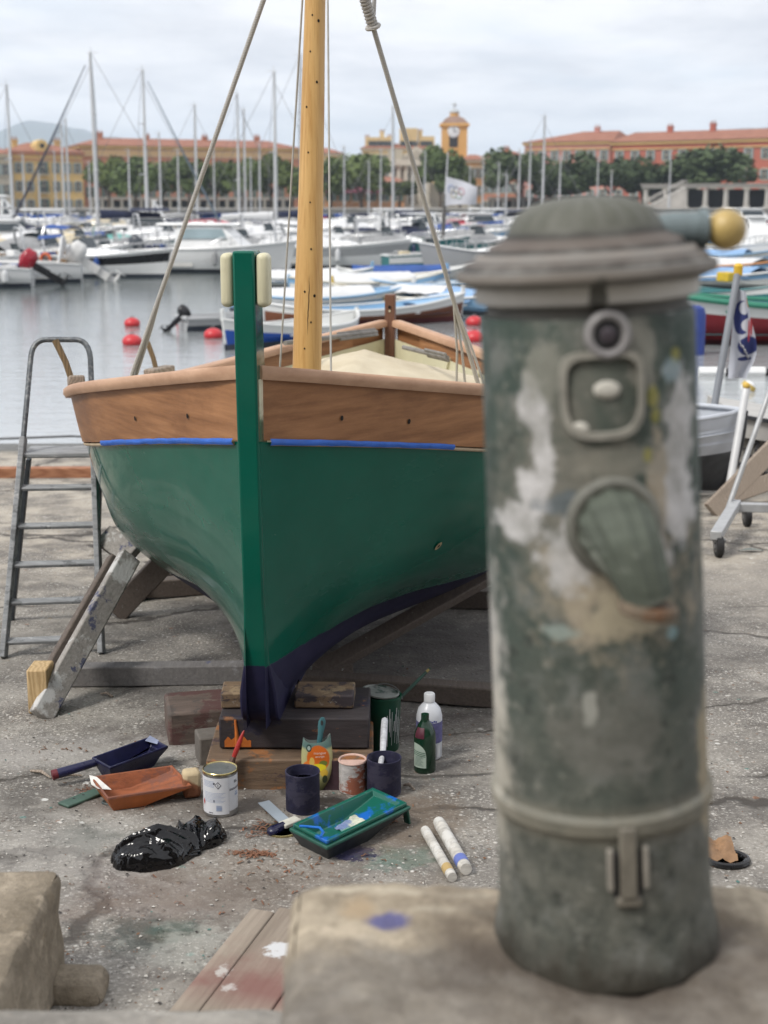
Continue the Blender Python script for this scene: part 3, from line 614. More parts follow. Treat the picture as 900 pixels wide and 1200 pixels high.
def wood(name, a, b, sc=(6, .7, 6), rough=.6, dark=0, stain=(.1, .05, .025), rings=3.0, gapless=True):
    if name in _mc: return _mc[name]
    t = NT(name); v = t.map(sc); d = t.n('ShaderNodeVectorMath', {0: v, 1: t.n('ShaderNodeVectorMath', {0: t.noise(1.2, 3, .5, v, out=1), 'Scale': .8}, operation='SCALE').outputs[0]}, operation='ADD').outputs[0]
    g = t.n('ShaderNodeTexWave', {'Vector': d, 'Scale': rings, 'Distortion': 3.5, 'Detail': 4, 'Detail Scale': 1.6}, bands_direction='X').outputs['Color']
    fi = t.noise(9, 6, .7, t.map((sc[0]*3, sc[1]*1.0, sc[2]*3)))
    f = t.math('ADD', t.math('MULTIPLY', g, .35), t.math('MULTIPLY', fi, .75)) if rings else t.math('ADD', t.math('MULTIPLY', t.noise(1.0, 6, .6, v), .75), t.math('MULTIPLY', fi, .28))
    c = t.mix(t.ramp(f, [(.3, 0), (.75, 1)]), a, b)
    if dark: c = t.mix(t.ramp(t.noise(2.6, 6, .65, t.map((1, .6, 1.5))), [(.5, 0), (.72, dark)]), c, stain)
    _mc[name] = t.done(c, t.ramp(fi, [(.3, rough-.1), (.7, rough+.12)]), t.bump(f, .25, .004), spec=.35)
    return _mc[name]
M_strake = wood('bare_mahogany', (.175, .074, .030), (.47, .235, .108), (5, .5, 34), .5, .7, (.12, .050, .024), 0)
M_rail = wood('sanded_rail', (.38, .22, .135), (.58, .37, .245), (12, .8, 20), .5, .4, (.22, .10, .05), 0)
M_creamp = plain('cream_paint', rgb(205, 200, 170), .5, .08, 5, .05, dirt=.25, dirtc=(.35, .30, .20))
M_tape = plain('blue_masking_tape', (.025, .13, .55), .55, .16, 18, .25)
M_batten = plain('tan_batten', (.42, .33, .22), .7, .2, 9, .2)
M_blackhole = plain('dark_hole', (.012, .009, .007), .9)
# --- hull shell
NS, NV = 96, 40
m = MB()
for sd_ in (1, -1): m.grid(lambda u, v, q=sd_: H(4.85*u, .98+v*5.02, q), NS, NV, 0, sd_ < 0)
m.build('hull', M_green, boat, 180)
m = MB()                                                    # cream inside of the hull
for sd_ in (1, -1): m.grid(lambda u, v, q=sd_: H(.32+4.5*u, .48+v*4.2, q, -.02-.010*(u < .9)), NS, 16, 0, sd_ > 0)
m.build('inner_planking', M_creamp, boat, 180)
def holes_on(m, lst, side, off, r=.008):
    for px, py, r_ in lst:
        s, v = hull_at(px, py, side); p = H(s, v, side, off); t1 = (H(s+.02, v, side, off)-p).normalized(); t2 = (H(s, v+.1, side, off)-p).normalized(); nn = t1.cross(t2).normalized()
        if nn.x*side < 0: nn = -nn
        m.add([p+nn*.0015+(t1*cos(k*pi/5)*r_+t2*sin(k*pi/5)*r_*1.3) for k in range(10)], [tuple(range(10))], 1)
for sd_, hl in ((1, [(391, 489, .0065), (473, 497, .007)]), (-1, [(165, 493, .0065), (225, 488, .0065)])):
    m = MB(); N2 = 80
    m.grid(lambda u, v, q=sd_: H(.012+4.83*u, .06+v*.90, q, .014*min(1, u*24)-.002), N2, 8, 0, sd_ < 0)
    m.grid(lambda u, v, q=sd_: H(.30+4.25*u, .06+v*.90, q, -.012), N2, 8, 0, sd_ > 0)
    m.grid(lambda u, v, q=sd_: H(.012+4.83*u, .96, q, (.014-v*.02)*min(1, u*24)-.002), N2, 1, 0)
    holes_on(m, hl, sd_, .0145); m.build('strake', [M_strake, M_blackhole], boat, 40)
    m = MB()                                                # thin rubbing batten under the strake
    m.tube([H(.03+4.77*k/70, 1.0, sd_, .004) for k in range(71)], .0065, 8); m.build('rubbing_batten', M_batten, boat)
    m = MB()                                                # masking tape stuck over the batten
    e0 = hull_at(523, 532, 1)[0] if sd_ > 0 else hull_at(124, 529, -1)[0]
    def tp(u, v, q=sd_, e=e0):
        s = .015+(e-.015)*u; return H(s, .935+.085*v+.010*fbm(s*9, q*3)+.006*fbm(s*31, q*3+9*(v > .5)), q, .0145+.004*sin(pi*v)+.002*fbm(s*22, v*2, q))
    m.grid(tp, 60, 6, 0, sd_ < 0); m.build('masking_tape', M_tape, boat, 180)
    # rail cap
    m = MB(); ring = [(-.045, -.020), (.030, -.024), (.040, -.010), (.038, .009), (.026, .018), (-.035, .020), (-.045, .012)]
    def rl(u, v, q=sd_):
        s = .0+4.83*u; a, b = ring[int(round(v*7)) % 7]; p = H(s, 0, q); k = min(1, s/.16+.25)
        ww = max(p.x*q+a*k, .0); return Vector((q*ww, s, p.z+b+.004))
    m.grid(rl, 110, 7, 0, sd_ < 0); m.add([rl(0, j/7) for j in range(7)], [tuple(range(7))]); m.build('rail', M_rail, boat, 50)
for a_, sd_ in (((510, 637, .014), 1), ((168, 632, .014), -1)):
    m = MB(); holes_on(m, [a_], sd_, .004); holes_on(m, [(a_[0], a_[1], .006)], sd_, .0055); m.m[-1] = 0
    m.build('drain_fitting', [M_blackhole, plain('brass_dull', (.36, .30, .17), .5)], boat)
# --- stem with its horn, keel and sternpost
def post(prof, hw0, name, mats, bevel=.004):
    m = MB(); n = len(prof); vs = []
    for z, f, b in prof:
        hw = hw0*(1+.85*max(0, min(1, (.5-z)/.15))); vs += [(-hw, f, z), (hw, f, z), (hw, b, z), (-hw, b, z)]
    fs = [(0, 1, 2, 3), tuple(4*(n-1)+k for k in (3, 2, 1, 0))]
    for i in range(n-1): fs += [(4*i+k, 4*i+(k+1) % 4, 4*i+4+(k+1) % 4, 4*i+4+k) for k in range(4)]
    m.add(vs, fs); return m.build(name, mats, boat, 30, bevel)
stem = post([(.243, .115, .75), (.250, .080, .72), (.270, .055, .66), (.305, .040, .55), (.36, .030, .40), (.46, .018, .22), (.66, -.012, .16), (.95, -.035, .12), (1.25, -.05, .105), (1.50, -.058, .075), (1.715, -.06, .05), (1.722, -.055, .045)], .032, 'stem', M_green, .009)
m = MB()
for sd_ in (1, -1):
    m.X = Matrix.Translation((sd_*.052, -.018, 1.638)); m.box((0, 0, 0), (.038, .075, .155), 0)
m.X = Matrix.Identity(4); m.build('stem_cheek', M_creamp, boat, 60, .017, 4)
m = MB()
def kl(u, v):
    s = .5+4.3*u; zb_ = .245-.05*(s-.1); zt_ = H(s, 5.6, 1).z+.01; a = [(-.062, zt_), (-.058, zb_), (.058, zb_), (.062, zt_)][int(round(v*3))]; return (a[0], s, a[1])
m.grid(kl, 40, 3); m.build('keel', M_green, boat, 30)
M_post = wood('sternpost_timber', (.12, .055, .035), (.22, .11, .07), (8, 8, 1), .6)
q = bl(P(458, 345, 9.0)); m = MB(); m.box((0, 4.86, (.05+q.z)/2), (.062, .11, q.z-.05), 0); m.lathe([(.010, 0), (.010, .002)], 10, 1, Matrix.Translation((0, 4.802, q.z-.075)) @ Matrix.Rotation(pi/2, 4, 'X')); m.lathe([(.007, 0), (.007, .002)], 10, 2, Matrix.Translation((0, 4.802, q.z-.10)) @ Matrix.Rotation(pi/2, 4, 'X'))
m.build('sternpost', [M_post, M_blackhole, M_creamp], boat, 30, .006)
# --- ribs, breasthook
for k in range(9):
    s = 1.1+.36*k+.2
    for sd_ in (1, -1):
        m = MB(); m.tube([H(s, .4+v*.5, sd_, -.040) for v in range(0, 7)], .017, 6); m.build('rib', M_creamp, boat)
# --- thole blocks with pins
M_oldwood = wood('weathered_timber', (.21, .17, .135), (.36, .30, .245), (9, 1.2, 9), .8, .5, (.10, .08, .065))
M_pin = wood('thole_pin_wood', (.14, .10, .055), (.25, .17, .09), (9, 9, 1), .6)
def thole(px, py, Y, L, hgt, lean, ph):
    p = bl(P(px, py, Y)); s = p.y; q0 = H(s-L/2, 0, -1); q1 = H(s+L/2, 0, -1)
    m = MB(); m.beam(q0+Vector((.012, 0, .024+hgt/2)), q1+Vector((.012, 0, .024+hgt/2)), .062, hgt); b = m.build('thole_block', M_oldwood, boat, 30, .008)
    c = (q0+q1)/2+Vector((-.0, 0, .02+hgt)); m = MB(); m.tube([c-Vector((0, 0, .03)), c+Vector((lean*.4, 0, ph*.4)), c+Vector((lean, 0, ph))], [.0125, .0125, .0135], 10); m.build('thole_pin', M_pin, b)
thole(91, 459, 5.55, .16, .04, -.065, .145); thole(219, 435, 7.05, .23, .045, -.045, .13)
m = MB(); p = bl(P(134, 452, 5.9)); q = H(p.y, 0, -1); m.lathe([(.02, 0), (.02, .03), (.012, .045), (.004, .05)], 10, 0, Matrix.Translation(q+Vector((.02, 0, .02)))); m.build('peg', M_oldwood, boat)
# --- mast
def mast_mat():
    t = NT('pine_mast'); xyz = t.xyz(); v = t.map((14, 14, .55)); f = t.noise(1.0, 6, .6, v); g = t.noise(3.2, 5, .6, t.map((26, 26, .8)))
    c = t.mix(t.ramp(f, [(.3, 0), (.7, 1)]), (.52, .295, .095), (.70, .45, .185)); c = t.mix(t.ramp(g, [(.48, 0), (.75, .65)]), c, (.40, .185, .045))
    vo = t.n('ShaderNodeTexVoronoi', {'Vector': t.map((9, 9, 4.6), loc=(.3, .4, .2)), 'Scale': 1.0}, feature='F1'); cc = t.xyz(vo.outputs['Color'])
    sel = t.ramp(cc[0], [(.5, 0), (.52, 1)])
    kn = t.math('MULTIPLY', t.ramp(vo.outputs['Distance'], [(.055, 1), (.085, 0)]), sel); ko = t.math('MULTIPLY', t.ramp(vo.outputs['Distance'], [(.09, .7), (.34, 0)]), sel)
    c = t.mix(ko, c, (.42, .17, .035)); c = t.mix(kn, c, (.07, .022, .008))
    return t.done(c, .42, t.bump(g, .12, .003), spec=.4)
mb0 = bl(P(359.5, 437, 5.33)); mt0 = bl(P(374, -205, 5.42)); mb1 = mb0 + (mb0-mt0)*.36
def ml(f): return mb0 + (mt0-mb0)*f
m = MB(); fr = [-.36, 0, .15, .3, .5, .68, .85, 1.0, 1.02]; rr_ = [.056, .0545, .053, .0475, .043, .038, .034, .030, .018]
pts = []; rs = []
for i in range(45):
    f = -.36+1.38*i/44; pts.append(ml(f)); rs.append(herm(fr, rr_, f)*(1+.012*fbm(f*9, 2)))
m.tube(pts, rs, 28, 0)
# the long drying check near the foot
def ck(u, v):
    f = .075+.115*u; c = ml(f); r = herm(fr, rr_, f)+.0008; a = -pi/2+.12+.10*fbm(u*6, 3)*.6+.06*u; wd_ = .035*sin(pi*u)+.004
    a += (v-.5)*wd_*1.3; return c+Vector((cos(a)*r, sin(a)*r, 0))
m.grid(ck, 24, 1, 1)
for f, a0_, r0_ in ((.545, .30, .0042), (.417, -.30, .0030), (.325, -.05, .0028), (.238, .10, .0034), (.158, -.28, .0036), (.150, .42, .0050), (.10, .2, .0032), (.60, -.35, .003), (.655, .35, .0045), (.665, -.25, .0030), (.50, -.55, .0035), (.05, -.2, .003)):
    c = ml(f); r = herm(fr, rr_, f)*1.012+.0006; m.add([c+Vector((cos(-pi/2+.15+a0_+r0_*1.0/r*cos(k*pi/6))*r, sin(-pi/2+.15+a0_+r0_/r*cos(k*pi/6))*r, r0_*1.25*sin(k*pi/6))) for k in range(12)], [tuple(range(12))], 1)
mast = m.build('mast', [mast_mat(), M_blackhole], boat, 60)
m = MB(); c = ml(.985); m.tube([c+Vector((.07*cos(a*pi/12), .07*sin(a*pi/12), 0)) for a in range(24)], .012, 6, closed=True); m.build('mast_band', M_post, boat)
# --- standing and running rigging
M_rope = NT('old_rope'); _f = M_rope.n('ShaderNodeTexWave', {'Vector': M_rope.co, 'Scale': 55, 'Distortion': 1}, bands_direction='Z').outputs['Color']
M_rope = M_rope.done(M_rope.mix(.35, (.60, .585, .55), _f, 'MULTIPLY'), .85, M_rope.bump(_f, .5, .003))
M_line = plain('thin_line', (.46, .45, .42), .8, .15, 30)
def shroud(name, pA, YA, px, py, r, ext=1.0):
    a = bl(P(pA[0], pA[1], YA)); top = ml(.97); f = (pA[1]-py)/(pA[1]+205)
    m = MB(); m.tube([a.lerp(top, k/30) for k in range(31)], r, 10); return m.build(name, M_rope, boat), a, top
sh1, a1, t1 = shroud('shroud', (151, 450), 5.95, 300, 0, .0100)
m = MB(); m.tube([a1+Vector((.018, .01, 0)), a1.lerp(t1, .12)+Vector((.012, 0, 0)), a1.lerp(t1, .2)], .007, 8); m.build('lashing', M_rope, sh1)
sh2, a2, t2 = shroud('shroud', (561, 452), 6.3, 432, 20, .0100)
m = MB()
for dx_, y_ in ((-.05, 0), (-.03, .03), (.02, -.02)): m.tube([a2.lerp(t2, .19), a2.lerp(t2, .08)+Vector((dx_, y_, 0)), a2+Vector((dx_*2.0, y_*2, -.03))], .006, 6)
m.build('lashing', M_rope, sh2)
m = MB(); c0 = a2.lerp(t2, .712); c1 = a2.lerp(t2, .785); dr = (c1-c0); ax = dr.normalized(); x = ax.orthogonal().normalized(); y = ax.cross(x); n_ = 150
m.tube([c0+dr*(k/n_)+(x*cos(k*2*pi/12)+y*sin(k*2*pi/12))*(.0165) for k in range(n_+1)], .0068, 7)
m.tube([c0+dr*.2+x*.02, c0+dr*.5+x*.055+y*.01, c0+dr*.85+x*.05, c0+dr*1.0+x*.02], .008, 8); m.tube([c0-ax*.004+(x*cos(k*.5)+y*sin(k*.5))*.024 for k in range(13)], .008, 8); m.build('whipping', M_rope, sh2)
for (p0, Y0), (f1, off) in ((((328, 432), 5.75), (.9, -.03)), (((388, 446), 5.15), (.93, .03))):
    a = bl(P(p0[0], p0[1], Y0)); m = MB(); t_ = ml(f1)+Vector((off, 0, 0)); m.tube([a.lerp(t_, k/20) for k in range(21)], .0042, 6); m.build('halyard', M_line, boat)
# --- cream cover over the midship
def canvas_mat():
    t = NT('cream_canvas'); f = t.noise(4, 6, .6); c = t.mix(t.ramp(f, [(.3, 0), (.7, 1)]), (.47, .40, .28), (.60, .535, .40))
    return t.done(c, .85, t.bump(t.math('ADD', t.noise(5, 4), t.math('MULTIPLY', t.noise(160, 2), .06)), .3, .03))
def cov(u, v):
    s = 1.75+1.95*u; q = (v-.5)*2; wd_ = H(s, 0, 1).x-.05; rz_ = herm([0, .25, .5, .8, 1], [.99, 1.045, 1.085, 1.105, 1.03], u); ez = H(s, 0, 1).z-.06-.05*(1-u)
    k = abs(q); z = rz_+(ez-rz_)*(k**.9)-.035*sin(pi*k)*sin(pi*min(1, u*1.5))+.012*fbm(s*3, q*3)+.006*fbm(s*9, q*7)
    if u > .8: wd_ *= 1-.35*(u-.8)/.2
    return (q*wd_, s, z)
m = MB(); m.grid(cov, 50, 40); m.build('cover', canvas_mat(), boat, 70)
# ---- grey oars lying inside along both sides (loose things)
M_oar = plain('grey_oar', (.19, .18, .165), .75, .3, 12, .2)
for lab, a, b in (('grey weathered oar lying inside the boat just right of the mast', (334, 402, 6.9), (441, 389, 8.1)), ('grey weathered oar lying inside the boat toward the stern, right of the sternpost', (473, 407, 7.7), (524, 419, 6.9))):
    p0, p1 = P(*a), P(*b); o = thing('oar', lab, 'oar', p0, group='oars inside the green boat')
    d = p1-p0; m = MB(); m.tube([Vector((0, 0, 0)), d*.5, d], [.012, .013, .012], 8); m.build('loom', M_oar, o)
    m = MB(); m.beam(d*.55, d*1.0, .05, .014, (1, 0, .5)); m.build('blade', M_oar, o, 30, .005)
# ================================================================== CRADLE AND BLOCKS
def paintwood(name, a, b, pa, seed, sc=(7, 1, 7), pk=.62, pc=(.03, .03, .09)):
    t = NT(name); fi = t.noise(6, 7, .7, t.map((sc[0]*2, sc[1]*2, sc[2]*2), loc=(seed, 0, 0))); c = t.mix(t.ramp(fi, [(.3, 0), (.7, 1)]), a, b)
    c = t.mix(t.ramp(t.noise(5, 6, .7, t.map(loc=(seed, 2, 1))), [(pk, 0), (pk+.06, .9)]), c, pa)
    c = t.mix(t.ramp(t.noise(7, 6, .7, t.map(loc=(1, seed, 4))), [(pk+.04, 0), (pk+.08, .85)]), c, pc)
    c = t.mix(t.ramp(t.noise(38, 4, .7, t.map(loc=(seed, 9, 4))), [(.68, 0), (.72, .8)]), c, (.55, .55, .54))
    return t.done(c, .8, t.bump(fi, .5, .006))
M_beam = paintwood('grey_painted_beam', (.13, .125, .125), (.21, .20, .195), (.30, .30, .31), 3, pk=.60, pc=(.03, .06, .19))
M_brace = paintwood('spattered_brace', (.20, .185, .17), (.36, .34, .315), (.56, .56, .55), 8, pk=.53, pc=(.04, .05, .12))
M_brown = paintwood('dark_brown_brace', (.085, .068, .058), (.15, .12, .10), (.19, .17, .155), 5, pk=.66, pc=(.02, .018, .02))
M_chock = wood('raw_chock', (.40, .27, .13), (.58, .42, .23), (6, 6, 2), .7, .3, (.3, .2, .1))
cr = thing('boat_cradle', 'rough timber cradle of a ground beam with leaning braces under the green hull', 'cradle', G(300, 815))
CO = cr.location.copy()
def cb2(name, a, b, wd_, th, mt, up=(0, 0, 1), bev=.006):
    m = MB(); m.beam(Vector(a)-CO, Vector(b)-CO, wd_, th, up); return m.build(name, mt, cr, 30, bev)
za = Vector((0, 0, .052))
cb2('cross_beam', G(84, 803)+za*.85, G(318, 800)+za*.85, .075, .082, M_beam); cb2('cross_beam', G(330, 808)+za*.8, G(640, 832)+za*.8, .08, .075, M_brown)
bt = P(152, 652, 5.50); bb = G(44, 846)+Vector((.0, .02, .0)); dv = (bt-bb)
cb2('brace', bb+dv.normalized()*.015, bt, .088, .045, M_brace, (.55, -.75, .3)); cb2('brace', bb+dv*.12+Vector((-.035, .09, .02)), bt-dv*.1+Vector((-.03, .09, .02)), .085, .045, M_brown, (.55, -.75, .3))
cb2('chock', G(39, 846)+Vector((0, .08, .085)), G(39, 846)+Vector((0, .20, .085)), .075, .17, M_chock)
cb2('brace', G(134, 724)+Vector((0, 0, .02)), P(196, 655, 6.55), .11, .06, M_brown, (.3, -.9, .2)); cb2('brace', P(122, 628, 6.05), P(156, 652, 5.95), .10, .05, M_brace, (.3, -.9, .3))
cb2('cross_beam', G(152, 702)+za, G(330, 690)+za, .09, .09, M_brown); cb2('brace', G(152, 706)+Vector((0, 0, .06)), P(205, 672, 7.1), .09, .05, M_brown)
cb2('brace', G(372, 806)+Vector((0, .02, .06)), P(612, 652, 6.1), .075, .045, M_brown, (-.4, -.7, .5)); cb2('brace', G(402, 806)+Vector((0, .06, .05)), P(372, 768, 5.6), .09, .05, M_brown)
cb2('cross_beam', G(520, 712)+za, G(760, 716)+za, .09, .09, M_brown)
def block_mat(name, base, seed, spots):
    t = NT(name); fi = t.noise(8, 7, .7, t.map((1.0, 6, 6), loc=(seed, 0, 0))); c = t.mix(t.ramp(fi, [(.3, 0), (.7, 1)]), sc3(base, .65), sc3(base, 1.35))
    for lo, col_, k in spots: c = t.mix(t.ramp(t.noise(7.5, 8, .72, t.map((1, 1, 1.6), loc=(seed*3+lo*20, lo*7, seed))), [(lo, 0), (lo+.05, k)]), c, col_)
    return t.done(c, .75, t.bump(fi, .5, .006))
M_b1 = block_mat('paint_stained_block', (.135, .088, .055), 2, ((.53, (.30, .115, .032), .75), (.585, (.050, .030, .036), .85), (.63, (.36, .32, .27), .7), (.66, (.03, .03, .07), .8)))
M_b2 = block_mat('black_painted_block', (.030, .024, .026), 5, ((.55, (.012, .011, .03), .9), (.61, (.25, .10, .03), .75), (.65, (.38, .36, .33), .7)))
M_b3 = block_mat('brown_wedge', (.17, .115, .070), 7, ((.49, (.030, .025, .035), .9), (.56, (.30, .22, .13), .8), (.62, (.42, .40, .36), .7)))
M_b4 = block_mat('red_stained_beam', (.115, .085, .07), 9, ((.51, (.085, .034, .032), .8), (.54, (.075, .062, .055), .85), (.62, (.3, .28, .26), .6)))
def blk(name, label, pxa, pxb, Y, z0, z1, dep, mt, rot=0, bev=.006, grp='timber blocks stacked under the keel', dents=()):
    xa = P(pxa, 860, Y).x; xb = P(pxb, 860, Y).x
    o = thing(name, label, 'timber block', ((xa+xb)/2, Y+dep/2, z0), (0, 0, rot), grp)
    m = MB(); nx, ny, nz_ = 14, 6, 5
    m.box((0, 0, (z1-z0)/2), (xb-xa, dep, z1-z0)); b = m.build('baulk', mt, o, 30, bev, 2)
    return o
tg = slip(4.3)
o = blk('wooden_block', 'wide paint-stained orange brown timber at the bottom of the keel stack', 240, 437, 4.17, tg-.01, .142, .34, M_b1, .01)
m = MB(); m.box((.16, -.1705, .062), (.11, .004, .10)); m.build('dark_smear', plain('wine_smear', (.055, .028, .036), .6, .3, 20), o, 0)
o = blk('wooden_block', 'black painted timber in the middle of the keel stack with orange drips', 257, 433, 4.25, .146, .250, .30, M_b2, -.008)
m = MB(); xl = -.235; Mo = plain('orange_paint', (.45, .13, .025), .45, .25, 25)
m.tube([(.028+xl+.02, -.151, .098), (.028+xl+.023, -.152, .06), (.028+xl+.026, -.151, .012)], [.004, .006, .010], 6); m.grid(lambda u, v: (xl+.012+.085*u, -.1515, .006+v*(.036+.016*fbm(u*5, 1))*(.6+.4*sin(pi*u))), 16, 2)
m.build('orange_drip', Mo, o, 60)
blk('keel_wedge', 'small brown wedge of timber left of the keel, topmost of the stack', 259, 292, 4.33, .252, .306, .12, M_b3, .03)
blk('keel_wedge', 'brown dark-edged plank end right of the keel, topmost of the stack', 346, 415, 4.33, .252, .298, .14, M_b3, -.03)
blk('wooden_beam_end', 'dull red and grey baulk lying on the concrete left of the keel stack', 190, 262, 4.62, slip(4.7)-.01, slip(4.7)+.122, .22, M_b4, .22, .012)
blk('concrete_pad', 'thin grey concrete slab sloping behind the left of the keel stack', 228, 262, 4.40, slip(4.5), slip(4.5)+.10, .10, plain('pad_concrete', (.14, .125, .11), .9, .25, 12, .3), .3)
# ================================================================== FOUNTAIN POST AND STONES IN FRONT
def fount_mat():
    t = NT('fountain_paint'); xyz = t.xyz(); z = xyz[2]
    f = t.noise(9, 7, .65); g = t.noise(26, 6, .7)
    c = t.mix(t.ramp(f, [(.3, 0), (.7, 1)]), (.024, .043, .034), (.060, .084, .070))
    low = t.ramp(t.math('ADD', z, t.math('MULTIPLY', t.math('SUBTRACT', f, .5), .5)), [(.18, 1), (.52, 0)])
    c = t.mix(t.math('MULTIPLY', low, .8), c, t.mix(t.ramp(g, [(.35, 0), (.65, 1)]), (.072, .076, .066), (.175, .170, .145)))
    c = t.mix(t.ramp(t.noise(14, 7, .7, t.map(loc=(4, 2, 0))), [(.52, 0), (.66, .65)]), c, (.20, .205, .19))
    c = t.mix(t.ramp(t.noise(24, 6, .7, t.map(loc=(1, 8, 3))), [(.56, 0), (.66, .7)]), c, (.026, .031, .027)); c = t.mix(t.ramp(t.noise(60, 5, .7, t.map(loc=(3, 8, 3))), [(.58, 0), (.66, .6)]), c, (.22, .22, .19))
    W_ = t.mix(t.ramp(g, [(.35, 0), (.62, 1)]), (.36, .355, .34), (.62, .61, .61)); TAN = (.36, .31, .235)
    def B(x, zc_, rx, rz, col_, k=.92, amp=.34, ns=26, soft=.22):
        nonlocal c
        x -= .008; zc_ += .010; amp *= 1.9; ns *= 1.5; soft *= .9
        c = t.mix(t.math('MULTIPLY', t.blob(x, zc_, rx, rz, ('x', 'z'), amp, ns, soft), k), c, col_)
    B(-.045, .56, .05, .10, (.20, .19, .16), .75, .5, 18, .6); B(.02, .47, .07, .06, TAN, .8, .5, 22, .6); B(-.025, .45, .018, .05, TAN, .85); B(.025, .435, .045, .03, (.42, .37, .27), .9)
    B(-.070, .665, .013, .030, W_); B(-.060, .610, .010, .055, W_, .9); B(-.072, .562, .017, .030, W_); B(-.088, .535, .020, .022, W_)
    B(.098, .635, .020, .055, W_); B(.085, .575, .022, .045, W_); B(.092, .535, .026, .03, W_); B(.065, .545, .012, .09, TAN, .9); B(.095, .765, .022, .012, W_, .8)
    B(-.035, .505, .030, .040, W_, .8); B(.058, .500, .020, .050, W_, .75); B(.050, .715, .018, .035, (.30, .29, .25), .7); B(-.055, .70, .02, .03, (.26, .26, .22), .7); B(.02, .60, .05, .02, (.28, .265, .22), .6); B(0, .30, .06, .05, (.17, .165, .145), .5)
    B(-.02, .555, .05, .014, (.10, .13, .15), .7); B(.0, .69, .055, .07, (.16, .155, .13), .45, .5, 30, .7)
    for x, zz_ in ((.062, .665), (.065, .645), (.055, .605), (.092, .705)): B(x, zz_, .006, .009, (.30, .28, .06), .7)
    B(.088, .69, .010, .015, (.25, .33, .36), .7); B(.08, .405, .008, .008, (.22, .34, .36), .8); B(-.05, .415, .02, .008, (.30, .36, .33), .7); B(-.02, .33, .008, .02, (.42, .42, .38), .6)
    B(-.125, .36, .012, .10, (.55, .53, .50), .7, .5, 16, .5); B(-.125, .24, .014, .10, (.50, .47, .40), .7, .5, 16, .5); B(.128, .24, .014, .08, (.36, .30, .2), .8)
    ringm = t.ramp(t.math('ABSOLUTE', t.math('SUBTRACT', z, .196)), [(.008, .8), (.028, 0)])
    c = t.mix(t.math('MULTIPLY', ringm, t.ramp(g, [(.3, .5), (.6, 1)])), c, (.20, .185, .145))
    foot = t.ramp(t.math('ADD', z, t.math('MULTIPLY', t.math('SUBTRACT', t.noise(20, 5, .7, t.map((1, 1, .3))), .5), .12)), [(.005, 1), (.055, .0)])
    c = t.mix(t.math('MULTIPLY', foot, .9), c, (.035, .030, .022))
    return t.done(c, t.ramp(g, [(.3, .45), (.7, .75)]), t.bump(t.math('ADD', g, t.math('MULTIPLY', f, .8)), .5, .006), spec=.4)
M_fount = fount_mat()
def cap_mat():
    t = NT('cap_iron'); xyz = t.xyz(); f = t.noise(12, 7, .7); c = t.mix(t.ramp(f, [(.3, 0), (.7, 1)]), (.09, .089, .082), (.21, .203, .188))
    an = t.math('SINE', t.math('MULTIPLY', t.math('ARCTAN2', xyz[1], xyz[0]), 20)); dm = t.ramp(t.math('SUBTRACT', xyz[2], .8), [(.052, 0), (.056, 1)]); c = t.mix(t.math('MULTIPLY', dm, t.ramp(an, [(.0, .6), (.45, 0)])), c, (.05, .05, .042))
    for z_, w_, col_, k in ((.870, .028, (.10, .105, .08), .5), (.8455, .004, (.02, .018, .015), .75), (.838, .006, (.115, .09, .076), .6), (.831, .003, (.022, .018, .015), .8), (.8265, .003, (.30, .27, .24), .7), (.8195, .004, (.10, .082, .070), .65), (.8145, .002, (.02, .018, .015), .8), (.800, .004, (.03, .026, .02), .8), (.775, .006, (.03, .03, .025), .8), (.785, .010, (.56, .54, .50), .85), (.806, .006, (.24, .21, .18), .5)):  # tone bands; the near-black ones paint shade into the cap's crevices
        m_ = t.ramp(t.math('ADD', t.math('ABSOLUTE', t.math('SUBTRACT', xyz[2], z_)), t.math('MULTIPLY', t.math('SUBTRACT', f, .5), .012)), [(w_*.6, 1), (w_*1.3, 0)])
        c = t.mix(t.math('MULTIPLY', m_, min(1, k*1.25)), c, col_)
    c = t.mix(t.math('MULTIPLY', t.blob(-.005, .785, .010, .02), .9), c, (.06, .06, .05))
    return t.done(c, .62, t.bump(f, .5, .005), spec=.4)
FB = Vector((.2725, 1.582, .975))
fo = thing('water_fountain', 'weathered dark green cast-iron street fountain post with domed cap on a stone', 'fountain', FB, (0, radians(-3.5), 0)); fo.scale = (.955, .955, 1)
m = MB()
m.lathe([(.1435, 0), (.143, .012), (.139, .030), (.1345, .05), (.133, .10), (.1325, .176), (.1335, .184), (.1375, .189), (.138, .203), (.135, .207), (.1315, .210), (.130, .30), (.128, .5), (.1255, .65), (.1245, .755), (.122, .762)], 72)
m.build('body', M_fount, fo)
m = MB()
m.lathe([(.116, .755), (.117, .774), (.129, .777), (.130, .793), (.140, .797), (.1495, .801), (.151, .806), (.149, .812), (.142, .814), (.139, .820), (.128, .8235), (.125, .829), (.113, .832), (.110, .838), (.098, .842), (.092, .846), (.089, .851), (.085, .860), (.076, .870), (.062, .878), (.043, .8835), (.022, .886), (.0001, .887)], 96, mod=lambda i, a: 1+(.030*cos(20*a) if 17 < i < 22 else 0))
m.build('cap', cap_mat(), fo, 50)
TXf = Matrix.Rotation(pi/2, 4, 'X')
def front(x, z, d=0, R=.127): return Matrix.Translation((x, -sqrt(max(0, R*R-x*x))-d, z)) @ Matrix.Rotation(atan2(x, R)*1.0, 4, 'Z') @ TXf
m = MB(); X = front(.004, .745, -.004)
m.lathe([(.0255, 0), (.0255, .008), (.021, .011), (.0165, .009), (.0155, .003)], 28, 0, X); m.lathe([(.0155, .004), (.0105, .006)], 24, 1, X); m.lathe([(.0085, .003), (.0085, .0085), (.006, .010), (.0001, .0105)], 20, 2, X)
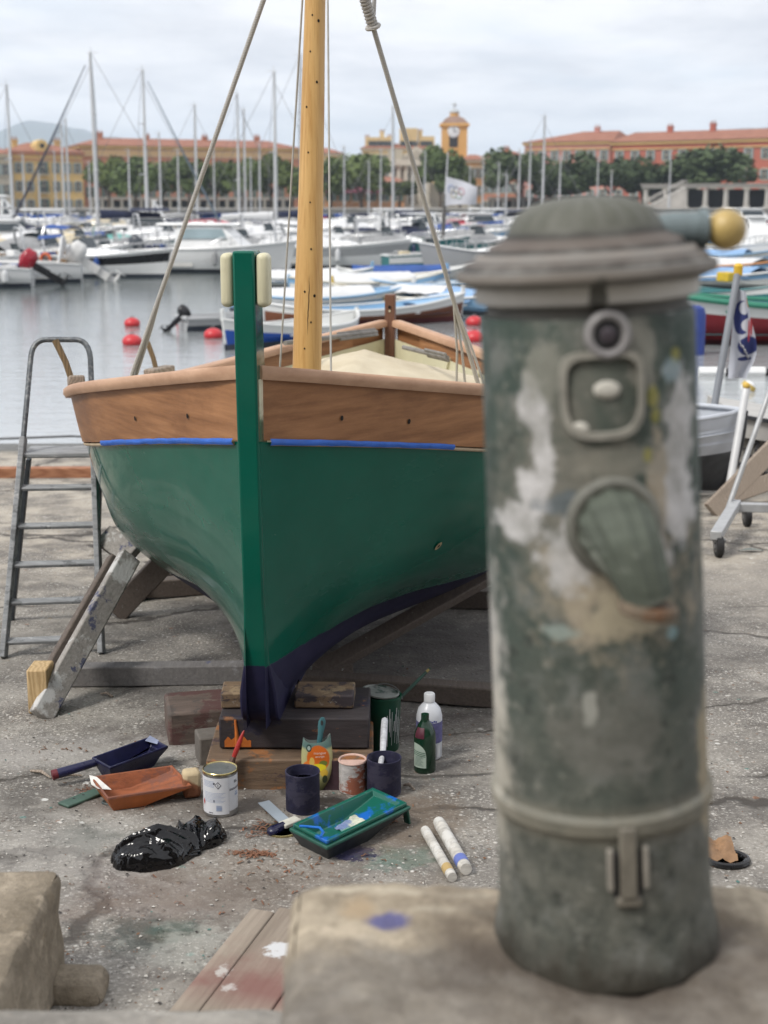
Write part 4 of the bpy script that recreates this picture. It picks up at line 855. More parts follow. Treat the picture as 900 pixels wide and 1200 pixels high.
m.build('push_button', [plain('button_ring', (.26, .25, .25), .5, .2, 30), M_dark, plain('button_core', (.055, .045, .055), .4)], fo)
# shield
def shield(sc_, n=40):
    out = []
    for k in range(n):
        a = 2*pi*k/n; c_, s_ = cos(a), sin(a); r = 1/((abs(c_)**5+abs(s_)**5)**.2); x, z = c_*r, s_*r
        if z < 0: x *= 1-.10*z*z; z -= .10*(1-x*x)
        out.append((x*.046*sc_, z*.044*sc_))
    return out
def onb(x, z, d, R=.1258): return Vector((x, -sqrt(R*R-x*x)-d, z))
m = MB(); o1, o2 = shield(1.02), shield(.86); N_ = len(o1); zc0 = .684; xo = -.002
vs = []
for (a, b), (c_, d_) in zip(o1, o2): vs += [onb(a+xo, b+zc0, -.002), onb(a*.98+xo, b*.98+zc0, .006), onb(c_+xo, d_+zc0, .006), onb(c_*.97+xo, d_*.97+zc0, .0)]
m.add(vs, [(4*i+k, 4*i+k+1, 4*((i+1) % N_)+k+1, 4*((i+1) % N_)+k) for i in range(N_) for k in range(3)])
m.ball(onb(xo+.004, zc0+.004, .0005), .012, 10, 1, (1.25, .35, .8)); m.ball(onb(xo-.026, zc0-.036, .0), .009, 8, 1, (1.2, .35, .8))
m.build('shield', [plain('shield_rim', (.27, .26, .225), .6, .3, 40), plain('chipped_white', (.58, .56, .50), .6, .2, 30)], fo)
# spout: boss with a fluted hood
m = MB(); X = front(.005, .542, -.006)
m.lathe([(.054, 0), (.054, .006), (.050, .012), (.045, .013), (.041, .010)], 40, 0, X)
def hood(u, v):
    a = 2*pi*v; path = [Vector((.005, -.120, .542)), Vector((.008, -.150, .540)), Vector((.016, -.172, .522)), Vector((.027, -.182, .494)), Vector((.033, -.183, .472))]
    k = u*(len(path)-1); i = min(3, int(k)); c_ = path[i].lerp(path[i+1], k-i); r = herm([0, .25, .5, .75, 1], [.042, .040, .035, .029, .027], u)*(1+.07*cos(11*a)*(1-abs(2*u-1)*.5))
    t_ = herm([0, .3, .7, 1], [0, .35, 1.15, 1.45], u); ax_ = Vector((sin(.33)*t_*.7, -cos(t_), -sin(t_))).normalized(); x = Vector((1, 0, 0)); x = (x-ax_*x.dot(ax_)).normalized(); y = ax_.cross(x)
    return c_+(x*cos(a)+y*sin(a))*r
m.grid(hood, 22, 54, 1); c_ = Vector((.033, -.183, .471)); m.lathe([(.024, 0), (.031, 0), (.034, -.006), (.031, -.013), (.024, -.013), (.022, -.004)], 28, 2, Matrix.Translation(c_) @ Matrix.Rotation(.18, 4, 'Y')); m.lathe([(.0001, -.006), (.0235, -.006)], 24, 3, Matrix.Translation(c_))
m.build('spout', [plain('boss_paint', (.15, .15, .128), .6, .3, 30, .2), block_mat('hood_bronze', (.085, .100, .078), 3, ((.53, (.22, .235, .20), .8), (.62, (.07, .05, .035), .7))), block_mat('lip_rust', (.17, .13, .09), 4, ((.50, (.34, .32, .28), .8), (.60, (.16, .075, .035), .8))), M_dark], fo, 60)
# hasp and staple on the lower band
m = MB(); Rb = .1335
def fb(x, z, d): return (x, -sqrt(Rb*Rb-x*x)-d, z)
m.box(fb(.010, .158, .004), (.020, .012, .085)); m.box(fb(.010, .110, .002), (.030, .010, .012)); m.build('hasp', plain('hasp_iron', (.17, .155, .125), .6, .25, 30, .2), fo, 30, .003)
m = MB()
for s_ in (-1, 1): m.box(fb(.010+s_*.021, .150, .003), (.007, .010, .05), 1)
m.box(fb(.010+.013, .14, -.0005), (.008, .004, .06), 0); m.box(fb(.010-.013, .14, -.0005), (.008, .004, .06), 0); m.build('staple', [M_dark, plain('staple_pale', (.27, .25, .215), .7, .2, 30)], fo, 30, .002)
# lever knob
m = MB(); m.tube([(.070, .0, .842), (.10, 0, .843), (.136, 0, .843)], [.017, .020, .019], 16, 0); m.tube([(.132, 0, .843), (.140, 0, .8425)], [.022, .022], 16, 0); m.ball((.163, -.002, .8405), .0225, 12, 1, (1.05, 1, 1)); m.build('lever_knob', [plain('lever_blue_grey', (.15, .19, .20), .6, .3, 30, .1), plain('old_brass_ball', (.50, .36, .13), .42, .3, 26, .1, dirt=.35, dirtc=(.18, .12, .06))], fo)
# --- stones
def stone_mat(name, a, b, spots=(), rough=.92):
    t = NT(name); big = t.noise(5, 7, .65); fine = t.noise(45, 6, .75); c = t.mix(t.ramp(big, [(.32, 0), (.68, 1)]), a, b); c = t.mix(t.ramp(fine, [(.35, .35), (.6, 0)]), c, sc3(a, .55)); c = t.mix(t.ramp(t.noise(11, 7, .7, t.map(loc=(5, 1, 2))), [(.56, 0), (.68, .6)]), c, sc3(b, 1.25))
    c = t.mix(t.ramp(t.noise(8, 6, .7, t.map(loc=(2, 7, 2))), [(.58, 0), (.70, .5)]), c, (.20, .15, .085))
    for f in spots: c = f(t, c)
    return t.done(c, rough, t.bump(t.math('ADD', big, t.math('MULTIPLY', fine, .4)), .9, .02), spec=.25)
def rough_block(name, label, x0, x1, y0, y1, z0, z1, mt, seed, res=.022, amp=.010, rnd=.03, cat='stone block', chip=None):
    cx_, cy_ = (x0+x1)/2, (y0+y1)/2; o = MB(); hx, hy, hz_ = (x1-x0)/2, (y1-y0)/2, (z1-z0)/2
    def face(ax, sg):
        d = [hx, hy, hz_]; i, j = [k for k in range(3) if k != ax]; nu = max(2, int(2*d[i]/res)); nv = max(2, int(2*d[j]/res))
        def f(u, v):
            p = [0, 0, 0]; p[ax] = sg*d[ax]; p[i] = (2*u-1)*d[i]; p[j] = (2*v-1)*d[j]
            q = Vector([max(-d[k]+rnd, min(d[k]-rnd, p[k])) for k in range(3)]); w_ = Vector(p)-q
            if w_.length > 1e-6: p = q+w_.normalized()*min(rnd, w_.length)
            p = Vector(p); n_ = Vector((p.x/hx, p.y/hy, p.z/hz_)); e_ = mn.noise(p*9+Vector((seed, 0, 0)))*.6+mn.noise(p*28+Vector((0, seed, 0)))*.35+mn.noise(p*70)*.15
            w2 = Vector((0, 0, 0)); w2[ax] = sg
            edge = 0
            for k in range(3):
                if k != ax: edge = max(edge, abs(p[k])/d[k])
            p = p + (p.normalized()*.5+w2*.5)*(amp*e_ - (max(0, edge-.93)*.25*max(0, mn.noise(p*14+Vector((seed, seed, 1))))) )
            return p+Vector((0, 0, hz_))
        o.grid(f, nu, nv)
    for ax in range(3):
        for sg in (-1, 1): face(ax, sg)
    b = o.build(name, mt, None, 180, loc=(cx_, cy_, z0)); tag(b, label, cat); return b
def sp_blue(t, c):
    c = t.mix(t.math('MULTIPLY', t.blob(-.346, .187, .026, .020, ('x', 'y'), .35, 60, .3), .9), c, (.10, .105, .26))
    c = t.mix(t.math('MULTIPLY', t.blob(-.385, .215, .02, .03, ('x', 'y'), .3, 30, .4), .7), c, (.44, .33, .21))
    for x, y in ((-.28, .215), (-.24, .25), (-.33, .26), (-.40, .27), (-.21, .20)): c = t.mix(t.math('MULTIPLY', t.blob(x, y, .035, .008, ('x', 'y'), .3, 30, .4), .8), c, (.52, .46, .36))
    lo = t.ramp(t.math('ADD', t.xyz()[1], t.math('MULTIPLY', t.math('SUBTRACT', t.noise(9, 6, .7), .5), .22)), [(.10, 1), (.17, 0)]); c = t.mix(t.math('MULTIPLY', lo, .7), c, t.mix(t.ramp(t.noise(16, 6, .7), [(.35, 0), (.65, 1)]), (.10, .092, .085), (.27, .255, .235)))
    d = t.blob(-.095, .14, .20, .165, ('x', 'y'), .35, 14, .35); c = t.mix(t.math('MULTIPLY', d, .72), c, (.085, .066, .052))
    return c
M_pl = stone_mat('plinth_stone', (.19, .155, .11), (.60, .515, .395), (sp_blue,))
pl = rough_block('stone_plinth', 'thick rough stone plinth stained with blue paint, carrying the fountain post', -.118, .82, 1.12, 1.735, .70, .975, M_pl, 3, .014, .020, .038)
M_ld = stone_mat('ledge_stone', (.20, .188, .168), (.43, .405, .365))
rough_block('stone_ledge', 'low grey coping of the foreground wall left of the plinth', -2.6, -.125, .75, 1.80, .0, .748, M_ld, 9, .045, .012, .03, 'wall')
rough_block('wall_footing', 'rubble wall carrying the stone plinth and fountain', -.12, 2.6, .78, 1.70, .02, .70, M_ld, 5, .05, .012, .03, 'wall')
M_cb = stone_mat('cut_stone', (.18, .15, .11), (.44, .375, .29))
rough_block('stone_cube', 'squared pale brown stone block on the concrete at the left edge', -1.35, -.735, 2.32, 2.96, .10, .375, M_cb, 12, .016, .016, .028)
rough_block('rubble_stone', 'small rounded brown stone lump lying right beside the squared stone block', -.765, -.625, 2.82, 2.93, .095, .165, M_cb, 17, .012, .010, .03, 'stone')
# board with faded red paint lying on the concrete
def board_mat():
    t = NT('faded_board'); v = t.map((26, 1.4, 10)); f = t.noise(1, 6, .7, v); c = t.mix(t.ramp(f, [(.3, 0), (.7, 1)]), (.17, .135, .105), (.33, .28, .225))
    fr_ = t.noise(3.2, 5, .6); c = t.mix(t.ramp(t.math('MULTIPLY', t.ramp(fr_, [(.38, 0), (.6, 1)]), t.ramp(t.math('ABSOLUTE', t.math('ADD', t.xyz()[1], .06)), [(.07, 1), (.16, 0)])), [(0, 0), (1, .75)]), c, (.17, .062, .055))
    c = t.mix(t.math('MULTIPLY', t.blob(.03, .055, .035, .03, ('x', 'y'), 1.0, 45, .3), .9), c, (.56, .57, .58)); c = t.mix(t.math('MULTIPLY', t.blob(-.06, -.07, .014, .02, ('x', 'y'), 1.1, 50, .4), .7), c, (.5, .49, .46)); c = t.mix(t.math('MULTIPLY', t.blob(-.02, -.13, .012, .012, ('x', 'y'), 1.1, 50, .4), .7), c, (.5, .48, .46))
    return t.done(c, .85, t.bump(f, .5, .005))
bc = G(290, 1118, .06); o = thing('wooden_board', 'wide weathered board with faded red and white paint, flat on the concrete', 'board', (bc.x+.03, bc.y-.02, slip(bc.y)))
tl, bl_ = G(302, 1060, .06)-bc, G(203, 1172, .06)-bc; ed = (tl-bl_); ed.z = 0; ax = ed.normalized(); nx = Vector((ax.y, -ax.x, 0)); L_ = ed.length
MBd = board_mat(); R_ = -atan2(ax.x, ax.y)
for k, (w0, w1) in enumerate(((0, .062), (.064, .21), (.213, .36))):
    m = MB(); cn = (w0+w1)/2-.11; m.box((cn, .02*(k-1), .035), (w1-w0, L_*(1.0 if k else .98), .046)); q = m.build('plank', MBd, o, 30, .004); q.rotation_euler.z = R_
for dx_ in (0,):
    pass
# two whitish tubes
M_tb = block_mat('whitish_tube', (.50, .48, .44), 6, ((.50, (.62, .61, .58), .9), (.62, (.44, .30, .12), .6), (.66, (.14, .16, .42), .6)))
for lab, a_, b_, r_ in (('narrower whitish plastic tube, left one of the pair lying behind the plinth', (498, 978), (530, 1034), .0145), ('wider whitish plastic tube with a blue end, right one of the pair behind the plinth', (514, 970), (546, 1026), .0185)):
    p_, q_ = gz and G(*a_), G(*b_); o = thing('plastic_tube', lab, 'tube', p_, group='plastic tubes behind the plinth'); d_ = q_-p_; u_ = Vector((0, 0, r_))
    m = MB(); m.tube([u_, u_+d_*.06, u_+d_*.94, u_+d_], [r_*.9, r_, r_, r_*.9], 16, 0); m.build('tube', M_tb, o); m = MB(); m.tube([u_+d_*.80, u_+d_*.92], [r_+.0006]*2, 16, caps=False); m.build('band', plain('blue_band', (.12, .16, .42), .5) if r_ > .016 else plain('ochre_band', (.42, .30, .13), .5), o)
# ================================================================== LADDER
M_alu = block_mat('spattered_aluminium', (.27, .28, .29), 4, ((.55, (.12, .125, .13), .8), (.60, (.52, .52, .52), .8), (.66, (.05, .07, .14), .7)))
M_dsteel = plain('dark_tube', (.055, .065, .075), .4, .3, 30, metal=.4)
lf, rf = G(4, 771), G(119, 766)
ld = thing('step_ladder', 'paint-spattered aluminium stepladder with a hooped top beside the boat', 'ladder', (lf+rf)/2); LO = ld.location.copy()
tl, tr = P(36, 420, 6.32), P(106, 420, 6.32)
def side(f, k): return (lf if k < 0 else rf).lerp(tl if k < 0 else tr, f)-LO
plat_f = .665
for k in (-1, 1):
    m = MB(); a, b = side(0, k), side(plat_f+.06, k); m.beam(a, b, .024, .058, (0, -1, 0), 0); m.build('rail', M_alu, ld, 30, .004)
m = MB(); a = side(plat_f-.02, -1); b = side(.96, -1); c = side(1, -1); d_ = side(1, 1); hp = P(55, 398, 6.36)-LO; hq = P(88, 398, 6.36)-LO
pts = [a, b, c.lerp(b, .1)]; 
for k in range(7):
    t_ = k/6; pts.append(c*(1-t_)**2+(P(38, 398, 6.36)-LO)*2*t_*(1-t_)+hp*t_*t_)
for k in range(7):
    t_ = k/6; pts.append(hq*(1-t_)**2+(P(104, 398, 6.36)-LO)*2*t_*(1-t_)+d_*t_*t_)
pts += [side(.96, 1), side(plat_f-.02, 1)]
m.tube(pts, .0125, 10); m.build('hoop', plain('dark_hoop', (.075, .085, .095), .45, .35, 25, .1, .3, dirt=.45, dirtc=(.35, .35, .34)), ld)
for f in (.052, .178, .300, .427, .555):
    m = MB(); m.beam(side(f, -1), side(f, 1), .042, .016, (0, -.25, 1)); m.build('tread', M_alu, ld, 30, .004)
m = MB(); a, b = side(plat_f, -1), side(plat_f, 1); m.beam(a+Vector((0, .09, .0)), b+Vector((0, .09, .0)), .21, .022); m.build('platform', M_alu, ld, 30, .006)
rl_, rr2 = G(14, 727)-LO, G(112, 722)-LO
for e_, k in ((rl_, -1), (rr2, 1)):
    m = MB(); m.beam(e_, side(plat_f-.03, k)+Vector((0, .14, 0)), .02, .03, (0, 1, 0)); m.build('rear_leg', M_dsteel, ld, 30, .003)
m = MB(); m.beam(rl_.lerp(side(plat_f, -1), .12), rr2.lerp(side(plat_f, 1), .12), .02, .02); m.build('rear_stretcher', M_dsteel, ld)
# long timber on the slip at the water's edge
o = thing('timber', 'long red brown squared timber lying across the slipway behind the ladder', 'timber', G(40, 560))
m = MB(); m.beam(G(-260, 560)-o.location+Vector((0, 0, .04)), G(150, 559)-o.location+Vector((0, 0, .04)), .10, .085); m.build('baulk', wood('red_timber', (.25, .105, .055), (.38, .18, .10), (.6, 6, 6), .7), o, 30, .006)
# ================================================================== PAINT GEAR
def gp(px, py): g = G(px, py); g.z = gz(g.x, g.y); return g
M_navyp = plain('navy_wet_paint', (.010, .010, .040), .28, .35, 22, .25)
M_navyd = block_mat('navy_coated_tin', (.014, .014, .042), 3, ((.50, (.045, .042, .075), .9), (.60, (.16, .16, .19), .6)))
M_gold = plain('tin_gold', (.45, .38, .18), .28, .2, 20, 0, .9)
M_silv = plain('tin_bare', (.42, .42, .42), .35, .15, 20, 0, .8)
def tin(name, label, px, py, r, h, mats, lid=None, fillz=.7, grp='paint tins around the keel blocks', rim=True, rot=0):
    o = thing(name, label, 'paint tin', gp(px, py)+Vector((0, r*.9, 0)), (0, 0, rot), grp)
    m = MB(); m.lathe([(r*.97, 0), (r, .003), (r, h-.006), (r*1.025, h-.003), (r*1.02, h), (r*.95, h)] + ([] if lid is not None else [(r*.94, h-.005), (r*.94, h*fillz)]), 40, 0)
    if lid is None: m.lathe([(.0001, h*fillz+.001), (r*.94, h*fillz+.001)], 40, 1)
    m.build('can_body', mats, o)
    if lid is not None:
        m = MB(); m.lathe([(r*1.025, h-.004), (r*1.03, h+.001), (r*1.0, h+.003), (r*.95, h+.001), (r*.93, h-.004), (r*.80, h-.004), (r*.77, h-.002), (r*.74, h-.004), (.0001, h-.004)], 40); m.build('lid', lid, o)
    return o
# white labelled tin
M_lab = plain('white_label', (.62, .63, .66), .45, .06, 10); M_labb = plain('label_blue_grey', (.30, .36, .50), .5, .05); M_labd = plain('label_dark', (.05, .05, .07), .5); M_labr = plain('label_red', (.45, .05, .05), .5)
r0, h0 = .0515, .137
o = tin('paint_tin', 'white labelled paint tin with a shiny gold lid, in front of the red brush', 257, 958, r0, h0, [M_silv], M_gold)
wc = o
m = MB()
def cyl(a, z, d): return (cos(a)*(r0+d), sin(a)*(r0+d), z)
def patch(a0, a1, z0, z1, mi, d=.0012, n=10): m.grid(lambda u, v: cyl(a0+(a1-a0)*u, z0+(z1-z0)*v, d), n, 1, mi)
A0 = -pi/2
patch(A0-2.2, A0+.62, .010, .126, 0, .0008, 40); patch(A0+.63, A0+2.4, .018, .126, 0, .0006, 30)
patch(A0-.95, A0+.58, .094, .118, 1, .0011) if False else None
for k in range(5): patch(A0-1.0, A0-.25, .114-k*.0042, .1155-k*.0042, 1)
for k in range(8): patch(A0-.95+.0*k, A0+.40-.12*(k % 3), .078-k*.0042, .0792-k*.0042, 1)
for k in range(7): patch(A0-.14+k*.045, A0-.14+k*.045+.028, .022, .040, 2 if False else 1, .0016, 2)
patch(A0-.14, A0+.18, .024, .034, 1, .0013, 4)
def dia(a, z, ra, rz, mi, d): m.add([cyl(a-ra, z, d), cyl(a, z-rz, d), cyl(a+ra, z, d), cyl(a, z+rz, d)], [(0, 1, 2, 3)], mi)
dia(A0-.02, .104, .19, .0115, 2, .0016); dia(A0-.02, .104, .145, .0086, 0, .0020); patch(A0-.035, A0-.005, .102, .109, 2, .0024, 2); patch(A0-.035, A0-.005, .0985, .1, 2, .0024, 2)
patch(A0-.30, A0-.20, .106, .112, 2, .0015, 2); dia(A0-1.02, .045, .1, .011, 3, .0016); patch(A0-.30, A0-.24, .050, .057, 2, .0014, 2); patch(A0-.62, A0-.35, .014, .0165, 2, .0014, 3)
patch(A0+.66, A0+1.9, .083, .0855, 2, .0013, 12); patch(A0+.66, A0+1.9, .087, .0885, 2, .0013, 12)
patch(A0+1.02, A0+1.09, .103, .112, 2, .0013, 2); patch(A0+1.14, A0+1.30, .103, .107, 2, .0013, 2); patch(A0+1.16, A0+1.2, .107, .112, 2, .0013, 2); patch(A0+1.05, A0+1.35, .062, .068, 1, .0013, 4); patch(A0+1.1, A0+1.3, .07, .074, 1, .0013, 4)
m.build('label', [M_lab, M_labb, M_labd, M_labr], o, 60)
tin('paint_tin', 'navy coated open tin without any stick, in front of the fruit carton', 354, 954, .052, .125, [M_navyd, M_navyp], None, .72)
tin('paint_tin', 'navy coated open tin holding a white spattered stick', 450, 936, .0535, .118, [M_navyd, M_navyp], None, .66)
M_orl = block_mat('orange_splashed_label', (.55, .53, .52), 11, ((.50, (.36, .11, .055), .95), (.66, (.10, .03, .06), .7)))
M_orp = plain('orange_wet_paint', (.42, .135, .07), .35, .15, 18)
o = tin('paint_tin', 'small white tin brimming with orange paint and splashed with rust red', 413, 931, .043, .100, [M_orl, M_orp], None, .93)
m = MB(); m.lathe([(.0445, .097), (.046, .1), (.044, .104), (.040, .102), (.039, .096)], 40); m.build('rim', plain('pink_crusted_rim', (.58, .40, .34), .6, .2, 40), o)
# green bucket with lid ajar
b0 = gp(450, 884); o = thing('paint_bucket', 'dark green paint bucket with white drips and a lid resting on it', 'bucket', b0+Vector((0, .05, 0)))
rb, hb = .058, .185
M_gb = plain('bucket_green', (.006, .055, .030), .4, .3, 14)
m = MB(); m.lathe([(rb*.86, 0), (rb*.88, .004), (rb, hb), (rb*1.05, hb), (rb*1.05, hb+.008), (rb*.97, hb+.008), (rb*.95, hb-.02), (rb*.90, hb*.6)], 40, 0); m.lathe([(.0001, hb*.6), (rb*.9, hb*.6)], 30, 0); m.build('can_body', M_gb, o)
m = MB(); rg = random.Random(4)
for k in range(11):
    a = A0+.12+k*.10+rg.uniform(-.03, .03); zl = rg.uniform(.02, .09); w_ = rg.uniform(.012, .03)
    m.grid(lambda u, v, a=a, zl=zl, w_=w_: (cos(a+(u-.5)*w_*2)*(rb*(.88+.12*(zl+(hb*.9-zl)*v)/hb)+.0012), sin(a+(u-.5)*w_*2)*(rb*(.88+.12*(zl+(hb*.9-zl)*v)/hb)+.0012), zl+(hb*(.62+.3*((k*7) % 5)/5)-zl)*v), 2, 4)
m.build('drip', plain('white_drip', (.55, .57, .57), .5, .1, 30), o)
m = MB(); m.lathe([(rb*1.10, 0), (rb*1.12, .006), (rb*1.03, .008), (rb*.98, .003), (.0001, .002)], 36, 0, Matrix.Translation((-.012, .006, hb+.012)) @ Matrix.Rotation(radians(7), 4, 'Y')); m.build('lid', block_mat('crusted_lid', (.16, .17, .16), 2, ((.5, (.02, .045, .035), .9), (.62, (.40, .41, .38), .7))), o)
m = MB(); m.tube([(rb*1.06*cos(a), rb*1.06*sin(a)*1.0, hb-.01+.035*sin(a) if sin(a) > 0 else hb-.01) for a in [k*pi/14 for k in range(15)]], .002, 6); m.build('handle', plain('wire', (.2, .2, .2), .4, .1, 20, 0, .8), o)
o = thing('paint_stirrer', 'long dark green stick leaning out of the green bucket', 'stick', P(441, 846, b0.y+.03)); e_ = P(504, 783, b0.y+.14)-o.location
m = MB(); m.tube([Vector((0, 0, 0)), e_*.3, e_*.7, e_], [.006, .005, .0065, .0045], 8); m.build('shaft', plain('green_stick', (.02, .055, .042), .6, .4, 25), o); m = MB(); m.tube([e_*.93, e_*1.0], [.006, .004], 8); m.build('tip', plain('yellow_tip', (.28, .22, .08), .6), o)
o = thing('stirring_stick', 'white paint-spattered wooden stick standing in the right navy tin', 'stick', gp(450, 936)+Vector((-.008, .06, .078)))
e_ = P(451, 842, 4.36)-o.location; m = MB(); m.tube([Vector((-.004, 0, 0)), e_*.35+Vector((.001, 0, 0)), e_*.7, e_*.97, e_], [.009, .0095, .012, .011, .006], 10); m.build('shaft', block_mat('spattered_white_stick', (.50, .51, .54), 8, ((.56, (.03, .03, .09), .9), (.66, (.3, .3, .34), .8))), o)
# fruit carton with a teal brush in it
cp = gp(371, 930); o = thing('juice_carton', 'cut open orange and yellow fruit juice pouch used as a brush holder', 'carton', cp+Vector((0, .045, 0)), (0, 0, .06))
W0 = .0475
def car(u, v, R=1.0):
    a = 2*pi*u; z = .168*v; ww = herm([0, .12, .3, .7, 1], [.020, .032, .044, .049, .043], v); dd = herm([0, .2, .6, 1], [.017, .028, .022, .014], v)
    x = ww*math.copysign(abs(cos(a))**.6, cos(a)); y = dd*math.copysign(abs(sin(a))**.75, sin(a)); zt_ = z+(.010*cos(2*a)+.006*cos(a))*(v**8)
    return Vector((x*R, y*R-.03*(v-.5)*0, zt_))
def carton_mat():
    t = NT('carton_print'); z = t.xyz()[2]; x = t.xyz()[0]
    c = t.ramp(t.math('DIVIDE', t.math('ADD', z, t.math('MULTIPLY', t.math('ABSOLUTE', x), -.3)), .168), [(.0, (.10, .12, .03)), (.12, (.22, .23, .09)), (.40, (.46, .42, .20)), (.74, (.40, .40, .20)), (.80, (.09, .16, .15)), (.93, (.13, .21, .19))])
    or_ = t.blob(.004, .108, .036, .042, ('x', 'z'), .05, 20, .05); c = t.mix(or_, c, (.56, .125, .015)); or2 = t.blob(-.022, .085, .022, .018, ('x', 'z'), .05, 20, .05); c = t.mix(or2, c, (.64, .17, .02))
    c = t.mix(t.blob(.020, .093, .013, .009, ('x', 'z'), .1, 30, .1), c, (.13, .16, .03)); c = t.mix(t.blob(.004, .080, .025, .012, ('x', 'z'), .12, 40, .08), c, (.66, .55, .02)); c = t.mix(t.blob(-.016, .098, .008, .015, ('x', 'z'), .1, 40, .1), c, (.62, .42, .10)); c = t.mix(t.blob(.022, .062, .012, .012, ('x', 'z'), .1, 40, .1), c, (.62, .40, .05))
    c = t.mix(t.blob(.024, .042, .008, .014, ('x', 'z'), .15, 40, .1), c, (.035, .05, .02)); c = t.mix(t.blob(-.025, .142, .0085, .012, ('x', 'z'), .02, 20, .04), c, (.03, .06, .055)); c = t.mix(t.blob(-.025, .142, .005, .007, ('x', 'z'), .02, 20, .04), c, (.30, .38, .34))
    return t.done(c, .38, t.bump(t.noise(30, 3), .15, .004), spec=.5)
m = MB(); m.grid(car, 40, 20, 0); m.grid(lambda u, v: car(u, v, .97), 40, 20, 1)
for tx, sz, dx_, zt_ in (('mangue', .0125, .009, .128), ('orange', .0105, .009, .117)):
    vs, fs = text_mesh(tx, sz); m.add([Vector((p.x+dx_, -(.0245 if zt_ > .12 else .0255)-.0006+abs(p.x+dx_)*.10, zt_+p.y)) for p in vs], fs, 2)
m.build('pouch', [carton_mat(), plain('pouch_inside', (.28, .32, .30), .5), plain('white_print', (.68, .62, .56), .5, .05)], o, 50)
o = thing('paintbrush', 'teal handled brush standing in the fruit pouch', 'brush', cp+Vector((.004, .045, .12))); e_ = P(378, 841, cp.y+.05)-o.location
m = MB(); d_ = e_.normalized(); x_ = Vector((1, 0, 0)); 
prof = [(.0, .008), (.25, .0085), (.55, .0085), (.75, .0115), (.9, .0115), (1, .006)]
vs = []; fs = []
for i, (f, w_) in enumerate(prof):
    for k in range(10): a = 2*pi*k/10; vs.append(e_*f+x_*cos(a)*w_+Vector((0, sin(a)*.005, 0)))
for i in range(len(prof)-1): fs += [(i*10+k, i*10+(k+1) % 10, i*10+10+(k+1) % 10, i*10+10+k) for k in range(10)]
fs.append(tuple(range(50, 60))); m.add(vs, fs, 0); c = e_*.87+Vector((0, -.0056, 0)); m.add([c+Vector((.004*cos(k*pi/6), -.0004, .009*sin(k*pi/6))) for k in range(12)], [tuple(range(12))], 1)
m.build('handle', [plain('teal_plastic', (.05, .145, .165), .4, .1), M_dark], o, 50)
m = MB(); m.box(Vector((0, 0, -.03)), (.045, .012, .06)); m.build('bristles', M_navyp, o)
# red brush leaning against the block
o = thing('paintbrush', 'red handled paintbrush leaning against the block behind the gold lidded tin', 'brush', P(267, 905, 4.14)); e_ = P(286, 856, 4.165)-o.location
m = MB(); m.tube([e_*.36, e_*.5, e_*.75, e_*.95, e_], [.007, .0085, .0075, .004, .0015], 10, 0); m.build('handle', plain('red_lacquer', (.33, .025, .020), .35, .15), o)
m = MB(); m.tube([e_*.20, e_*.37], [.012, .0075], 10); m.build('ferrule', plain('dirty_ferrule', (.10, .06, .045), .5, .3, 20, 0, .5), o); m = MB(); m.tube([e_*-.08, e_*.05, e_*.21], [.006, .013, .012], 10); m.build('bristles', plain('brown_bristles', (.07, .03, .022), .8, .3, 30, .4), o)
# bottles
def bottle(name, label, px, py, prof, parts, rot=0, grp='plastic bottles right of the blocks'):
    o = thing(name, label, 'bottle', gp(px, py)+Vector((0, .03, 0)), (0, 0, rot), grp)
    for nm, pr, mt in parts: 
        m = MB(); m.lathe(pr, 36); m.build(nm, mt, o, 50)
    return o
r1_, H1 = .0435, .222
M_hd = plain('milky_plastic', (.60, .62, .66), .3, .08, 8); M_purp = block_mat('violet_label', (.10, .095, .22), 4, ((.55, (.20, .20, .36), .8), (.66, (.4, .4, .5), .7)))
o = bottle('spirit_bottle', 'milky white plastic bottle with a violet label, behind the green bottle', 503, 892, None, [
    ('bottle_body', [(r1_*.9, 0), (r1_, .006), (r1_, .135), (r1_*.985, .150), (r1_*.86, .172), (r1_*.55, .188), (.016, .196), (.016, .200)], M_hd), ('cap', [(.0165, .196), (.0185, .197), (.0185, .222), (.016, .225), (.0001, .225)], plain('white_cap', (.64, .65, .67), .35, .06)), ('label', [(r1_+.0008, .060), (r1_+.0008, .132)], M_purp)])
m = MB(); r_ = r1_+.0016
LL_ = [(.0, .134, .142, 0), (.15, .134, .139, 0), (.3, .136, .142, 0), (.45, .134, .140, 0),]
for a, z0, z1, mi in LL_: m.grid(lambda u, v: (r_*cos(A0+a+.12*u), r_*sin(A0+a+.12*u), z0+(z1-z0)*v), 3, 1, 0)
m.build('print', plain('print_blue', (.05, .06, .28), .5), o, 0)
m = MB(); m.grid(lambda u, v: (r_*cos(A0+.62+.30*u), r_*sin(A0+.62+.30*u), .010+.045*v), 5, 1); m.build('panel', plain('print_white', (.62, .63, .65), .5), o, 0)
r2_ = .036
M_gl = NT('green_bottle_plastic'); M_gl.done((.012, .055, .028), .18, None, spec=.6); M_gl.set(M_gl.b.inputs['Transmission Weight'], .45); M_gl = M_gl.mat
o = bottle('soap_bottle', 'dark green bottle with a pale curved label, in front of the white bottle', 498, 907, None, [
    ('bottle_body', [(r2_*.92, 0), (r2_, .005), (r2_, .115), (r2_*.94, .135), (r2_*.66, .158), (r2_*.42, .172), (.013, .178), (.013, .196), (.0001, .196)], M_gl)], .0)
m = MB(); r_ = r2_+.001
def lb(u, v):
    a = A0-1.25+1.35*u; top = .062+.042*sqrt(max(0, 1-(max(0, u-.25)/.75)**2)); return (r_*cos(a), r_*sin(a), .022+(top-.022)*v)
m.grid(lb, 18, 6, 0)
r_ = r2_+.0017
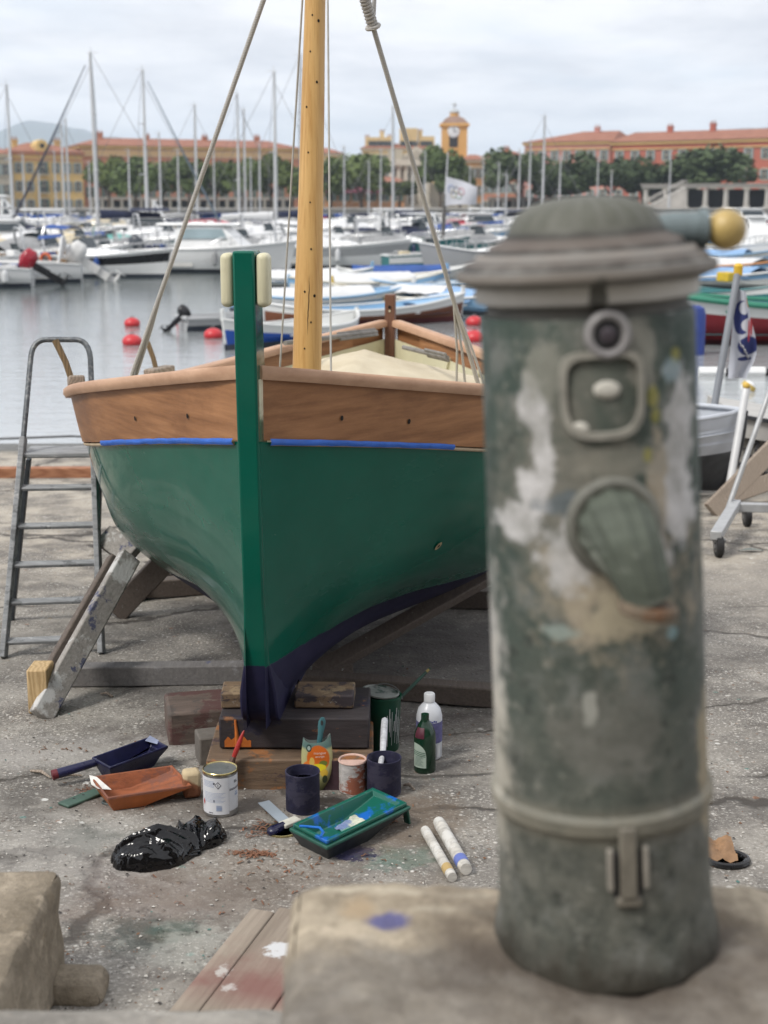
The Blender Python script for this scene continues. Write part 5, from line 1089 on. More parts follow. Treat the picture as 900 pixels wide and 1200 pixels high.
for k in range(8): 
    zz_ = .029+k*.0042; m.grid(lambda u, v: (r_*cos(A0-1.0+(.85-.1*(k % 3))*u), r_*sin(A0-1.0+(.85-.1*(k % 3))*u), zz_+.0016*v), 6, 1, 1)
for zz_ in (.066, .072, .078): m.grid(lambda u, v: (r_*cos(A0-1.2+1.22*u), r_*sin(A0-1.2+1.22*u), zz_+.0022*v-.006*u), 10, 1, 2)
m.build('label', [plain('pale_green_label', (.36, .44, .38), .5, .1, 20), plain('label_text_grey', (.14, .20, .17), .5), plain('label_stripe', (.03, .10, .06), .5)], o, 60)
r_ = r2_*.80+.003; m = MB(); m.grid(lambda u, v: (lambda a, z: ((herm([.115, .135, .158, .172], [r2_, r2_*.94, r2_*.66, r2_*.42], z)+.001)*cos(a), (herm([.115, .135, .158, .172], [r2_, r2_*.94, r2_*.66, r2_*.42], z)+.001)*sin(a), z))(A0-1.1+1.0*u, .122+.034*v), 10, 6); m.build('neck_label', plain('wine_neck_label', (.09, .02, .035), .5), o)
# roller tray: blue liner in a dark tray
def tray(o, name, c0, c1, c2, h, dep, mats, rim=.012, wall=.004, feet=False, ramp=.55):
    ax_ = (c1-c0); L = ax_.length; ax_.normalize(); ay = (c2-c0); Wd = ay.length; ay.normalize(); up_ = Vector((0, 0, 1))
    m = MB()
    def pt(u, v, z): return c0+ax_*(u*L)+ay*(v*Wd)+up_*z
    def ring(i, z): return [pt(i/L, i/Wd, z), pt(1-i/L, i/Wd, z), pt(1-i/L, 1-i/Wd, z), pt(i/L, 1-i/Wd, z)]
    def dz(u): return h-(dep if u < ramp else dep*(1-(u-ramp)/(1-ramp)*.82))
    R0 = ring(0, h-.008); R1 = ring(0, h); R2 = ring(rim, h)
    inner = []; ins = rim+dep*.30
    us = [ins/L, .2, .4, ramp, ramp+.15, .9, 1-rim*1.8/L]
    for u in us: inner += [pt(u, ins/Wd, dz(u)), pt(u, 1-ins/Wd, dz(u))]
    vs = R0+R1+R2+inner; fs = []
    for a in (0, 4): fs += [(a+k, a+(k+1) % 4, a+4+(k+1) % 4, a+4+k) for k in range(4)]
    n = len(us); I = lambda k, s: 12+2*k+s
    fs += [(I(k, 0), I(k+1, 0), I(k+1, 1), I(k, 1)) for k in range(n-1)]
    fs.append((8, 11, I(0, 1), I(0, 0))); fs.append((10, 9, I(n-1, 0), I(n-1, 1)))
    fs.append((8, I(0, 0))+tuple(I(k, 0) for k in range(1, n))+(9,)); fs.append((11, 10)+tuple(I(k, 1) for k in range(n-1, -1, -1)))
    m.add(vs, fs, 0)
    outer = []
    for u in us: outer += [pt(u, (ins-.004)/Wd, dz(u)-wall), pt(u, 1-(ins-.004)/Wd, dz(u)-wall)]
    b = len(m.v); m.add(R0+outer, [(4+2*k, 4+2*k+1, 4+2*k+3, 4+2*k+2) for k in range(n-1)]+[(0, 4, 5, 3), (2, 4+2*n-1, 4+2*n-2, 1), (0, 1)+tuple(4+2*k for k in range(n-1, -1, -1)), (3,)+tuple(4+2*k+1 for k in range(n))+(2,)], 1)
    m.build(name, mats, o, 30, .0025)
    return pt, dz
T0_, T1_, T2_ = G(348, 975, .045), G(452, 925, .06), G(397, 992, .045)
a0 = G(343, 962, .075); a1 = G(437, 924, .075); a2 = G(383, 980, .075)
o = thing('roller_tray', 'bright blue roller tray smeared with green paint, nested in a black tray', 'paint tray', gp(400, 975)); OO = o.location
c0 = Vector((a0.x, a0.y, 0))-Vector((OO.x, OO.y, 0)); c1 = Vector((a1.x, a1.y, 0))-Vector((OO.x, OO.y, 0)); c2 = Vector((a2.x, a2.y, 0))-Vector((OO.x, OO.y, 0)); c2 = c0+(c2-c0)
def tray_mat():
    t = NT('blue_liner'); f = t.noise(9, 6, .65); c = t.mix(t.ramp(f, [(.40, 0), (.47, 1)]), (.012, .12, .46), (.008, .105, .075)); c = t.mix(t.ramp(t.noise(26, 5, .7), [(.62, 0), (.68, .7)]), c, (.20, .28, .22)); c = t.mix(t.ramp(t.noise(16, 6, .7, t.map(loc=(3, 3, 3))), [(.66, 0), (.70, .7)]), c, (.012, .014, .06))
    return t.done(c, .32, t.bump(f, .2, .004))
M_bt = tray_mat(); M_kt = plain('black_tray', (.018, .024, .030), .45, .3, 14); M_gt = plain('green_smeared_tray', (.016, .085, .062), .45, .35, 14)
pt_, dz_ = tray(o, 'liner', c0, c1, c2, .075, .045, [M_bt, M_bt])
e1 = (c1-c0).normalized()*.008; e2 = (c2-c0).normalized()*.008
tray(o, 'outer_tray', c0-e1-e2+Vector((0, 0, 0)), c1+e1*1.2-e2, c2-e1+e2, .062, .058, [M_gt, M_kt])
m = MB()
for v in (.04, .94):
    m = MB(); p_ = pt_(1.0, v, .062); m.beam(p_, p_+(c1-c0).normalized()*.012+Vector((0, 0, -.060)), .022, .007, (c1-c0).normalized()); m.build('foot', M_gt, o, 30, .002)
m = MB(); p_ = pt_(.0, .2, .078); q_ = pt_(.0, .82, .078); m.tube([p_, p_.lerp(q_, .2)+e1*3+Vector((0, 0, -.004)), p_.lerp(q_, .55)+e1*4.5, p_.lerp(q_, .85)+e1*3, q_], .004, 8); m.build('pour_lip', plain('liner_blue', (.012, .14, .52), .35), o)
o2 = thing('paint_rag', 'crumpled pale paint-stained card lying in the blue roller tray', 'card', OO+pt_(.50, .50, dz_(.5)+.003)); m = MB()
ax_ = (c1-c0).normalized(); ay = (c2-c0).normalized()
m.grid(lambda u, v: ax_*(.085*(u-.5))+ay*(.06*(v-.5))+Vector((0, 0, .006+.005*fbm(u*4, v*4, 2)+.012*(u-.5))), 14, 10); m.build('sheet', block_mat('stained_card', (.50, .52, .42), 5, ((.50, (.06, .12, .34), .8), (.60, (.10, .28, .18), .8))), o2, 0)
# lid with a navy brush across it
o = thing('tin_cover', 'upturned tin lid with a gold rim and wet navy paint', 'lid', gp(331, 975)); m = MB(); m.lathe([(.046, 0), (.0475, .003), (.0475, .008), (.045, .009), (.043, .005)], 40, 0); m.lathe([(.0001, .0055), (.0435, .0055)], 30, 1); m.build('disc', [M_gold, M_navyp], o)
o = thing('paintbrush', 'flat brush loaded with navy paint resting on the upturned lid', 'brush', gp(331, 975)+Vector((0, 0, .012))); p_ = P(320, 976, gp(331, 975).y-.02)-o.location; q_ = P(346, 966, gp(331, 975).y+.03)-o.location
m = MB(); d_ = (q_-p_); m.ball(p_+Vector((0, 0, .006)), .021, 10, 0, (.9, 1.0, .72)); m.tube([p_+Vector((0, 0, .004)), p_.lerp(q_, .5)+Vector((0, 0, .012))], [.018, .011], 10, 0); m.build('bristles', M_navyp, o)
m = MB(); m.beam(p_.lerp(q_, .40)+Vector((0, 0, .012)), q_+Vector((.008, .01, .012)), .034, .013); m.build('ferrule', plain('whitish_ferrule', (.50, .49, .43), .5, .15, 30), o, 30, .003)
o = thing('scraper', 'flat grey plastic filling knife leaning by the upturned lid', 'scraper', gp(322, 958)); p_ = P(309, 944, gp(322, 950).y+.02)-o.location; q_ = P(337, 972, gp(331, 975).y+.01)-o.location
m = MB(); m.beam(p_+Vector((0, 0, .012)), q_+Vector((0, 0, .018)), .036, .003, (.2, -.5, 1)); m.build('blade', plain('grey_blade', (.26, .30, .34), .45, .12), o, 0)
# orange tray with torn white corner
M_ot = plain('orange_smeared_tray', (.40, .115, .030), .5, .3, 12, .2); M_oi = block_mat('orange_tray_inside', (.27, .085, .035), 3, ((.5, (.17, .07, .05), .8), (.62, (.09, .06, .06), .7)))
o = thing('orange_tray', 'orange paint-smeared roller tray with a white torn corner', 'paint tray', gp(160, 932)); OO = o.location
b0_, b1_, b2_ = G(106, 913, .05), G(202, 901, .05), G(126, 935, .05)
f_ = lambda g: Vector((g.x-OO.x, g.y-OO.y, 0)); pt2, dz2 = tray(o, 'shell', f_(b0_), f_(b1_), f_(b2_), .062, .050, [M_oi, M_ot], .006, .004, ramp=.45)
m = MB(); p_ = pt2(.0, .05, .064); m.add([p_+Vector((-.006, 0, .006)), p_+Vector((.02, -.01, .004)), pt2(.10, .75, .066), pt2(-.02, .55, .060), pt2(-.03, .2, .05)], [(0, 1, 2, 3, 4)]); m.build('torn_film', plain('white_film', (.60, .59, .56), .5, .15, 30), o, 0)
# navy scoop tray with handle
o = thing('navy_tray', 'navy paint-caked long tray with a red ended handle, behind the orange tray', 'paint tray', gp(130, 918)); OO = o.location
d0, d1, d2 = G(108, 899, .04), G(176, 874, .05), G(122, 908, .04); d2 = d0+(G(200, 885, .05)-d1)*.9
f_ = lambda g: Vector((g.x-OO.x, g.y-OO.y, 0)); M_nv = plain('navy_caked', (.012, .013, .055), .36, .4, 18, .3)
pt3, dz3 = tray(o, 'scoop', f_(d0), f_(d1), f_(d2), .075, .060, [M_nv, M_nv], .006, .004, ramp=.8)
m = MB(); p_ = pt3(.05, .15, .06); q_ = P(66, 907, d0.y-.06)-OO; m.tube([p_, p_.lerp(q_, .5), q_], [.013, .015, .016], 14); m.build('handle', M_nv, o); m = MB(); dd_ = (q_-p_).normalized(); m.tube([q_-dd_*.004, q_+dd_*.014], [.0168, .0165], 14); m.build('handle_end', plain('dark_red_end', (.14, .016, .025), .5, .2), o)
m = MB(); rg = random.Random(9); k0 = [pt3(1.0, .5, .077), pt3(1.0, .0, .078), pt3(.88, .1, .071), pt3(.95, .55, .069)]; m.add(k0, [(0, 1, 2, 3)]); m.build('dried_skin', plain('pale_blue_skin', (.22, .25, .36), .4, .3, 20), o, 0)
# small things by the trays
o = thing('plastic_strip', 'green grey plastic spreader with small holes, lying below the orange tray', 'spreader', gp(95, 938)); p_, q_ = gp(74, 945)-o.location, gp(116, 929)-o.location
m = MB(); up_ = Vector((0, 0, .006)); m.beam(p_+up_, q_+up_, .05, .009, m=0)
for f in (.32, .58): c = p_.lerp(q_, f)+Vector((-.004, .008, .0109)); m.add([c+Vector((.005*cos(k*pi/4), .004*sin(k*pi/4), 0)) for k in range(8)], [tuple(range(8))], 1)
m.build('plate', [plain('grey_green_plastic', (.055, .105, .080), .5, .25, 20), M_dark], o, 30, .003)
o = thing('putty_knife', 'dark round ended knife lying under the near edge of the orange tray', 'knife', gp(133, 940)); m = MB(); m.lathe([(.0001, .008), (.026, .007), (.029, .003), (.028, 0)], 20, 0, Matrix.Diagonal((1.3, .8, 1, 1))); m.tube([(.025, 0, .006), (.06, .012, .007), (.085, .01, .006)], [.007, .005, .004], 8, 0); m.build('blade', plain('dark_knife', (.035, .05, .048), .5, .3, 25), o)
o = thing('sponge', 'beige sponge block with an orange stained lower half beside the white tin', 'sponge', gp(226, 936), (0, 0, .3)); m = MB(); m.box((0, 0, .045), (.055, .05, .088)); 
def sponge_mat():
    t = NT('sponge_foam'); z = t.math('ADD', t.xyz()[2], t.math('MULTIPLY', t.xyz()[0], .6)); c = t.mix(t.ramp(t.math('ADD', z, t.math('MULTIPLY', t.noise(20, 4), .03)), [(.062, 1), (.07, 0)]), (.50, .40, .25), (.22, .085, .04)); return t.done(c, .9, t.bump(t.noise(150, 3), .5, .003))
m.build('foam', sponge_mat(), o, 40, .012, loc=(0, .02, 0))
# crumpled black bag
def bag_mat():
    t = NT('black_polythene'); f = t.noise(26, 6, .7); g = t.vor(22, t.n('ShaderNodeVectorMath', {0: t.co, 1: t.n('ShaderNodeVectorMath', {0: t.noise(14, 3, out=1), 'Scale': .06}, operation='SCALE').outputs[0]}, operation='ADD').outputs[0])
    return t.done((.0022, .0022, .003), .07, t.bump(t.math('ABSOLUTE', t.math('SUBTRACT', t.noise(11, 2, .5, t.map((1, 1.8, 1.8)), .6), .5)), .55, .022), spec=.5)
A_, B_ = gp(150, 1012), gp(252, 985); o = thing('plastic_bag', 'crumpled glossy black plastic bag lying on the concrete', 'bag', (A_+B_)/2)
ax_ = (B_-A_); L_ = ax_.length*1.36; ang = atan2(ax_.y, ax_.x); m = MB()
def lobe(cx_, cy_, rx, ry, hh, an_, seed, kf):
    def f(u, v):
        a = 2*pi*v; r = u; e_ = 1+.16*mn.noise((cos(a)*1.6+seed, sin(a)*1.6, seed))+.07*mn.noise((cos(a)*5, sin(a)*5, seed+3))+.03*mn.noise((cos(a)*14, sin(a)*14, seed))
        x, y = cos(a)*r*rx*e_, sin(a)*r*ry*e_; w_ = Vector((x*9+seed, y*9, seed))
        t_ = (x*cos(an_)+y*sin(an_))+.020*mn.noise(w_)+.008*mn.noise(w_*2.3); n_ = mn.noise(w_*.8+Vector((0, 0, 5)))
        f1 = 1-abs(sin(t_*kf+n_*1.5))*1.6; f2 = 1-abs(mn.noise(Vector((t_*34, (y*cos(an_)-x*sin(an_))*9, seed))))*3.2; f3 = .5-abs(mn.noise(w_*4.5))*2
        b_ = max(0, 1-r**2.6)**.55; ed = min(1, (1-r)*6)
        z = hh*b_*(1+.18*mn.noise(w_*.7)) + ed*(.012*f1+.006*f2+.0012*f3)
        s_ = 1+.05*ed*(f2*.5)
        return Vector((cx_+x*s_, cy_+y*s_, max(.0015+.004*(1-ed)*max(0, f3), z)))
    return f
m.grid(lobe(-.055, -.010, .135, .088, .070, .9, 2.0, 62), 70, 150); m.grid(lobe(.088, .010, .088, .062, .058, -.4, 7.0, 70), 60, 120)
b = m.build('film', bag_mat(), o, 60); b.rotation_euler.z = ang
# black and brown scrap at the right, by the plinth
o = thing('broken_lid', 'broken black plastic lid with a brown torn flap lying right of the fountain', 'scrap', gp(852, 1010)); m = MB()
m.tube([(.055*cos(a), .045*sin(a), .012) for a in [k*pi/12 for k in range(24)]], .010, 8, closed=True); m.lathe([(.0001, .006), (.055, .006)], 24, 0, Matrix.Diagonal((1, .82, 1, 1))); m.build('ring', plain('gloss_black_plastic', (.010, .010, .011), .22, .1), o)
m = MB(); m.grid(lambda u, v: Vector((-.075+.10*u, -.02+.085*v, .018+.03*v+.016*fbm(u*3, v*3, 5))), 14, 10); m.build('flap', plain('brown_leather', (.25, .145, .075), .7, .35, 20, .3, dirt=.3), o, 50)
# ================================================================== RIGHT SIDE: trolley, dinghy, poles, flag
M_al2 = plain('pale_aluminium', (.42, .43, .44), .45, .12, 9, .05, .25, dirt=.2, dirtc=(.3, .29, .27))
M_rub = plain('black_rubber', (.014, .014, .015), .75, .2, 20)
g0, g1_ = G(842, 653), G(875, 617); tz = .155
o = thing('launching_trolley', 'pale aluminium trolley frame on small black castors beside the dinghy', 'trolley', g0); TO = o.location
def T_(g, z): return Vector((g.x-TO.x, g.y-TO.y, g.z-TO.z+z))
e0, e1_ = T_(G(838, 650), tz), T_(G(862, 617), tz); far = T_(G(862, 617), tz)
m = MB(); a, b = P(839, 628, g0.y-.02)-TO, P(862, 590, 8.75)-TO; m.beam(a, b, .066, .055); m.box(a-(b-a).normalized()*.001, (.06, .004, .04), 1) if False else None; m.build('side_rail', M_al2, o, 30, .006)
m = MB(); a2_ = P(858, 594, 8.72)-TO; b2 = P(985, 597, 8.75)-TO; m.beam(a2_, b2, .06, .055); m.build('cross_rail', M_al2, o, 30, .006)
m = MB(); pb = P(853, 596, 8.68)-TO; pt4 = P(915, 422, 8.95)-TO; m.tube([pb, pt4], .017, 12); m.build('upright', M_al2, o)
m = MB(); cq = b+Vector((-.12, 0, .035)); m.lathe([(.012, 0), (.012, .02), (.006, .025)], 8, 0, Matrix.Translation(a2_+Vector((.26, 0, .033)))); m.build('bolt', M_al2, o)
for gq, zt_ in ((g0, P(839, 628, g0.y).z), (g1_, P(875, 594, g1_.y).z)):
    c = gq-TO; hgt = zt_-gq.z-.03; m = MB()
    for s_ in (-1, 1): m.beam(c+Vector((s_*.026, 0, .05)), c+Vector((s_*.026, .02, hgt)), .006, .04, (0, 1, 0))
    m.box(c+Vector((0, .02, hgt)), (.075, .07, .012)); cs = m.build('castor', plain('castor_grey', (.20, .20, .20), .5, .2, 20, 0, .6), o, 0)
    m = MB(); m.lathe([(.035, -.020), (.058, -.019), (.064, -.012), (.064, .012), (.058, .019), (.035, .020)], 24, 0, Matrix.Translation(c+Vector((0, 0, .064))) @ Matrix.Rotation(pi/2, 4, 'Y')); m.lathe([(.0001, -.021), (.034, -.021), (.034, .021), (.0001, .021)], 16, 1, Matrix.Translation(c+Vector((0, 0, .064))) @ Matrix.Rotation(pi/2, 4, 'Y')); m.build('wheel', [M_rub, plain('castor_hub', (.10, .10, .10), .5)], cs)
o = thing('wooden_strut', 'weathered grey plank leaning up from the slipway behind the trolley', 'plank', G(833, 604), group='planks behind the trolley'); m = MB(); m.beam(Vector((0, 0, .03)), P(925, 507, 9.75)-o.location, .13, .05, (.3, -.9, .3)); m.build('board', M_oldwood, o, 30, .005)
o = thing('wooden_strut', 'lower flatter grey plank crossing behind the trolley rail', 'plank', G(846, 594), group='planks behind the trolley'); m = MB(); m.beam(Vector((0, 0, .06)), P(930, 555, 10.0)-o.location, .12, .05, (.2, -.9, .4)); m.build('board', M_oldwood, o, 30, .005)
# grey dinghy lying ashore: bow to the right
Yd = 10.3; dg = thing('dinghy', 'pale grey clinker dinghy with a dark bottom, ashore right of the fountain', 'dinghy', (XW(867, Yd, 0), Yd, slip(Yd)), (0, 0, radians(-6))); M_dgw = plain('dinghy_white', (.50, .53, .58), .45, .08, 6, .05); M_dgb = plain('dinghy_bottom', (.035, .038, .045), .55, .2, 8)
zt_ = P(868, 486, Yd).z-slip(Yd); zm_ = P(868, 541, Yd).z-slip(Yd)
def dgp(u, v, q):
    s = 3.2*u; wd_ = .75*(1-(1-min(1, s/1.7))**2.4)**.8 if s < 1.7 else .75-.12*((s-1.7)/1.5)**2
    k = v; ww = wd_*(.10+.90*min(1, k*1.15)**.42); z = .03+(zt_-.05*sin(pi*u))*k; lap = .012*((k*6) % 1)*(k > .45)
    xb = -s - .12*(1-k)**2*(1-u)
    return Vector((xb, q*(ww+lap), z))
m = MB()
for q_ in (-1, 1): m.grid(lambda u, v, q=q_: dgp(u, v*.52, q), 40, 10, 1, q_ > 0); m.grid(lambda u, v, q=q_: dgp(u, .52+v*.48, q), 40, 18, 0, q_ > 0)
m.build('hull', [M_dgw, M_dgb], dg, 30)
m = MB()
for q_ in (-1, 1): m.tube([dgp(k/30, 1, q_)+Vector((0, 0, .005)) for k in range(31)], .018, 8); m.tube([dgp(k/30, .78, q_)+Vector((0, q_*.006, 0)) for k in range(31)], .009, 6)
m.build('gunwale', M_dgw, dg)
m = MB(); m.tube([dgp(0, v, 0)+Vector((.012, 0, 0)) for v in [k/10 for k in range(11)]], [.03]*11, 8); m.build('stem', M_dgb, dg)
m = MB(); m.box((-2.0, 0, zt_*.75), (.2, 1.4, .03)); m.box((-1.0, 0, zt_*.75), (.2, 1.1, .03)); m.build('thwart', M_dgw, dg)
# second boat's grey quarter with netting slung below
o = thing('work_punt', 'pale grey punt behind the trolley with netting slung along its side', 'boat', (XW(872, 11.3, 0), 11.3, slip(11.3))); PO = o.location
a, b = P(871, 488, 11.3)-PO, P(1060, 520, 11.0)-PO; dn = Vector((0, 0, -.17))
m = MB(); m.prism([(0, 0), (1, 0), (1, 1), (0, 1)], lambda u, v: a.lerp(b, u)+dn*v, lambda u, v: a.lerp(b, u)+dn*v+Vector((0, 1.3, 0))); m.prism([(0, 1), (1, 1), (.92, 2.6), (.06, 2.6)], lambda u, v: a.lerp(b, u)+dn*v+Vector((0, .06, 0)), lambda u, v: a.lerp(b, u)+dn*v+Vector((0, 1.2, 0)), 1)
m.build('hull', [plain('punt_grey', (.42, .41, .39), .6, .1), plain('punt_under', (.26, .245, .22), .8, .2)], o, 0)
m = MB(); m.beam(a+Vector((0, -.02, .0)), b+Vector((0, -.02, .0)), .03, .03); m.build('gunwale', M_dgb, o)
m = MB(); rg = random.Random(3)
def nt_(i, j):
    u = i/11; z = .9+1.65*j/5; return a.lerp(b, u*.55)+dn*z+Vector((.03*((j % 2)-.5)+rg.uniform(-.012, .012), .03, rg.uniform(-.01, .01)))
N_ = [[nt_(i, j) for j in range(6)] for i in range(12)]
for i in range(12):
    for j in range(6):
        if j < 5: m.tube([N_[i][j], N_[i][j+1]], .0085, 5)
        if i < 11 and (i+j) % 2 == 0: m.tube([N_[i][j], N_[i+1][j]], .0085, 5)
m.build('netting', plain('dark_net', (.035, .035, .04), .85), o)
# white post with a yellow tip
p_, q_ = P(859, 545, 10.0), P(875, 452, 10.25); o = thing('white_pole', 'short white pole with a yellow capped tip leaning against the dinghy bow', 'pole', p_); d_ = q_-p_
m = MB(); m.tube([d_*-.35, d_], .029, 12, 0); m.build('shaft', plain('white_pvc', (.58, .59, .60), .4, .06), o); m = MB(); m.ball(d_*1.0+Vector((-.006, -.016, 0)), .028, 8, 0); m.build('tip', plain('yellow_tip_paint', (.55, .36, .06), .5, .2, 30), o)
# leaning grey pole with a flag
p_, q_ = P(836, 482, 10.6), P(865, 318, 10.9); o = thing('flagpole', 'leaning grey pole with a yellow cap and a hanging white and blue flag', 'flagpole', p_); d_ = q_-p_
m = MB(); m.tube([d_*-.25, d_], .028, 12, 0); m.build('pole', plain('pole_grey', (.20, .215, .24), .5, .12, 5), o); m = MB(); m.lathe([(.034, -.03), (.036, .04), (.02, .06), (.0001, .062)], 12, 0, Matrix.Translation(d_)); m.build('cap', plain('yellow_cap', (.60, .38, .03), .45), o)
def flag_mat():
    t = NT('harbour_flag'); xz = t.xyz(); c = (.50, .52, .58)
    def bb(x, z, rx, rz, col_, amp=.06): 
        nonlocal c
        c = t.mix(t.blob(x, z, rx, rz, ('x', 'z'), amp, 12, .06), c, col_)
    B1 = (.035, .045, .15)
    bb(.055, -.235, .055, .13, B1, .12); bb(.075, -.16, .035, .05, (.50, .52, .58)); bb(.12, -.10, .028, .06, (.42, .17, .07)); bb(.12, -.45, .085, .075, B1); bb(.105, -.29, .05, .05, (.5, .5, .55)); bb(.12, -.335, .012, .085, (.45, .04, .05), .02); bb(.145, -.30, .010, .08, (.45, .04, .05), .02); bb(.10, -.55, .06, .018, B1)
    return t.done(c, .8, None, spec=.2)
fl0 = P(862, 336, 10.86)-p_; m = MB()
def flg(u, v):
    wd_ = herm([0, .3, .75, 1], [.09, .15, .20, .13], v); return Vector((wd_*u-.02*v, .035*sin(u*7+v*3)*(.3+u)+.01*sin(v*9), -.70*v-.05*u*(1-v)))
m.grid(flg, 20, 40)
vs, fs = text_mesh('Nice', .07); m.add([Vector((.108+p.x*cos(-.5)-p.y*sin(-.5), .035*sin((.108+p.x)/.2*7+.45/.7*3)*.9-.055, -.445+p.x*sin(-.5)+p.y*cos(-.5))) for p in vs], fs, 1) if False else None
for k in range(9): m.tube([flg(.30+.055*k, .60+.020*k+.012*(k % 2))+Vector((0, -.012, .012)), flg(.33+.055*k, .62+.020*k-.01*(k % 3))+Vector((0, -.012, -.012))], .0035, 4, 1)
m.build('flag', [flag_mat(), plain('flag_white', (.6, .6, .62), .8)], o, 180, loc=fl0)
# flat leaf of plastic by the trolley
o = thing('plastic_scrap', 'flat grey green scrap lying on the concrete by the castor', 'scrap', G(880, 647)); m = MB(); m.grid(lambda u, v: Vector((-.075+.15*u, (-.02+.04*v)*sin(pi*min(.97, max(.03, u)))*1.4, .008+.012*sin(pi*u)+.004*sin(v*6))), 16, 5); m.build('sheet', plain('scrap_grey', (.14, .16, .15), .6, .3, 30), o, 60)
# ------------------------------------------------------------------ debris on the concrete
m = MB(); rg = random.Random(21)
for k in range(3600):
    px, py = rg.uniform(-40, 940), 1200-500*rg.random()**1.4
    g = G(px, py); x, y = g.x+rg.uniform(-.05, .05), g.y+rg.uniform(-.05, .05)
    if y < 2.0: continue
    s_ = rg.choice((.0015, .002, .0025, .003, .0035, .006)); a = rg.uniform(0, 6.3); z = gz(x, y)+.002
    mi = rg.choices((0, 1, 2, 3), (6, 4, 3, 1))[0]; e_ = rg.uniform(.3, 1.0)
    ux, uy = cos(a)*s_, sin(a)*s_
    m.add([(x-ux, y-uy, z), (x+uy*e_, y-ux*e_, z+rg.uniform(0, s_*.6)), (x+ux, y+uy, z+rg.uniform(0, s_*.4)), (x-uy*e_, y+ux*e_, z+rg.uniform(0, s_*.8))], [(0, 1, 2, 3)], mi)
for (px, py, n, sx_, sy_, mi) in ((298, 1002, 130, .05, .014, 4), (300, 975, 26, .05, .04, 4), (310, 968, 18, .03, .03, 4), (100, 924, 22, .05, .02, 4), (165, 945, 12, .03, .02, 4), (455, 955, 20, .05, .05, 1), (300, 1040, 22, .25, .10, 4), (340, 1015, 36, .16, .08, 1), (75, 880, 10, .08, .03, 1)):
    c = gp(px, py)
    for k in range(n):
        x, y = c.x+rg.gauss(0, sx_*.6), c.y+rg.gauss(0, sy_*.8); z = gz(x, y)+.002; a = rg.gauss(0, .8); L = rg.uniform(.004, .013); w_ = rg.uniform(.001, .003)
        d_ = Vector((cos(a), sin(a), 0)); n_ = Vector((-sin(a), cos(a), 0)); pts = [Vector((x, y, z))+d_*L*(t_-.5)*2+Vector((0, 0, .006*sin(pi*t_)*rg.random())) for t_ in (0, .33, .66, 1)]
        m.add([q for p in pts for q in (p-n_*w_, p+n_*w_)], [(0, 2, 3, 1), (2, 4, 5, 3), (4, 6, 7, 5)], mi)
tag(m.build('debris', [plain('chip_pale', (.48, .46, .42), .8), plain('chip_brown', (.17, .085, .045), .85, .3), plain('chip_dark', (.045, .04, .036), .85), plain('chip_teal', (.07, .17, .15), .7), plain('orange_shaving', (.185, .085, .048), .8, .4)], None, 0), kind='stuff')
# a few sizeable twigs and splinters
for i, (pa, pb, lab) in enumerate((((62, 914), (96, 910), 'pale split twig lying left of the navy tray handle'), ((473, 922), (486, 928), 'dark splinter on the concrete right of the navy tins'), ((36, 905), (60, 913), 'pale twig at the left edge near the slab joint'), ((132, 816), (118, 814), 'brown chip of bark under the leaning brace'))):
    a, b = gp(*pa), gp(*pb); o = tag(MB().tube([Vector((0, 0, .006)), (b-a)*.5+Vector((0, .01, .012)), (b-a)+Vector((0, 0, .006))], [.004, .006, .003], 6).build('twig', M_oldwood, None, loc=a), lab, 'twig', 'twigs on the concrete')
# ================================================================== HARBOUR
M_gel = plain('white_gelcoat', (.76, .77, .77), .32, .08, .8, dirt=.12, dirtc=(.42, .42, .40)); M_gel2 = plain('cream_gelcoat', (.60, .57, .48), .4, .08, .8)
M_gelg = plain('grey_gelcoat', (.36, .37, .38), .4, .1, .8); M_navy_h = plain('navy_hull', (.018, .026, .075), .3, .2, .8); M_teal_h = plain('teal_hull', (.03, .16, .17), .4, .2, .8)
M_blk_h = plain('black_hull', (.012, .012, .014), .3, .2, .8); M_blue_h = plain('bright_blue_hull', (.010, .075, .38), .4, .12, .8); M_red_h = plain('crimson_hull', (.22, .010, .018), .35, .2, .8)
M_lb_h = plain('pale_blue_hull', (.20, .37, .56), .45, .15, .8); M_wht_h = plain('white_paint_hull', (.66, .67, .66), .45, .06, .8); M_grn_h = plain('green_gunwale', (.03, .20, .13), .4, .15, .8)
M_anti = plain('antifouling', (.04, .05, .07), .7, .2, 1); M_antir = plain('red_antifouling', (.10, .02, .022), .7, .2, 1); M_brn_h = plain('brown_hull_band', (.16, .055, .025), .5, .3, 1); M_yel_h = plain('yellow_band', (.50, .36, .09), .5)
M_glass = plain('boat_glass', (.035, .05, .06), .12, .2, 1, spec=.7); M_glassb = plain('pale_boat_glass', (.26, .34, .37), .15, .2, 1)
M_deck = plain('boat_deck', (.56, .555, .53), .6, .1, 1); M_teak = plain('teak_sole', (.33, .21, .11), .7, .2, 2)
M_cvb = plain('blue_cover', (.02, .07, .26), .8, .25, 2); M_cvn = plain('navy_cover', (.012, .018, .05), .8, .25, 2); M_cvw = plain('pale_cover', (.60, .61, .62), .8, .1, 2); M_cvt = plain('turquoise_cover', (.10, .42, .38), .8, .15, 2); M_cvg = plain('grey_cover', (.28, .285, .29), .85, .15, 2); M_cvc = plain('cream_cover', (.58, .50, .34), .85, .12, 2); M_cvr = plain('red_cover', (.42, .03, .06), .8, .15, 2); M_cvlb = plain('light_blue_cover', (.22, .36, .57), .8, .2, 2)
M_mast = plain('alloy_mast', (.56, .57, .58), .4, .08, .5, 0, .3); M_mastd = plain('dark_spar', (.22, .225, .23), .5, .1, .5); M_ss = plain('stainless_rail', (.45, .46, .47), .3, .1, 3, 0, .6); M_wire = plain('wire_rope', (.16, .165, .17), .5)
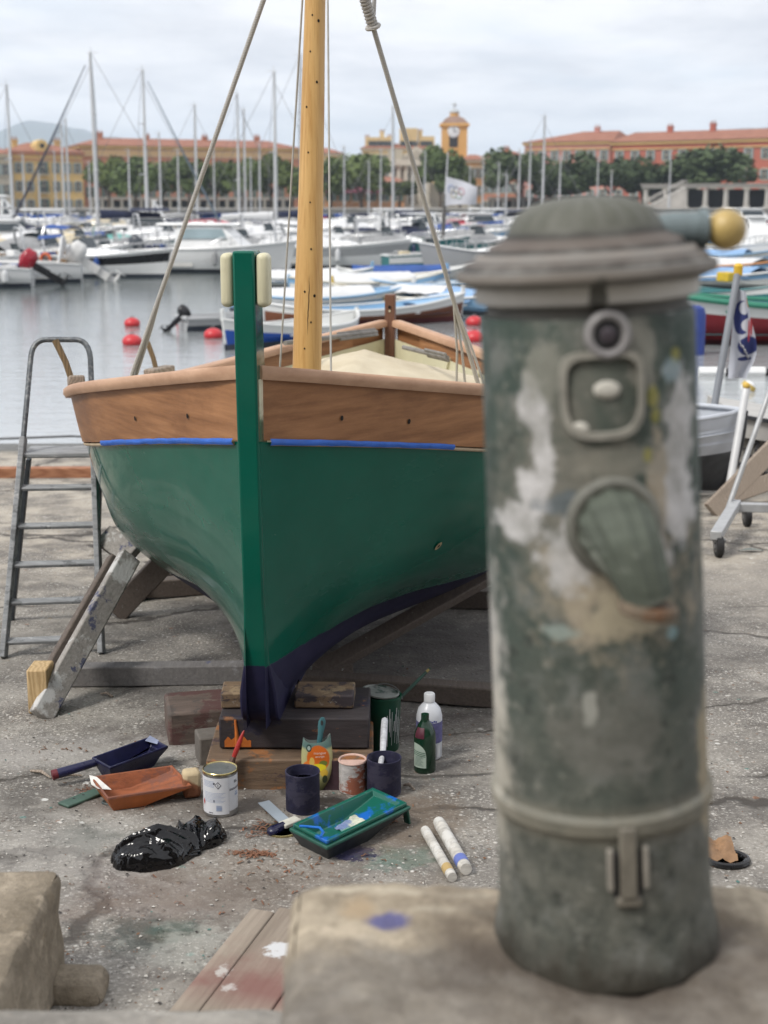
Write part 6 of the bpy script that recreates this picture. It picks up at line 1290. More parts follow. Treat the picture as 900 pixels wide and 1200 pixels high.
M_obb = plain('black_outboard', (.018, .019, .022), .3, .2, 3); M_obr = plain('red_cowling', (.30, .010, .025), .25, .1, 3); M_obg = plain('charcoal_cowling', (.055, .065, .08), .3, .1, 3); M_obw = plain('white_outboard_cover', (.62, .62, .61), .6, .08, 6, .3)
M_orange = plain('orange_lifebuoy', (.62, .13, .04), .5)
class Hull:
    def __init__(s, L, B, fb, fm, fs, tr=.75, d=.35, over=.08): s.L, s.B, s.fb, s.fm, s.fs, s.tr, s.d, s.over = L, B, fb, fm, fs, tr, d, over
    def hb(s, t):
        if s.tr > 0:
            return s.B/2*(s.tr+(1-s.tr)*sin(pi/2*min(1, t/.42))) if t < .42 else s.B/2*max(0, 1-((t-.42)/.58)**2.4)
        return s.B/2*max(0, 1-abs(2*t-1)**2.5)
    def sh(s, t):
        if t < .4: k = (t/.4); return s.fs+(s.fm-s.fs)*k*(2-k)
        k = (t-.4)/.6; return s.fm+(s.fb-s.fm)*k*k
    def pt(s, t, v, q, off=0):      # v 0 keel .. 1 sheer
        h = max(.02, s.hb(t)); z1 = s.sh(t); wv = herm([0, .25, .45, .6, 1], [.0, .62, .82, .90, 1.0], v); ben = herm([0, .25, .45, .6, 1], [.0, .30, .56, .72, 1.0], v)
        k = max(0, (t-.55)/.45); w_ = h*(wv*(1-k)+ben*k); z = herm([0, .25, .45, .6, 1], [-s.d, -s.d*.45, .12, z1*.42, z1], v)
        return Vector((q*(w_+off), -s.L/2+s.L*t + s.over*s.L*(max(0, (t-.7)/.3)**2)*(v-.4), z))
    def shell(s, mats_rows, n=20):       # rows: list of (v0, v1, mat)
        m = MB()
        for q in (-1, 1):
            for v0, v1, mi in mats_rows: m.grid(lambda u, v: s.pt(u, v0+(v1-v0)*v, q), n, 4, mi, q < 0)
        if s.tr > 0:
            vs = [s.pt(0, k/8, -1) for k in range(9)]+[s.pt(0, k/8, 1) for k in range(8, -1, -1)]; m.add(vs, [tuple(range(18))], mats_rows[-1][2])
        return m
    def deck(s, t0=.0, t1=1.0, dz=-.02, n=16, camber=.05, inset=.01):
        m = MB(); m.grid(lambda u, v: Vector(((2*v-1)*max(.0, s.hb(t0+(t1-t0)*u)-inset), s.pt(t0+(t1-t0)*u, 1, 1).y, s.sh(t0+(t1-t0)*u)+dz+camber*(1-(2*v-1)**2))), n, 6); return m
    def rim(s, r=.035, n=30):
        m = MB()
        for q in (-1, 1): m.tube([s.pt(k/n, 1, q) for k in range(n+1)], r, 6)
        if s.tr > 0: m.tube([s.pt(0, 1, -1), s.pt(0, 1, 1)], r, 6)
        return m
def house(pr, w0, w1):        # side profile (y,z) extruded, narrowing from w0 (bottom) to w1 (top)
    zs = [p[1] for p in pr]; a, b = min(zs), max(zs); f = lambda z: w0+(w1-w0)*(z-a)/max(1e-6, b-a)
    m = MB(); m.prism(pr, lambda y, z: (-f(z)/2, y, z), lambda y, z: (f(z)/2, y, z)); return m
def outboard(parent, y, x, z, mt, tilt=.0, s=1.0, dark=None):
    o = MB(); R = Matrix.Translation((x, y, z)) @ Matrix.Rotation(tilt, 4, 'X') @ Matrix.Scale(s, 4)
    o.X = R
    o.grid(lambda u, v: (herm([0, .15, .5, .85, 1], [.12, .20, .22, .17, .02], v)*cos(2*pi*u), -.12+herm([0, .15, .5, .85, 1], [.2, .30, .33, .26, .03], v)*sin(2*pi*u), .12+.50*v), 18, 8, 0)
    o.box((0, -.05, -.12), (.16, .22, .5), 1); o.box((0, -.03, -.62), (.07, .20, .6), 1); o.box((0, -.06, -.66), (.20, .34, .025), 1)
    o.lathe([(.001, -.25), (.06, -.18), (.065, .1), (.03, .2), (.001, .22)], 10, 1, Matrix.Translation((0, -.06, -.88)) @ Matrix.Rotation(pi/2, 4, 'X'))
    for k in range(3): o.box((.09*cos(k*2.1), -.30, -.88+.09*sin(k*2.1)), (.13, .02, .07), 1, Matrix.Rotation(k*2.1, 3, 'Y'))
    return o.build('outboard_motor', [mt, dark or M_obb], parent, 50)
def rails(H_, t0, t1, h, n=7):
    m = MB()
    for q in (-1, 1):
        top = [H_.pt(t0+(t1-t0)*k/n, 1, q, -.04)+Vector((0, 0, h*(1 if k else .5))) for k in range(n+1)]; m.tube(top, .014, 6)
        for k in range(1, n+1): m.tube([H_.pt(t0+(t1-t0)*k/n, 1, q, -.04), top[k]], .012, 5)
    return m
def place(px, Y, rz, label, name, cat, group): return thing(name, label, cat, (XW(px, Y), Y, WZ), (0, 0, radians(rz)), group)
def motorboat(px, Y, rz, L, label, hull=M_gel, band=None, low=M_anti, cabin='cuddy', cover=None, ob=None, obx=0, tilt=0, tint=M_glass, fb=None, extras=None, obs=1.0, dark=None):
    o = place(px, Y, rz, label, 'motorboat', 'motorboat', 'motorboats in the marina'); L *= .76; B = L*.36; k = L/7
    h = Hull(L, B, fb or 1.15*k+.15, .85*k+.12, .78*k+.1); h.shell([(0, .45, 1), (.45, .68, 0), (.68, .92, 2), (.92, 1, 0)], 22).build('hull', [hull, low, band or hull], o, 40)
    h.deck(.42, 1, -.02).build('deck', M_deck, o, 60); h.rim(.03*k+.01).build('gunwale', M_gel if hull is not M_gel2 else M_gel2, o)
    m = MB(); zf = .25*k; m.grid(lambda u, v: Vector(((2*v-1)*(h.hb(.03+.4*u)-.12), h.pt(.03+.4*u, 1, 1).y, zf)), 6, 2)
    for q in (-1, 1): m.grid(lambda u, v: Vector((q*(h.hb(.03+.4*u)-.10), h.pt(.03+.4*u, 1, 1).y, zf+(h.sh(.03+.4*u)-.03-zf)*v)), 6, 2)
    m.build('cockpit', M_deck, o, 0)
    z0 = h.sh(.5)-.02; y0 = h.pt(.40, 1, 1).y
    if cabin == 'cuddy':
        house([(y0, z0), (y0+.42*L*.75, z0+.04), (y0+.30*L*.75, z0+.26*k), (y0+.06, z0+.36*k)], B*.66, B*.46).build('cabin', M_gel, o, 30, .03)
        m = MB(); zt_ = z0+.30*k
        for q in (-1, 1): m.add([(q*B*.30, y0-.5*k, z0+.28*k), (q*B*.26, y0+.25*k, z0+.32*k), (q*B*.22, y0+.05*k, z0+.85*k), (q*B*.25, y0-.35*k, z0+.80*k)], [(0, 1, 2, 3)])
        m.add([(-B*.26, y0+.25*k, z0+.32*k), (B*.26, y0+.25*k, z0+.32*k), (B*.22, y0+.05*k, z0+.85*k), (-B*.22, y0+.05*k, z0+.85*k)], [(0, 1, 2, 3)]); m.build('windscreen', tint, o, 0)
    elif cabin in ('cruiser', 'wheelhouse'):
        c = 1.0 if cabin == 'cruiser' else .8; yb = y0-(.10*L if cabin == 'cruiser' else .02*L); yf = y0+(.30*L if cabin == 'cruiser' else .12*L); hh = 1.0*k*(1 if cabin == 'cruiser' else 1.7)
        house([(yb, z0-.1), (yf+.06*L, z0-.05), (yf-.10*L, z0+hh), (yb+.1, z0+hh)], B*.78*c, B*.62*c).build('cabin', M_gel, o, 30, .05)
        a, b = z0+hh*.45, z0+hh*.86; m = house([(yb+.22, a), (yf-.075*L+.09, a), (yf-.115*L+.14, b), (yb+.28, b)], B*.74*c+.03, B*.655*c+.03); m.build('side_window', tint, o, 0)
        house([(yb-.12*L*(cabin == 'cruiser'), z0+hh+.0), (yf-.05*L, z0+hh+.0), (yf-.09*L, z0+hh+.10*k), (yb-.10*L*(cabin == 'cruiser'), z0+hh+.10*k)], B*.72*c, B*.68*c).build('roof', M_gel, o, 30, .03)
        if cabin == 'cruiser':
            m = MB()
            for q in (-1, 1): m.tube([(q*B*.33, yb-.11*L, z0-.1), (q*B*.33, yb-.11*L, z0+hh)], .02, 6)
            m.build('canopy_post', M_ss, o)
    elif cabin == 'console':
        m = MB(); m.box((0, y0-.2*k, zf+.55*k), (.7*k, .6*k, 1.0*k), taper=.8); m.build('console', M_gel, o, 30, .03)
        m = MB(); m.add([(-.33*k, y0+.05*k, zf+1.02*k), (.33*k, y0+.05*k, zf+1.02*k), (.28*k, y0-.12*k, zf+1.4*k), (-.28*k, y0-.12*k, zf+1.4*k)], [(0, 1, 2, 3)]); m.build('windscreen', tint, o, 0)
    if cover:
        m = MB(); m.grid(lambda u, v: Vector(((2*v-1)*(h.hb(.02+.5*u)+.02), h.pt(.02+.5*u, 1, 1).y, h.sh(.02+.5*u)+.03+(.32+.30*sin(pi*u))*k*(1-abs(2*v-1)**1.6)+.03*fbm(u*6, v*4, px)-.08*(abs(2*v-1) > .98))), 18, 10); m.build('cover', cover, o, 60)
    if cabin != 'none': rails(h, .55, .97, .42*k).build('bow_rail', M_ss, o)
    rg = random.Random(int(px*7+Y*13)); fm_ = rg.choice((M_navy_h, M_cvw, M_cvb, M_cvg))
    for t_ in (.18, .38, .58):
        for q in (-1, 1):
            if rg.random() < .55: p = h.pt(t_, 1, q, .10); m = MB(); m.lathe([(.001, -.62*k-.1), (.09, -.55*k-.08), (.10, -.3*k), (.05, -.12*k), (.012, -.08*k), (.012, 0)], 8, 0, Matrix.Translation(p)); m.build('fender', fm_, o)
    if cabin in ('none', 'console', 'cuddy') and rg.random() < .6:
        y_ = h.pt(.16, 1, 1).y; z_ = h.sh(.16); b_ = h.hb(.16)*.9; H2 = rg.uniform(1.0, 1.5)*k
        m = MB(); m.tube([(-b_, y_, z_), (-b_*.95, y_-.1, z_+H2*.7), (-b_*.7, y_-.12, z_+H2), (b_*.7, y_-.12, z_+H2), (b_*.95, y_-.1, z_+H2*.7), (b_, y_, z_)], .045, 7); m.build('radar_arch', rg.choice((M_gel, M_ss, M_ss)), o)
        if rg.random() < .5: m = MB(); m.grid(lambda u, v: Vector(((2*v-1)*b_*.8, y_-.1+1.2*k*u, z_+H2+.10*(1-(2*v-1)**2)-.06*u)), 6, 6); m.build('bimini', rg.choice((M_cvw, M_cvn, M_cvb, M_cvc, M_cvg, M_cvw)), o, 60)
    if not cover:
        for s_ in (-1, 1): m = MB(); m.box((s_*B*.2, h.pt(.14, 1, 1).y, h.sh(.14)+.02), (B*.3, .5*k, .3*k), rg.choice((0,))); m.build('seat', rg.choice((M_cvc, M_cvn, M_cvw, M_teak, M_cvg, M_cvb)), o, 30, .03)
    if ob: outboard(o, -L/2-.12, obx, .55*k+.2, ob, tilt, obs, dark)
    if extras: extras(o, h, k)
    return o
def sailboat(px, top, Y, rz, L, label, hull=M_gel, sail=M_cvn, furl=None, stripe=None, off=0.0, mast=M_mast, lean=0, biminis=None):
    o = place(px, Y, rz, label, 'sailboat', 'sailing boat', 'sailing yachts in the marina'); L *= .82; B = L*.31; k = L/9
    h = Hull(L, B, 1.15*k+.1, .85*k+.1, .9*k, .62, .5, .09); h.shell([(0, .42, 1), (.42, .72, 0), (.72, .84, 2), (.84, 1, 0)], 20).build('hull', [hull, M_anti, stripe or hull], o, 40); h.deck(0, 1, -.02, camber=.08).build('deck', M_deck, o, 60)
    z0 = h.sh(.5)-.02; house([(-L*.16, z0), (L*.27, z0+.03), (L*.19, z0+.30*k), (-L*.14, z0+.46*k)], B*.62, B*.48).build('cabin', M_gel, o, 30, .05)
    m = house([(-L*.10, z0+.16*k), (L*.15, z0+.12*k), (L*.13, z0+.27*k), (-L*.10, z0+.34*k)], B*.58+.02, B*.53+.02); m.build('cabin_window', M_glass, o, 0)
    ym = L*.06; c_, s_ = cos(radians(rz)), sin(radians(rz)); Ymast = Y+ym*c_
    H_ = P(450, top, Ymast).z-WZ
    m = MB(); m.tube([(0, ym, .4), (0, ym+.02, H_*.6), (lean, ym+.05, H_)], [.085*k+.02, .08*k+.015, .045*k+.015], 10); ms = m.build('mast', mast, o)
    m = MB()
    for f in ((.42, .70) if H_ > 9 else (.55,)): m = MB(); m.tube([(-B*.30, ym-.1, H_*f), (0, ym, H_*f+.06), (B*.30, ym-.1, H_*f)], .025, 6); m.build('spreader', mast, ms)
    m = MB(); m.box((0, ym, H_+.12), (.03, .03, .3)); m.tube([(0, ym-.35, H_+.02), (0, ym+.2, H_+.02)], .015, 5); m.build('masthead', mast, ms)
    m = MB(); bow = h.pt(1, 1, 1)+Vector((0, -.15, 0)); bow.x = 0; st = Vector((0, -L/2+.1, h.fs)); tp = Vector((lean, ym, H_))
    for q in (-1, 1): m.tube([Vector((q*B*.46, ym-.1, h.sh(.5))), Vector((q*B*.30, ym-.1, H_*(.70 if H_ > 9 else .55))), tp], .011, 4)
    m.tube([st, tp], .011, 4); m.tube([bow, tp-Vector((0, 0, H_*.05))], .011, 4); m.build('stays', M_wire, o)
    m = MB(); yb = ym-L*.36; m.tube([(0, ym-.1, z0+.85*k), (0, yb, z0+.80*k)], .055, 8); m.build('boom', mast, o)
    if sail:
        m = MB(); m.grid(lambda u, v: Vector((.16*k*sin(2*pi*v)*(1.1-.5*u), ym-.12+(yb-ym+.2)*u, z0+.98*k-.05*u+.20*(1.2-.6*u)*k*cos(2*pi*v)+.02*fbm(u*8, v*3, px))), 14, 10); m.build('sail_cover', sail, o, 60)
    if furl: 
        m = MB(); m.tube([bow+Vector((0, 0, .2)), bow.lerp(tp, .5), bow.lerp(tp, .93)], [.04*k+.012, .035*k+.012, .02], 8); m.build('furled_jib', furl, o)
    if biminis:
        m = MB(); m.grid(lambda u, v: Vector(((2*v-1)*B*.40, -L*.34+.22*L*u, z0+1.15*k+.14*(1-(2*v-1)**2))), 8, 8); m.build('spray_hood', biminis, o, 60)
    rails(h, .05, .97, .55*k, 8).build('guard_rail', M_ss, o); return o
def pointu(px, Y, rz, L, label, hull, band, rail, tarp=None, inside=M_wht_h, low=M_anti, horn=True, extras=None, B=None, mast=None, fbm_=None):
    o = place(px, Y, rz, label, 'wooden_fishing_boat', 'fishing boat', 'traditional wooden boats moored in the harbour'); L *= .9; k = L/5; B = B or L*.36
    h = Hull(L, B, .66*k, .36*k, .54*k, 0, .25, .02); h.shell([(0, .42, 1), (.42, .78, 0), (.78, 1, 2)], 26).build('hull', [hull, low, band], o, 40)
    m = MB(); m.grid(lambda u, v: Vector(((2*v-1)*max(.0, h.hb(.03+.94*u)-.07), h.pt(.03+.94*u, 1, 1).y, .18)), 12, 2)
    for q in (-1, 1): m.grid(lambda u, v: h.pt(.02+.96*u, .42+.56*v, q, -.05), 20, 3)
    m.build('inside', inside, o, 40); h.rim(.035*k).build('rail', rail, o)
    m = MB(); m.beam(Vector((0, L/2*.98, .1)), Vector((0, L/2*1.02, h.fb+.22*k)), .06*k, .10*k, (0, 1, 0)); m.build('stem', band, o, 30, .01)
    m = MB(); m.beam(Vector((0, -L/2*.985, .1)), Vector((0, -L/2*1.0, h.fs+.06)), .07*k, .10*k, (0, 1, 0)); m.build('sternpost', band, o, 30, .01)
    for t_ in (.28, .5, .70):
        m = MB(); m.box((0, h.pt(t_, 1, 1).y, h.sh(t_)-.14), (2*h.hb(t_)-.12, .24*k, .035)); m.build('thwart', rail, o, 30)
    h.deck(.74, .99, -.05, 10, .04, .03).build('foredeck', inside, o, 60)
    if tarp:
        m = MB(); m.grid(lambda u, v: Vector(((2*v-1)*(h.hb(.10+.66*u)+.015), h.pt(.10+.66*u, 1, 1).y, h.sh(.10+.66*u)+.02+(.16*k+.08*k*sin(3*u))*(1-abs(2*v-1)**1.3)-.10*(abs(2*v-1) > .97)+.03*fbm(u*6, v*4, px+Y))), 22, 12); m.build('tarpaulin', tarp, o, 60)
    if mast:
        m = MB(); m.tube([(0, L*.12, .2), (0, L*.12, mast)], [.05, .03], 8); m.build('mast', plain('spar_varnish', (.42, .25, .10), .4), o)
    if extras: extras(o, h, k)
    return o
# ---- motor boats, left of the mast
def lifebuoy(x, t, z):
    def f(o, h, k):
        p = h.pt(t, 1, x); m = MB(); m.tube([p+Vector((x*.06, .17*cos(a), z+.17*sin(a))) for a in [j*pi/10 for j in range(20)]], .05, 8, closed=True); m.build('lifebuoy', M_orange, o)
    return f
motorboat(-38, 40.5, 96, 4.8, 'white open motorboat at the left edge with a crimson cowled outboard tilted at its stern', M_gel, M_gel, M_anti, 'none', None, M_obr, .15, -1.05, obs=.95)
motorboat(18, 43.0, 98, 5.2, 'white motorboat whose outboard is wrapped in a white cover', M_gel, M_gel, M_anti, 'console', None, M_obw, 0, -1.0, obs=1.15, dark=M_obw)
motorboat(118, 46.5, -108, 6.2, 'white motorboat with a broad black hull band and an orange buoy', M_gel, M_blk_h, M_anti, 'cuddy', None, None, extras=lifebuoy(1, .18, -.1))
motorboat(248, 50.0, -100, 7.4, 'white cabin cruiser with a pale hardtop and charcoal outboard, left of the stem', M_gel, M_gel, M_anti, 'cruiser', None, M_obg, 0, -.95, M_glassb, obs=1.0)
motorboat(58, 53, -40, 6.4, 'white motorboat with a grey windscreen behind the crimson outboard', M_gel, M_gelg, M_anti, 'cuddy', M_cvg)
motorboat(12, 56, -55, 6.0, 'cream motorboat under a white hood at the left edge', M_gel2, M_gel2, M_anti, 'none', M_cvc)
motorboat(112, 58, -75, 6.6, 'white cuddy boat with a tan seat, behind the black banded boat', M_gel, M_gel2, M_anti, 'cuddy', M_cvc)
motorboat(158, 60, -35, 6.2, 'motorboat under a turquoise cover left of the cabin cruiser', M_gel, M_teal_h, M_anti, 'none', M_cvt)
motorboat(140, 64, -60, 6.4, 'motorboat under a royal blue cover behind the turquoise covered one', M_gel, M_gel, M_anti, 'cuddy', M_cvb)
motorboat(45, 68, -82, 8.6, 'long low black hulled launch at the left of the marina', M_gel, M_blk_h, M_blk_h, 'cuddy', M_cvn)
motorboat(92, 76, -60, 7.0, 'white boat with a navy and blue cover below the thick white mast', M_gel, M_gel, M_anti, 'none', M_cvb)
motorboat(20, 84, -78, 9.5, 'white topped cream cabin boat at the far left of the marina', M_gel2, M_gel, M_anti, 'wheelhouse', None)
motorboat(212, 66, -70, 7.4, 'white cruiser with a red stripe behind the cabin cruiser', M_gel, M_cvr, M_anti, 'cuddy', M_cvw)
motorboat(268, 88, -80, 8.4, 'motorboat with a long crimson cover near the far quay', M_gel, M_gel, M_anti, 'none', M_cvr)
motorboat(300, 58, -72, 6.6, 'grey hulled motorboat half hidden behind the green stem head', M_gelg, M_gelg, M_anti, 'cuddy', M_cvg)
# ---- right of the mast
motorboat(388, 53, -98, 7.2, 'white motorboat with a tall white bow just right of the pine mast', M_gel, M_gelg, M_anti, 'cuddy', M_cvw)
motorboat(432, 56, -55, 4.8, 'small black outboard launch between the white bow and the teal boat', M_blk_h, M_blk_h, M_blk_h, 'console', None, M_obb, 0, -.4)
motorboat(470, 60, -85, 7.0, 'teal hulled motorboat lying in front of the church', M_teal_h, M_teal_h, M_anti, 'cuddy', M_cvg)
motorboat(428, 82, -85, 8.6, 'white motorboat with a crimson side stripe right of the pine mast', M_gel, M_cvr, M_anti, 'cuddy', M_cvw)
motorboat(505, 72, -70, 7.2, 'dark green motorboat behind the flag staff', M_gel, M_grn_h, M_anti, 'cuddy', M_cvn)
motorboat(534, 64, -160, 6.0, 'white motorboat bow-on right of the flag staff with a black outboard', M_gel, M_gel, M_anti, 'console', M_cvw, M_obb, 0, -.5)
motorboat(596, 45, 100, 7.0, 'pale grey hull whose bow pokes out left of the fountain cap', M_gelg, M_gelg, M_anti, 'cuddy', M_cvg, fb=1.15)
motorboat(562, 96, -80, 8.0, 'white boat with a red and white awning near the far quay', M_gel, M_gel, M_anti, 'cruiser', M_cvr)
# ---- right of the fountain
motorboat(868, 58, -150, 6.0, 'white wheelhouse boat seen end-on, right of the fountain', M_gel, M_gel, M_anti, 'wheelhouse', None, M_obb, 0, -.3)
motorboat(889, 62, -165, 6.0, 'second white wheelhouse boat, nearest the right edge', M_gel, M_navy_h, M_anti, 'wheelhouse', M_cvlb)
motorboat(850, 72, -140, 6.4, 'boat under a light blue cover behind the white wheelhouse boats', M_gel, M_lb_h, M_anti, 'none', M_cvlb)
motorboat(893, 90, -95, 8.0, 'white motorboat with a black canopy at the right edge, far out', M_gel, M_gel, M_anti, 'cuddy', M_cvn)
motorboat(878, 128, -80, 9, 'pale cabin boat close under the far quay at the right', M_gel, M_cvr, M_anti, 'cruiser', None)
motorboat(846, 108, -85, 8, 'blue covered boat beyond the brass ball', M_gel, M_lb_h, M_anti, 'none', M_cvlb)
# ---- traditional boats in the middle
pointu(346, 24.2, 147, 4.2, 'bright blue pointed rowing boat with a white rail behind the green stem', M_blue_h, M_wht_h, M_wht_h, None, M_wht_h, extras=lambda o, h, k: MB().lathe([(.10, 0), (.085, .05), (.02, .42), (.001, .43)], 12, 0, Matrix.Translation((.1, .9, h.sh(.5)-.10))).build('marker_cone', plain('pinkish_red', (.52, .05, .06), .5), o))
pointu(428, 28.0, -70, 4.6, 'varnished brown banded boat with a pale blue inside behind the sternpost', M_brn_h, M_wht_h, M_wht_h, None, M_lb_h, M_antir)
pointu(378, 31.5, -76, 4.6, 'pale blue and white rowing boat under a white blue striped cover', M_lb_h, M_wht_h, M_lb_h, M_cvw, M_lb_h)
pointu(484, 31.8, 66, 4.4, 'navy hulled boat with a cream deck lying across behind the sternpost', M_navy_h, M_yel_h, M_gel2, None, M_gel2, extras=lambda o, h, k: MB().grid(lambda u, v: Vector(((2*v-1)*.5, -.9+1.3*u, h.sh(.5)+.10+.15*(1-(2*v-1)**2)+.04*fbm(u*5, v*4))), 10, 8).build('folded_cover', M_cvw, o, 60))
pointu(432, 37.5, -72, 4.8, 'white rowing boat with a pale green rail behind the navy boat', M_wht_h, M_lb_h, M_gel2, M_cvw, M_wht_h)
pointu(515, 37.0, -96, 4.6, 'pale blue open rowing boat with white band left of the fountain shoulder', M_lb_h, M_wht_h, M_lb_h, None, M_wht_h)
pointu(546, 31.0, -150, 4.6, 'pale blue boat with a white stem next to the red buoys by the fountain', M_lb_h, M_lb_h, M_wht_h, M_cvlb, M_wht_h)
pointu(480, 42.5, -84, 4.8, 'white boat with a bright blue cover, farthest of the middle rowing boats', M_wht_h, M_wht_h, M_wht_h, M_cvb, M_wht_h)
pointu(350, 40.0, -80, 4.6, 'white rowing boat half hidden behind the pine mast', M_wht_h, M_lb_h, M_wht_h, M_cvw)
# right cluster
pointu(945, 24.5, 96, 9.0, 'crimson boat with a white strake and green rail right of the fountain', M_red_h, M_wht_h, M_grn_h, None, M_teal_h, M_antir, B=2.4)
pointu(840, 34.0, -150, 4.0, 'teal green boat with a yellow crate inside, right of the fountain', M_teal_h, M_wht_h, M_teal_h, None, M_teal_h, extras=lambda o, h, k: MB().box((0, .3, .62), (.3, .4, .22)).build('fish_crate', plain('yellow_crate', (.58, .40, .03), .5), o, 30, .02))
pointu(842, 40.0, -130, 5.2, 'rowing boat under a bright blue cover behind the teal boat', M_wht_h, M_lb_h, M_wht_h, M_cvlb)
pointu(858, 47.0, -140, 5.2, 'white rowing boat with an orange rail beyond the blue covered one', M_wht_h, M_lb_h, plain('orange_rail', (.55, .22, .05), .5), M_cvw)
pointu(840, 56.0, -120, 5.2, 'farthest blue decked rowing boat of the right hand group', M_lb_h, M_wht_h, M_lb_h, M_cvlb)
# ---- sailing yachts (mast position, mast top, distance, heading, length)
for a in [
    (8, 100, 78, -60, 9.0, 'sailing yacht at the left edge with a tall grey mast', M_gel, M_cvw, None, M_cvb),
    (25, 182, 120, -80, 8.0, 'small yacht with a short mast against the ochre house, leftmost of the short ones', M_gel, M_cvb, None, M_navy_h),
    (62, 178, 138, -70, 8.5, 'yacht with a thin short mast over the balcony column of the ochre house', M_gel, M_cvw, None, None),
    (70, 146, 100, -85, 8.5, 'white yacht with the left one of two close thin masts before the ochre house', M_gel, M_cvb, None, M_cvb),
    (76, 140, 108, -75, 8.5, 'grey hulled yacht with the right one of two close thin masts before the ochre house', M_gelg, M_cvn, None, None),
    (129, 62, 70, 100, 10.5, 'white yacht with the tallest mast of all and a navy furled jib', M_gel, M_cvn, plain('navy_furled_sail', (.03, .035, .06), .8), M_navy_h),
    (163, 82, 76, -94, 10.0, 'white yacht with the second tallest mast and a blue grey furled jib', M_gel, M_cvw, plain('blue_grey_sail', (.12, .16, .20), .8), M_cvb),
    (184, 156, 118, -80, 8.0, 'yacht whose short mast stands right of the blue grey furled jib', M_gel, M_cvb, None, None),
    (224, 123, 95, -85, 9.0, 'yacht whose slim mast crosses the long brick red block', M_gel, M_cvg, None, M_cvr),
    (273, 110, 92, -70, 9.0, 'yacht whose mast is the left one of two behind the green stem', M_gelg, M_cvb, None, None),
    (281, 128, 104, -80, 9.0, 'yacht whose mast is the right one of two behind the green stem', M_gel, M_cvn, None, M_cvb),
    (290, 185, 140, -80, 8.0, 'far small yacht with a short leaning mast behind the green stem', M_gel, M_cvw, None, None),
    (313, 84, 74, -100, 10.0, 'yacht with a tall thick mast between the stem and the pine mast', M_gelg, M_cvw, None, M_navy_h),
    (344, 64, 84, -85, 10.0, 'yacht whose mast shows through just left of the pine mast', M_gel, M_cvn, None, None),
    (427, 190, 130, -80, 8.0, 'small yacht with a pale post-like mast before the tall plane tree', M_gel, M_cvn, None, None),
    (469, 125, 98, 85, 10.0, 'white yacht with a navy sail cover whose mast rises before the church', M_gel, M_cvn, None, M_navy_h),
    (478, 196, 128, -80, 8.0, 'small yacht with a white short mast before the church columns', M_gel, M_cvw, None, None),
    (545, 196, 140, -80, 8.0, 'far yacht with a white mast under the clock tower', M_gel, M_cvb, None, None),
    (560, 186, 134, -75, 8.0, 'far yacht with a grey mast between the white flag and the terracotta house', M_gel, M_cvw, None, None),
    (601, 176, 118, -85, 8.5, 'white yacht whose mast is the leftmost of three above the fountain rim', M_gel, M_cvb, None, None),
    (613, 168, 112, -80, 8.5, 'grey yacht whose mast is the middle of three above the fountain rim', M_gelg, M_cvw, None, None),
    (627, 136, 100, -85, 9.5, 'yacht with the tallest of three masts above the fountain rim', M_gel, M_cvn, None, M_cvb),
    (649, 184, 126, -80, 8.5, 'yacht with a short mast before the umbrella pines over the fountain cap', M_gel, M_cvb, None, None)]:
    sailboat(a[0], a[1], a[2], a[3], a[4], a[5], a[6], a[7], a[8], a[9], biminis=(M_cvn if a[0] % 3 == 0 else None))
for a in [(43, 196, 132, -80, 8.0, 'far yacht with a bare short mast beside the dormered ochre house', M_gel, M_cvb, None, None), (102, 190, 136, -84, 8.0, 'far yacht with a thin mast just left of the tallest one', M_gel, M_cvw, None, None),
    (148, 176, 128, -80, 8.0, 'far yacht whose mast stands between the two tallest masts', M_gelg, M_cvb, None, None), (205, 176, 124, -82, 8.0, 'far yacht with a thin mast left of the slim mast over the brick red block', M_gel, M_cvw, None, None),
    (247, 170, 130, -78, 8.0, 'far yacht with a thin mast left of the close pair behind the green stem', M_gel, M_cvn, None, None), (300, 168, 126, -84, 8.0, 'far yacht with a short mast left of the tall thick grey mast', M_gel, M_cvb, None, None),
    (398, 172, 122, -84, 8.0, 'far yacht with a slim mast right of the pine mast', M_gel, M_cvb, None, None), (441, 176, 132, -80, 8.0, 'far yacht with a slim mast left of the church', M_gelg, M_cvw, None, None),
    (492, 178, 126, -82, 8.0, 'far yacht with a slim mast right of the church columns', M_gel, M_cvn, None, None), (578, 192, 128, -80, 8.0, 'far yacht with a short mast left of the three above the fountain rim', M_gel, M_cvw, None, None),
    (586, 205, 92, -84, 6.5, 'small yacht with a stubby varnish brown mast left of the fountain rim', M_gel, M_cvb, None, M_navy_h)]:
    sailboat(a[0], a[1], a[2], a[3], a[4], a[5], a[6], a[7], a[8], a[9])
